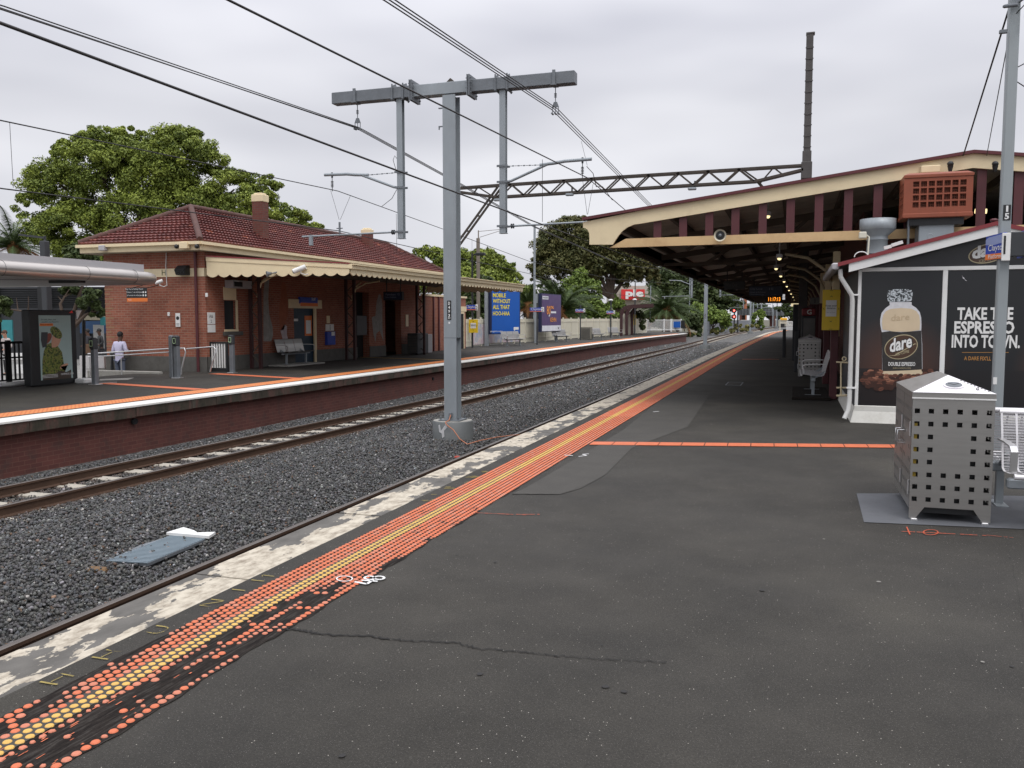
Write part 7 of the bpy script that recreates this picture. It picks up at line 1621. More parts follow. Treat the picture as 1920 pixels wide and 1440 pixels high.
def tree(name, label, cat, pix, D, n, size, m, base_u, seed, trunk=.3, limbs=7, group=None, zb=-.6, depth=.8, clump=.3):
    "pix: crown lobes as (u, v, ru, rv[, dD]) photo ellipses, at depth D"
    S = D/1600.; bl = []
    for q in pix: c = at(q[0], q[1], D=D+(q[4] if len(q) > 4 else 0)); bl.append((c.x, c.y, c.z, q[2]*S, q[2]*S*depth, q[3]*S))
    base = at(base_u, 600, D=D); base.z = zb; t = thing(name, label, cat, base, group)
    cen = Vector(np.mean([q[:3] for q in bl], axis=0)); b = MB(); hub = Vector((base.x*.5+cen.x*.5, base.y*.5+cen.y*.5, zb+(cen.z-zb)*.55))
    b.tube([base, base.lerp(hub, .5)+Vector((trunk*.3, 0, 0)), hub], [trunk*1.2, trunk*.85, trunk*.7], 9)
    rnd = random.Random(seed)
    for q in sorted(bl, key=lambda q: -q[3])[:limbs]:
        e = Vector(q[:3])+Vector((0, 0, q[5]*.3)); mid = hub.lerp(e, .5)+Vector((rnd.uniform(-.3, .3), rnd.uniform(-.3, .3), .2))
        b.tube([hub-Vector((0, 0, .3)), mid, e], [trunk*.5, trunk*.28, trunk*.08], 6)
        for k in range(3): s_ = mid.lerp(e, rnd.random()*.6); b.tube([s_, s_+Vector((rnd.uniform(-1, 1)*q[3]*.7, rnd.uniform(-1, 1)*q[3]*.5, rnd.uniform(.1, .8)*q[5]))], [trunk*.14, trunk*.03], 5)
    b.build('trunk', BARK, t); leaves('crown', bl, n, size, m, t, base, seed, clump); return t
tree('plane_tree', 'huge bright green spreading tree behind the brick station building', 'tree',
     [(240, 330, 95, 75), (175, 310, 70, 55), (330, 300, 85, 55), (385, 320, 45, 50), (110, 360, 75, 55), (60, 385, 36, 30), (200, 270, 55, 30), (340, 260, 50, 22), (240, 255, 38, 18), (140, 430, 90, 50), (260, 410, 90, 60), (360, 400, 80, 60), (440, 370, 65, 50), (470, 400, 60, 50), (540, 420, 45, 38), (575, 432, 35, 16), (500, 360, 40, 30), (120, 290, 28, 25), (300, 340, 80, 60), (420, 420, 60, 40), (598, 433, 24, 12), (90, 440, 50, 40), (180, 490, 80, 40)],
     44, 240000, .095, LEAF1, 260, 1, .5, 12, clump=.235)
tree('shade_tree', 'dark green tree foliage hanging behind the silver roof left of brick corner', 'tree', [(130, 546, 20, 12), (172, 562, 24, 26), (184, 588, 13, 20), (6, 590, 14, 40), (150, 480, 30, 25)], 40, 9000, .15, LEAF5, 120, 2, .25)
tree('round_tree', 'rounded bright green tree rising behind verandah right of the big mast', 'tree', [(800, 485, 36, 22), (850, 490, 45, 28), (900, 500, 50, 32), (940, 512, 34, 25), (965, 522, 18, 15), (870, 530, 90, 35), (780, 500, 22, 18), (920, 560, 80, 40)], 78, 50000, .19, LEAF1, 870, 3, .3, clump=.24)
tree('fig_tree', 'tall dark olive fig tree with brown tinged crown above purple billboard', 'tree',
     [(1075, 440, 55, 32), (1040, 470, 45, 38), (1020, 500, 32, 30), (1100, 480, 65, 42), (1060, 500, 60, 35), (1160, 490, 55, 38), (1150, 460, 50, 32), (1200, 505, 40, 28), (1110, 425, 35, 18), (1010, 520, 20, 22), (1222, 515, 26, 18), (1140, 520, 30, 22), (1105, 525, 28, 20), (1175, 520, 30, 18), (1080, 415, 22, 10), (1190, 475, 32, 25)],
     92, 95000, .2, LEAF3, 1176, 4, .55, 9, clump=.25)
for nm, lab, pix, D, n, s, m, bu, sd_ in (
    ('shrub_tree', 'light green slender tree between fig tree and purple billboard', [(1075, 560, 24, 40), (1090, 535, 18, 32), (1105, 585, 26, 28), (1062, 590, 28, 25), (1125, 590, 22, 25), (1112, 550, 18, 25)], 84, 20000, .2, LEAF2, 1080, 5),
    ('shrub_tree', 'light green bushy tree below the red and white store sign', [(1152, 580, 20, 20), (1150, 598, 26, 14), (1178, 597, 15, 10), (1152, 562, 10, 10)], 92, 9000, .2, LEAF2, 1160, 6),
    ('shrub_tree', 'dark shrubs behind fence between the two billboards', [(990, 585, 28, 32), (1000, 558, 20, 28), (1015, 595, 25, 25), (1030, 560, 20, 30)], 80, 8000, .2, LEAF5, 990, 7),
    ('evergreen_tree', 'dark tree mass behind verandah end left of the blue billboard', [(890, 575, 22, 40), (905, 590, 22, 30), (905, 545, 25, 25)], 72, 12000, .2, LEAF5, 895, 8),
    ('evergreen_tree', 'dark evergreen tree beyond the palm near canopy valance', [(1248, 528, 34, 28), (1280, 545, 45, 35), (1320, 560, 35, 35), (1238, 562, 16, 25), (1355, 570, 28, 25)], 150, 26000, .38, LEAF5, 1270, 9),
    ('evergreen_tree', 'rounded green bush tree left of the red railway signals', [(1340, 600, 26, 18), (1315, 595, 25, 25), (1362, 605, 12, 12)], 130, 12000, .28, LEAF2, 1335, 10),
    ('evergreen_tree', 'dark trees on the skyline left of the orange chimney', [(1350, 560, 25, 18), (1375, 572, 22, 18), (1330, 560, 20, 18)], 260, 9000, .6, LEAF5, 1360, 11),
    ('evergreen_tree', 'dark trees on the skyline right of the orange chimney', [(1415, 580, 22, 12), (1435, 585, 20, 10), (1450, 590, 25, 8)], 300, 7000, .7, LEAF5, 1425, 12),
    ('evergreen_tree', 'green trees at the far canopy end above the yellow box', [(1462, 582, 10, 8), (1485, 585, 14, 14), (1496, 600, 14, 16), (1478, 572, 10, 6)], 135, 9000, .28, LEAF5, 1490, 13),
    ('shrub_tree', 'pale green sapling between far masts beside the overbridge', [(1420, 600, 10, 15), (1428, 590, 7, 12), (1425, 612, 8, 8)], 165, 5000, .3, LEAF2, 1424, 14),
    ('hedge', 'dense green shrubs behind white railing at far platform end', [(1250, 605, 40, 18), (1290, 608, 22, 20), (1225, 600, 25, 14), (1305, 618, 14, 14), (1270, 590, 25, 14)], 118, 16000, .26, LEAF5, 1270, 15)):
    tree(nm, lab, 'hedge' if nm == 'hedge' else 'tree', pix, D, n, s, m, bu, sd_, .2, 4, clump=.33)
tree('garden_shrub', 'dark green shrubs along the fence behind silver benches', 'shrub', [(1040, 612, 40, 12), (1130, 608, 35, 12), (1085, 605, 30, 15), (940, 605, 30, 15), (1200, 600, 25, 15)], 88, 12000, .2, LEAF5, 1080, 16, .1, 3)
def palm(label, u, v, D, R_len, nf, seed, dead=True, gv=None):
    c = at(u, v, D=D); t = thing('palm_tree', label, 'palm', (c.x, c.y, -.6), 'date palms'); rnd = random.Random(seed); b = MB()
    b.tube([(c.x, c.y, -.6), (c.x, c.y, c.z-.4), (c.x, c.y, c.z)], [.005*D, .0052*D, .006*D], 10); b.build('trunk', BARK, t)
    lf = MB(); dd = MB(); P_ = []
    for i in range(nf):
        a = rnd.uniform(0, 2*math.pi); el = rnd.uniform(-.35, 1.35); L_ = R_len*rnd.uniform(.8, 1.1); old = el < -.1 and dead
        h = Vector((math.cos(a), math.sin(a), 0)); pts = []; n = 12
        for k in range(n+1):
            s = k/n; ang = el-1.5*s*s*(.8+.3*rnd.random()*0); 
            pts.append((pts[-1]+(h*math.cos(ang)+Vector((0, 0, math.sin(ang))))*L_/n) if pts else c.copy())
        tgt = dd if old else lf
        side = Vector((-h.y, h.x, 0))
        for k in range(1, n+1):
            p = pts[k]; d = (pts[k]-pts[k-1]).normalized(); nn_ = side.cross(d)
            for q in range(3):
                pc = pts[k-1].lerp(p, q/3); wl = L_*.17*math.sin(math.pi*min(.97, (k+q/3)/n*.9+.08))**.6
                for s_ in (-1, 1):
                    e = pc+side*s_*wl*.75+d*wl*.6+nn_*(wl*.15)-Vector((0, 0, wl*.25)); tgt.poly([pc-d*.03*L_*.3, pc+d*.03*L_*.3, e])
        tgt.tube(pts, [.03*L_/3]*n+[.008], 3, cap=False)
    def colour(o):
        me = o.data; ca = me.color_attributes.new('tone', 'FLOAT_COLOR', 'CORNER'); nl = len(me.loops); r = np.random.default_rng(seed).uniform(.1, .9, nl//3+3); r = np.repeat(r, 3)[:nl]; ca.data.foreach_set('color', np.stack([r, r, r, np.ones(nl)], 1).ravel().astype(np.float32))
    o = lf.build('fronds', LEAF4, t); colour(o)
    if dd.f: dd.build('dead_fronds', mat('dead_fronds_%d' % seed, (.20, .09, .03), .9, 0, .3, 3), t)
    b = MB(); b.ball((c.x, c.y, c.z-.1), (.0075*D, .0075*D, .009*D)); b.build('crown_heart', bpy.data.materials['dead_fronds_%d' % seed] if dd.f else BARK, t); return t
palm('date palm at far left edge above the silver shelter roof', 25, 462, 50, 2.9, 60, 21)
palm('date palm with arching fronds behind the purple billboard', 1052, 585, 78, 4.2, 90, 22)
palm('date palm with orange skirt beside the maroon shelter', 1250, 585, 112, 4.8, 110, 23)
palm('drooping date palm fronds between the two billboards', 990, 575, 74, 2.6, 50, 24)
# ================================================================ distant things
def backbox(name, u0, u1, v0, v1, D, dep, m, label, cat, zb=-1., extra=None):
    a, c = at(u0, v1, D=D), at(u1, v0, D=D); r = Vector((c.x-a.x, c.y-a.y, 0)); rn = r.normalized(); nn = Vector((-rn.y, rn.x, 0)); t = thing(name, label, cat, (a.x, a.y, zb)); zt_ = c.z; 
    b = MB(); P_ = [Vector((a.x, a.y, 0)), Vector((c.x, c.y, 0)), Vector((c.x, c.y, 0))+nn*dep, Vector((a.x, a.y, 0))+nn*dep]
    z0 = a.z if zb is None else zb
    b.prism([(p.x, p.y, z0) for p in P_][::-1], (0, 0, zt_-z0)); b.build('body', m, t)
    def Qf(s, h, k=.0): return Vector((a.x, a.y, 0))+r*s-nn*k+Vector((0, 0, at(u0, v1, D=D).z+(zt_-at(u0, v1, D=D).z)*h))
    return t, Qf, rn, r.length
# store building with red sign
t, Q, rn, Wd = backbox('store_building', 1155, 1245, 536, 620, 190, 12, mat('pale_render', (.42, .40, .34), .8), 'pale building with red and white store sign beyond the fig tree', 'building')
REDS = mat('red_store_sign', (.55, .02, .02), .5)
q = lambda u, v, k: at(u, v, D=190-k)
b = MB(); b.prism([q(1165, 562, 2.2), q(1209, 562, 2.2), q(1209, 542.5, 2.2), q(1165, 542.5, 2.2)], (-.3, 1.2, 0)); b.build('red_sign', REDS, t)
b = MB(); b.text('ple', q(1190, 551.5, 3.0), 1, rn, bold=.05, width=34*190/1600, height=17.5*190/1600); b.build('lettering', WHITE, t)
t, Q, rn, Wd = backbox('far_building', 1332, 1342, 565, 600, 300, 10, mat('yellowish_render', (.42, .38, .26), .8), 'pale yellowish block above bushes left of the signals', 'building')
b = MB(); 
for h in (.3, .6, .85): b.poly([Q(.15, h-.06, .1), Q(.85, h-.06, .1), Q(.85, h+.05, .1), Q(.15, h+.05, .1)])
b.build('window', GLASS, t)
t, Q, rn, Wd = backbox('far_building', 1283, 1298, 556, 600, 260, 10, mat('grey_render', (.40, .39, .37), .8), 'pale grey building glimpsed through trees above far platform end', 'building')
b = MB(); b.poly([Q(.2, .6, .1), Q(.8, .6, .1), Q(.8, .8, .1), Q(.2, .8, .1)]); b.build('window', GLASS, t)
p = at(1396.5, 580, D=290); S = 290/1600.; zt_ = at(1396, 553, D=290).z; t = thing('chimney_stack', 'tall orange brick chimney stack on the skyline above the overbridge', 'chimney', (p.x, p.y, 0))
b = MB(); b.tube([(p.x, p.y, 0), (p.x, p.y, zt_-1)], [4.2*S, 3.6*S], 12); b.build('stack', mat('orange_brick', (.36, .12, .055), .8), t); b = MB(); b.tube([(p.x-5.6*S, p.y-1, 0), (p.x-5.6*S, p.y-1, zt_)], [1.8*S, 1.6*S], 10); b.build('flue_pipe', GALV, t)
# overbridge
t = thing('road_bridge', 'grey road overbridge crossing the tracks in the far distance', 'bridge', at(1430, 600, D=260))
a, c = at(1384, 591, D=270), at(1470, 592, D=262); a2, c2 = at(1384, 578.5, D=270), at(1470, 580, D=262)
b = MB(); b.prism([a, c, c2, a2], (2, 8, 0)); b.build('parapet', mat('grey_parapet', (.11, .115, .12), .8, 0, .3, .4), t)
for u0, u1 in ((1386, 1389), (1443, 1447)): b = MB(); w0, w1 = at(u0, 612, D=268), at(u1, 612, D=268); b.prism([w0, w1, at(u1, 591, D=268), at(u0, 591, D=268)], (1, 7, 0)); b.build('pier', BR_DARK, t)
b = MB()
for k in range(14): v = a.lerp(c, k/14)-Vector((0, .2, 0)); v2 = a2.lerp(c2, k/14)-Vector((0, .2, 0)); b.bar(v, v2, .18, .18)
b.build('railing_post', DKGREY, t)
# grey fence along the far tracks
t = thing('grey_fence', 'long grey metal fence beyond the far track under the trees', 'fence', at(1360, 620, D=140))
fpx = [(1326, 622, 125), (1345, 621, 145), (1378, 618, 180), (1430, 612, 225)]
for (u0, v0, d0), (u1, v1, d1) in zip(fpx, fpx[1:]):
    p, q = at(u0, v0, D=d0), at(u1, v1, D=d1); p.z = q.z = -.9; h = Vector((0, 0, 2.1)); b = MB(); b.prism([p, q, q+h, p+h], (-.1, .1, 0)); b.build('fence_panel', mat('corrugated_grey', (.17, .18, .20), .6, .1, .2, .5) if u0 == 1326 else bpy.data.materials['corrugated_grey'], t)
tree('trackside_grass', 'dry grass and weeds along foot of the grey fence', 'grass', [(1340, 622, 14, 3), (1365, 620, 14, 3), (1390, 617, 14, 4), (1300, 628, 14, 3), (1410, 613, 14, 3), (1385, 611, 6, 6)], 130, 4000, .3, leaf_mat('dry_grass_blades', (.10, .11, .03), (.28, .25, .09)), 1360, 31, .02, 1)
# signals
t = thing('railway_signal', 'black railway signal post showing two red lights', 'signal', at(1376.5, 620, D=150)); D = 148.
p = at(1376.5, 615, D=D); zt_ = at(1376.5, 577, D=D).z; MB().tube([(p.x, p.y, -.9), (p.x, p.y, zt_)], .12, 8).build('post', BLACK, t)
for v in (582.3, 594): c = at(1376.5, v, D=D-.3); r = 4.3*D/1600; b = MB(); b.tube([c, c+Vector((-.1, .3, 0))], r, 18); b.build('target_disc', BLACK, t); b = MB(); b.tube([c-Vector((0, .05, 0)), c], r*1.02, 18, cap=False); b.build('disc_rim', mat('pink_rim', (.5, .28, .26), .6) if v < 590 else bpy.data.materials['pink_rim'], t); b = MB(); b.ball(c-Vector((0, .12, 0)), r*.38); b.build('red_light', LEDR, t)
p = at(1383, 620, D=152); zt_ = at(1383, 552, D=152).z; t = thing('relay_mast', 'slim striped mast standing just right of the red signals', 'mast', p); MB().tube([(p.x, p.y, -.9), (p.x, p.y, zt_)], .15, 8).build('pole', DKGREY, t)
b = MB()
for v in (569, 573.5, 578): c = at(1383, v, D=151.8); b.ball(c, .16)
b.build('white_cap', WHITE, t)
# cars / white clutter near the bridge
def car(label, u, v, D, m, L_=4.3):
    c = at(u, v, D=D); c.z = -.9; t = thing('parked_car', label, 'car', c); yaw = YAW; cs, sn = math.cos(yaw), math.sin(yaw)
    def T(x, y, z): return (c.x+x*cs-y*sn, c.y+x*sn+y*cs, c.z+z)
    side = [(-L_/2, .3), (-L_/2, .85), (-L_*.3, .95), (-L_*.2, 1.42), (L_*.2, 1.45), (L_*.33, .98), (L_/2, .85), (L_/2, .3)]
    b = MB(); b.prism([T(x, -.85, z) for x, z in side], Vector(T(0, .85, 0))-Vector(T(0, -.85, 0))); b.build('body', m, t)
    b = MB(); b.poly([T(x, -.86, z) for x, z in ((-L_*.26, .98), (-L_*.18, 1.36), (L_*.18, 1.38), (L_*.28, .98))]); b.build('side_glass', GLASS, t)
    for x in (-L_*.3, L_*.3): b = MB(); b.tube([T(x, -.9, .32), T(x, -.7, .32)], .32, 14); b.build('wheel', BLACK, t)
car('red topped white car parked beyond the grey fence left of signals', 1362, 609, 215, mat('red_car_paint', (.5, .03, .03), .3)); car('white van like car parked beyond fence right of the signals', 1372, 611, 205, WHITE)
b = MB(); a, c = at(1388, 616, D=225), at(1412, 600, D=225); b.bbox(a.x, c.x, a.y, a.y+3, -.9, c.z, .1); tag(b.build('concrete_block_wall', CONC, loc=(a.x, a.y, -.9)), 'pale concrete wall below the overbridge behind far mast', 'wall')
# far end of near platform: yellow topped box, gate, dark bin
t = thing('end_sign_box', 'yellow topped sign box at the far end of near platform', 'sign', at(1469, 620, D=118)); D = 118.
p, q = at(1463, 600.5, D=D), at(1476, 596, D=D); b = MB(); b.bbox(p.x, q.x, p.y, p.y+.3, p.z, q.z, .05); b.build('yellow_box', mat('bright_orange_yellow', (.85, .45, .02), .5), t)
b = MB(); a, c = at(1461.5, 618, D=D), at(1475, 608, D=D); b.bbox(a.x, a.x+.12, a.y, a.y+.12, 0, at(1461, 603, D=D).z, .01); b.build('cream_post', CREAMP, t)
b = MB(); b.bbox(at(1463.5, 616, D=D).x, at(1471, 616, D=D).x, a.y, a.y+.3, .4, at(1465, 607, D=D).z, .02); b.build('black_box', BLACK, t); b = MB(); b.bbox(at(1463, 616, D=D).x, at(1475, 616, D=D).x, a.y+.3, a.y+.35, at(1465, 607, D=D).z, at(1465, 602, D=D).z, .02); b.build('pale_panel', CREAMP, t)
t = thing('end_railing', 'white picket railing at the far end of near platform', 'fence', at(1480, 618, D=120)); b = MB(); a, c = at(1475, 620, D=120), at(1500, 622, D=120)
for i in range(12): v = a.lerp(c, i/12); b.box(v.x-.04, v.x+.04, v.y-.03, v.y+.03, 0, 1.25)
b.bar((a.x, a.y, 1.2), (c.x, c.y, 1.2), .06, .08); b.build('pickets', WHITE, t)
# distant line masts and gantries
for (u, v0, v1, D, lab) in ((1427, 565, 611, 190, 'thin grey mast right of the third catenary mast'), (1449, 572, 609, 240, 'thin grey far mast in front of overbridge'), (1412, 553, 600, 210, 'thin grey mast just right of the chimney'), (1458, 575, 608, 270, 'tiny farthest mast left of the yellow box'), (1352, 545, 600, 175, 'thin white lamp mast above the rounded bush')):
    p = at(u, v1, D=D); zt_ = at(u, v0, D=D).z; t = thing('line_mast', lab, 'mast', p, 'distant line masts'); MB().box(p.x-.13, p.x+.13, p.y-.13, p.y+.13, -.9, zt_).build('pole', GALV, t)
    b = MB(); b.bar((p.x-3.4, p.y, zt_-.8), (p.x+2, p.y, zt_-.7), .1, .12); b.build('cross_arm', GALV, t)
# light poles behind the far platform
def pole(u, vb, vt, D, r, m, label, arms=()):
    p = at(u, vb, D=D); zt_ = at(u, vt, D=D).z; t = thing('light_pole', label, 'pole', (p.x, p.y, -.6)); MB().tube([(p.x, p.y, -.6), (p.x, p.y, zt_)], r, 8).build('shaft', m, t)
    for (u0, v0, u1, v1, w) in arms: b = MB(); b.bar(at(u0, v0, D=D), at(u1, v1, D=D), w, w); b.build('arm', m, t)
    return t
pole(1002, 640, 425, 62, .085, GALV, 'tall slim galvanised pole behind benches left of the fig tree')
t = pole(897, 640, 448, 58, .13, mat('concrete_pole', (.20, .17, .14), .9), 'brown concrete pole with wire outriggers right of the mast', ((897, 448, 897, 432, .06), (897, 434, 940, 430, .03), (899, 445, 940, 432, .03)))
t = pole(886, 640, 475, 50, .06, BLACK, 'black lamp post with flat lantern right of the big mast', ((888, 477, 893, 477, .1),)); b = MB(); p = at(901, 476.5, D=50); b.bbox(p.x-.28, p.x+.28, p.y-.15, p.y+.15, p.z-.08, p.z+.08, .03); b.build('lantern', BLACK, t)
for (u, vt, D, lab) in ((1145, 563, 80, 'lamp post with white lantern above the far bench'), (1190, 562, 84, 'lamp post with white lantern above maroon shelter'), (1219, 536, 112, 'plain grey pole left of the orange skirted palm'), (1292, 520, 120, 'grey pole among trees right of the palm')):
    t = pole(u, 625, vt, D, .07, DKGREY if 'lantern' in lab else GALV, lab)
    if 'lantern' in lab: b = MB(); b.ball(at(u, vt, D=D), (.22, .22, .12)); b.build('lantern', WHITE, t)
t = thing('security_camera', 'pair of white dome cameras beside the purple billboard top', 'security camera', at(1007, 545, D=64)); b = MB(); b.ball(at(1005, 541.5, D=64), .09); b.build('dome', WHITE, t); b = MB(); b.ball(at(1010, 541.5, D=64), .09); b.tube([at(1007, 544, D=64), at(1011, 552, D=64)], .05, 6); b.build('dome', WHITE, t)
# ---- left background: dark louvred building, shopfronts, street
LD = 36.
t, Q, rn, Wd = backbox('louvred_building', -60, 215, 538, 640, 46, 6, DKGREY, 'dark grey louvred building seen under the silver shelter roof', 'building', -.55)
b = MB()
for k in range(9): b.poly([Q(.02, .62+k*.04, .06), Q(.98, .62+k*.04, .06), Q(.98, .64+k*.04, .1), Q(.02, .64+k*.04, .1)])
b.build('louvres', BLACK, t)
for s in (.2, .53, .8): b = MB(); p = Q(s, .0, .2); b.bbox(p.x-.2, p.x+.2, p.y-.2, p.y+.2, -.55, Q(s, 1).z, .02); b.build('column', BLACK, t)
SH = mat('blue_shopfront', (.02, .06, .14), .5); 
def panel(name, u0, u1, v0, v1, D, m, label, cat, th=.12):
    a, c = at(u0, v1, D=D), at(u1, v0, D=D); r = Vector((c.x-a.x, c.y-a.y, 0)).normalized(); n_ = Vector((r.y, -r.x, 0)); b = MB()
    A2, C2 = at(u0, v0, D=D), at(u1, v1, D=D); a.z = max(a.z, -.54); C2.z = a.z; b.prism([a, C2, (C2.x, C2.y, c.z), (a.x, a.y, c.z)], -n_*th); return tag(b.build(name, m, loc=a), label, cat)
panel('shop_wall', 150, 200, 602, 625, 43, SH, 'dark blue shopfront beside the brick corner', 'shopfront'); panel('shop_wall', 176, 195, 609, 655, 42.5, mat('pale_shop_window', (.34, .34, .33), .5), 'pale shop window behind the dark standing figure', 'shopfront')
panel('shop_awning', 158, 200, 589, 600, 42, mat('beige_awning', (.34, .31, .22), .7), 'beige awning strip above the blue shopfront', 'awning')
panel('teal_hoarding', 4, 24, 600, 640, 42, TEAL, 'teal hoarding panel seen between fence bars', 'hoarding'); panel('white_barrier', -10, 60, 662, 674, 33, WHITE, 'long white barrier behind the black fence', 'barrier')
panel('white_barrier', 30, 60, 684, 700, 30, WHITE, 'low white barrier behind fence beside the poster box', 'barrier'); panel('white_wall', 150, 196, 667, 698, 28.4, mat('soft_white_wall', (.52, .51, .51), .7), 'white low wall left of the brick building corner', 'wall')
panel('brown_planter', 158, 182, 645, 663, 34, mat('brown_planter', (.12, .07, .04), .9, 0, .5, 6), 'brown planter in the street behind first ticket reader', 'planter')
panel('teal_sign', 188, 197, 594, 610, 41, TEAL, 'small teal sign at the brick corner edge', 'sign')
b = MB(); b.tube([at(159, 590, Z=0) if False else Vector((at(157, 700, Y=18.6).x, 18.6, 0)), Vector((at(157, 600, Y=18.6).x, 18.6, at(157, 600, Y=18.6).z))], .045, 8); tag(b.build('gate_post', BLACK, loc=(at(157, 700, Y=18.6).x, 18.6, 0)), 'slim black gate post between the poster box and ticket reader', 'post')
p = at(85, 462, D=30); t = thing('lamp_pole', 'dark street lamp arm in front of the palm above silver roof', 'lamp post', (p.x, p.y, 0)); b = MB(); a = at(84, 470, D=30); b.bbox(a.x-.12, a.x+.12, a.y-.12, a.y+.12, 0, at(84, 452, D=30).z, .02); b.build('shaft', DKGREY, t); b = MB(); b.bar(at(84, 446, D=30), at(36, 440, D=30), .10, .07); b.bar(at(84, 455, D=30), at(84, 442, D=30), .06, .06); b.build('lamp_arm', DKGREY, t)
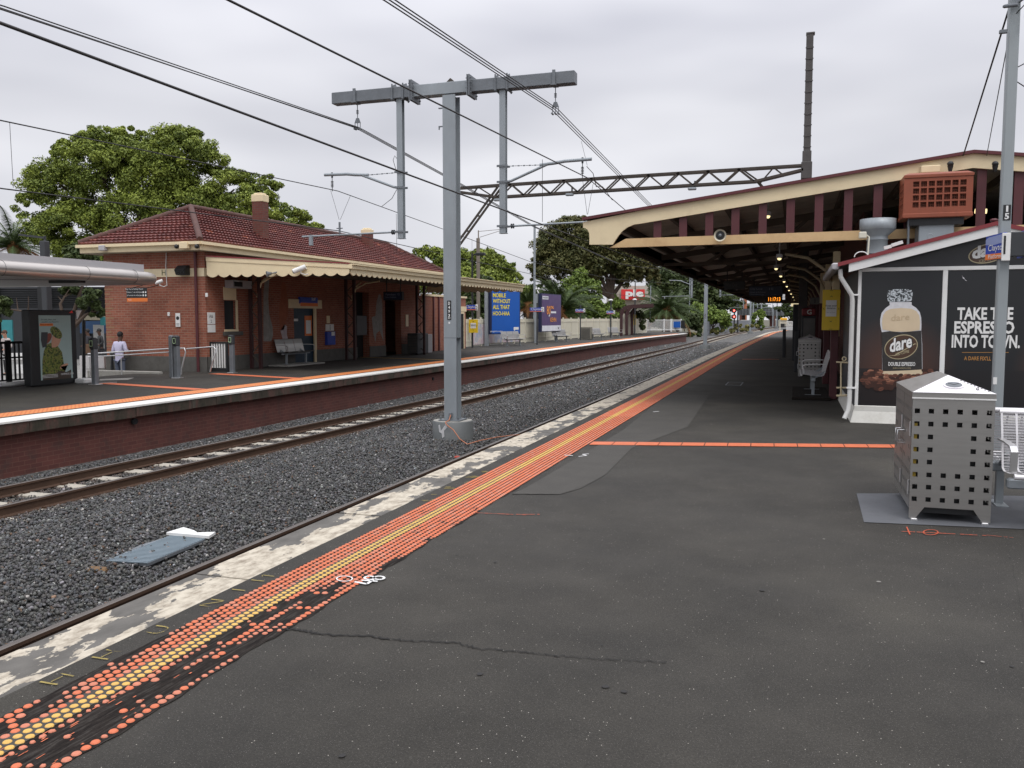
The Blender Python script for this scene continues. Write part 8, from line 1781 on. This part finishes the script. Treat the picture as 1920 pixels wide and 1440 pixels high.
# ================================================================ people
import bmesh
def skin(name, nodes, edges, mats, parent, root=0, lev=2):
    bm = bmesh.new(); ly = bm.verts.layers.skin.verify(); vs_ = [bm.verts.new(n[:3]) for n in nodes]
    for a, c in edges: bm.edges.new((vs_[a], vs_[c]))
    for v, n in zip(vs_, nodes): r = n[3]; v[ly].radius = (r, n[4] if len(n) > 4 else r)
    vs_[root][ly].use_root = True
    me = bpy.data.meshes.new(name); bm.to_mesh(me); bm.free(); me.materials.append(mats); o = bpy.data.objects.new(name, me); COL.objects.link(o)
    o.parent = parent; s = o.modifiers.new('skin', 'SKIN'); s.use_smooth_shade = True; ss = o.modifiers.new('sub', 'SUBSURF'); ss.levels = lev; ss.render_levels = lev; return o
def person(label, loc, rz, shirt, trouser, skinm, hairm, bag=False, bend=.0, scale=1.):
    t = thing('person', label, 'person', loc); t.rotation_euler = (0, 0, rz); t.scale = (scale,)*3; WL[t] = Vector((0, 0, 0))
    # local: faces +y, z up, feet on 0
    J = dict(pel=(0, 0, .95, .13, .10), sp=(0, 0, 1.12, .10, .07), ch=(0, .02, 1.32, .13, .075), nk=(0, .03, 1.48, .055, .055), hd0=(0, .055, 1.56, .07, .08), hd=(0, .075, 1.66, .075, .09), ht=(0, .07, 1.73, .055, .07),
        ls=(-.18, .02, 1.41, .055), le=(-.25, -.02, 1.14, .042), lw=(-.20, .16, 1.02, .028), lh=(-.17, .24, 1.02, .035, .02), rs=(.18, .02, 1.41, .055), re=(.27, .0, 1.16, .042), rw=(.20, .18, 1.18, .028), rh=(.15, .24, 1.22, .035, .02),
        lhip=(-.09, 0, .90, .09), lk=(-.10, .02, .50, .06), la=(-.11, -.02, .09, .038), lt=(-.12, .13, .04, .035, .03), rhip=(.09, 0, .90, .09), rk=(.10, .02, .50, .06), ra=(.11, -.02, .09, .038), rt=(.12, .13, .04, .035, .03))
    fing = {}
    for s, nm in ((-1, 'l'), (1, 'r')):
        hx, hy, hz_ = J[nm+'h'][:3]
        for k in range(4): fing[f'{nm}f{k}'] = (hx+s*.0+(k-1.5)*.018, hy+.07-abs(k-1.4)*.006, hz_+.01-.01*k, .009)
        fing[f'{nm}th'] = (hx-s*.035, hy+.02, hz_+.03, .010)
    J.update(fing); keys = list(J); ix = {k: i for i, k in enumerate(keys)}
    E = [('pel', 'sp'), ('sp', 'ch'), ('ch', 'nk'), ('nk', 'hd0'), ('hd0', 'hd'), ('hd', 'ht'), ('ch', 'ls'), ('ls', 'le'), ('le', 'lw'), ('lw', 'lh'), ('ch', 'rs'), ('rs', 're'), ('re', 'rw'), ('rw', 'rh'), ('pel', 'lhip'), ('lhip', 'lk'), ('lk', 'la'), ('la', 'lt'), ('pel', 'rhip'), ('rhip', 'rk'), ('rk', 'ra'), ('ra', 'rt')]
    E += [(n_+'h', f'{n_}f{k}') for n_ in 'lr' for k in range(4)]+[(n_+'h', n_+'th') for n_ in 'lr']
    skin('body', [J[k] for k in keys], [(ix[a], ix[c]) for a, c in E], skinm, t)
    g = lambda k, d: J[k][:3]+tuple(r+d for r in J[k][3:])
    up = ['pel', 'sp', 'ch', 'ls', 'le', 'rs', 're', 'nk2', 'lw2', 'rw2', 'hem']; U = {k: g(k, .018 if k[0] in 'lr' else .045) for k in up if k in J}
    U['nk2'] = (0, .03, 1.455, .07, .07); U['lw2'] = (-.21, .12, 1.05, .045); U['rw2'] = (.215, .14, 1.175, .045); U['hem'] = (0, 0, .80, .165, .125); U['pel'] = (0, 0, .95, .155, .12)
    ks = list(U); iu = {k: i for i, k in enumerate(ks)}; E2 = [('hem', 'pel'), ('pel', 'sp'), ('sp', 'ch'), ('ch', 'nk2'), ('ch', 'ls'), ('ls', 'le'), ('le', 'lw2'), ('ch', 'rs'), ('rs', 're'), ('re', 'rw2')]
    skin('shirt', [U[k] for k in ks], [(iu[a], iu[c]) for a, c in E2], shirt, t, iu['pel'])
    T = {'pel': (0, 0, .93, .145, .115), 'lhip': (-.09, 0, .84, .10), 'lk': (-.10, .02, .50, .078), 'la': (-.11, -.01, .08, .06), 'rhip': (.09, 0, .84, .10), 'rk': (.10, .02, .50, .078), 'ra': (.11, -.01, .08, .06)}
    ks = list(T); iu = {k: i for i, k in enumerate(ks)}; skin('trousers', [T[k] for k in ks], [(iu[a], iu[c]) for a, c in (('pel', 'lhip'), ('lhip', 'lk'), ('lk', 'la'), ('pel', 'rhip'), ('rhip', 'rk'), ('rk', 'ra'))], trouser, t, 0)
    b = MB(); b.ball((0, .055, 1.70), (.088, .105, .10), n=14, k=9); b.build('hair', hairm, t)
    for s in (-1, 1): b = MB(); b.ball((s*.082, .08, 1.655), (.012, .022, .03)); b.build('ear', skinm, t)
    b = MB(); b.ball((0, .175, 1.635), (.016, .022, .024)); b.build('nose', skinm, t)
    b = MB()
    for s in (-1, 1): b.ball((s*.032, .160, 1.665), (.011, .008, .006))
    b.build('eyes', BLACK, t)
    for s in (-1, 1): b = MB(); b.ball((s*.115, .05, .04), (.05, .13, .045)); b.build('shoe', BLACK, t)
    if bag:
        b = MB(); b.tube([(-.26, -.05, .98), (-.28, -.05, .55), (-.27, -.06, .28)], [.035, .055, .05], 8); b.ball((-.30, .0, 1.06), (.09, .07, .07)); b.build('folded_jacket', BLACK, t)
    return t
SK = mat('dark_skin', (.09, .045, .028), .6); HR = mat('black_hair', (.01, .01, .01), .7)
p = at(225, 690, Y=21.75); person('person seen from behind in pale lilac shirt and blue-grey trousers beside brick wall', (p.x, 21.75, -.50), 0, mat('pale_lilac_shirt', (.52, .50, .66), .8, 0, .05, 6, .2, 20), mat('blue_grey_trousers', (.11, .13, .18), .85), SK, HR, True, scale=.97)
p = at(189, 640, D=38); person('person in dark clothes standing beyond the brick corner', (p.x, p.y, -.55), 2.6, BLACK, mat('dark_trousers', (.02, .02, .022), .8), SK, HR, scale=.98)
p = at(167, 640, D=37); person('person in dark clothing half hidden behind the first ticket reader', (p.x, p.y, -.55), 2.0, mat('charcoal_coat', (.02, .02, .025), .8), bpy.data.materials['dark_trousers'], SK, HR, scale=.98)
p = at(12, 640, D=33); person('person in pale top behind the black fence bars', (p.x, p.y, -.55), 3.0, mat('pale_top', (.45, .40, .38), .8), BLACK, mat('light_skin', (.40, .22, .15), .6), mat('brown_hair', (.06, .03, .015), .7), scale=.98)
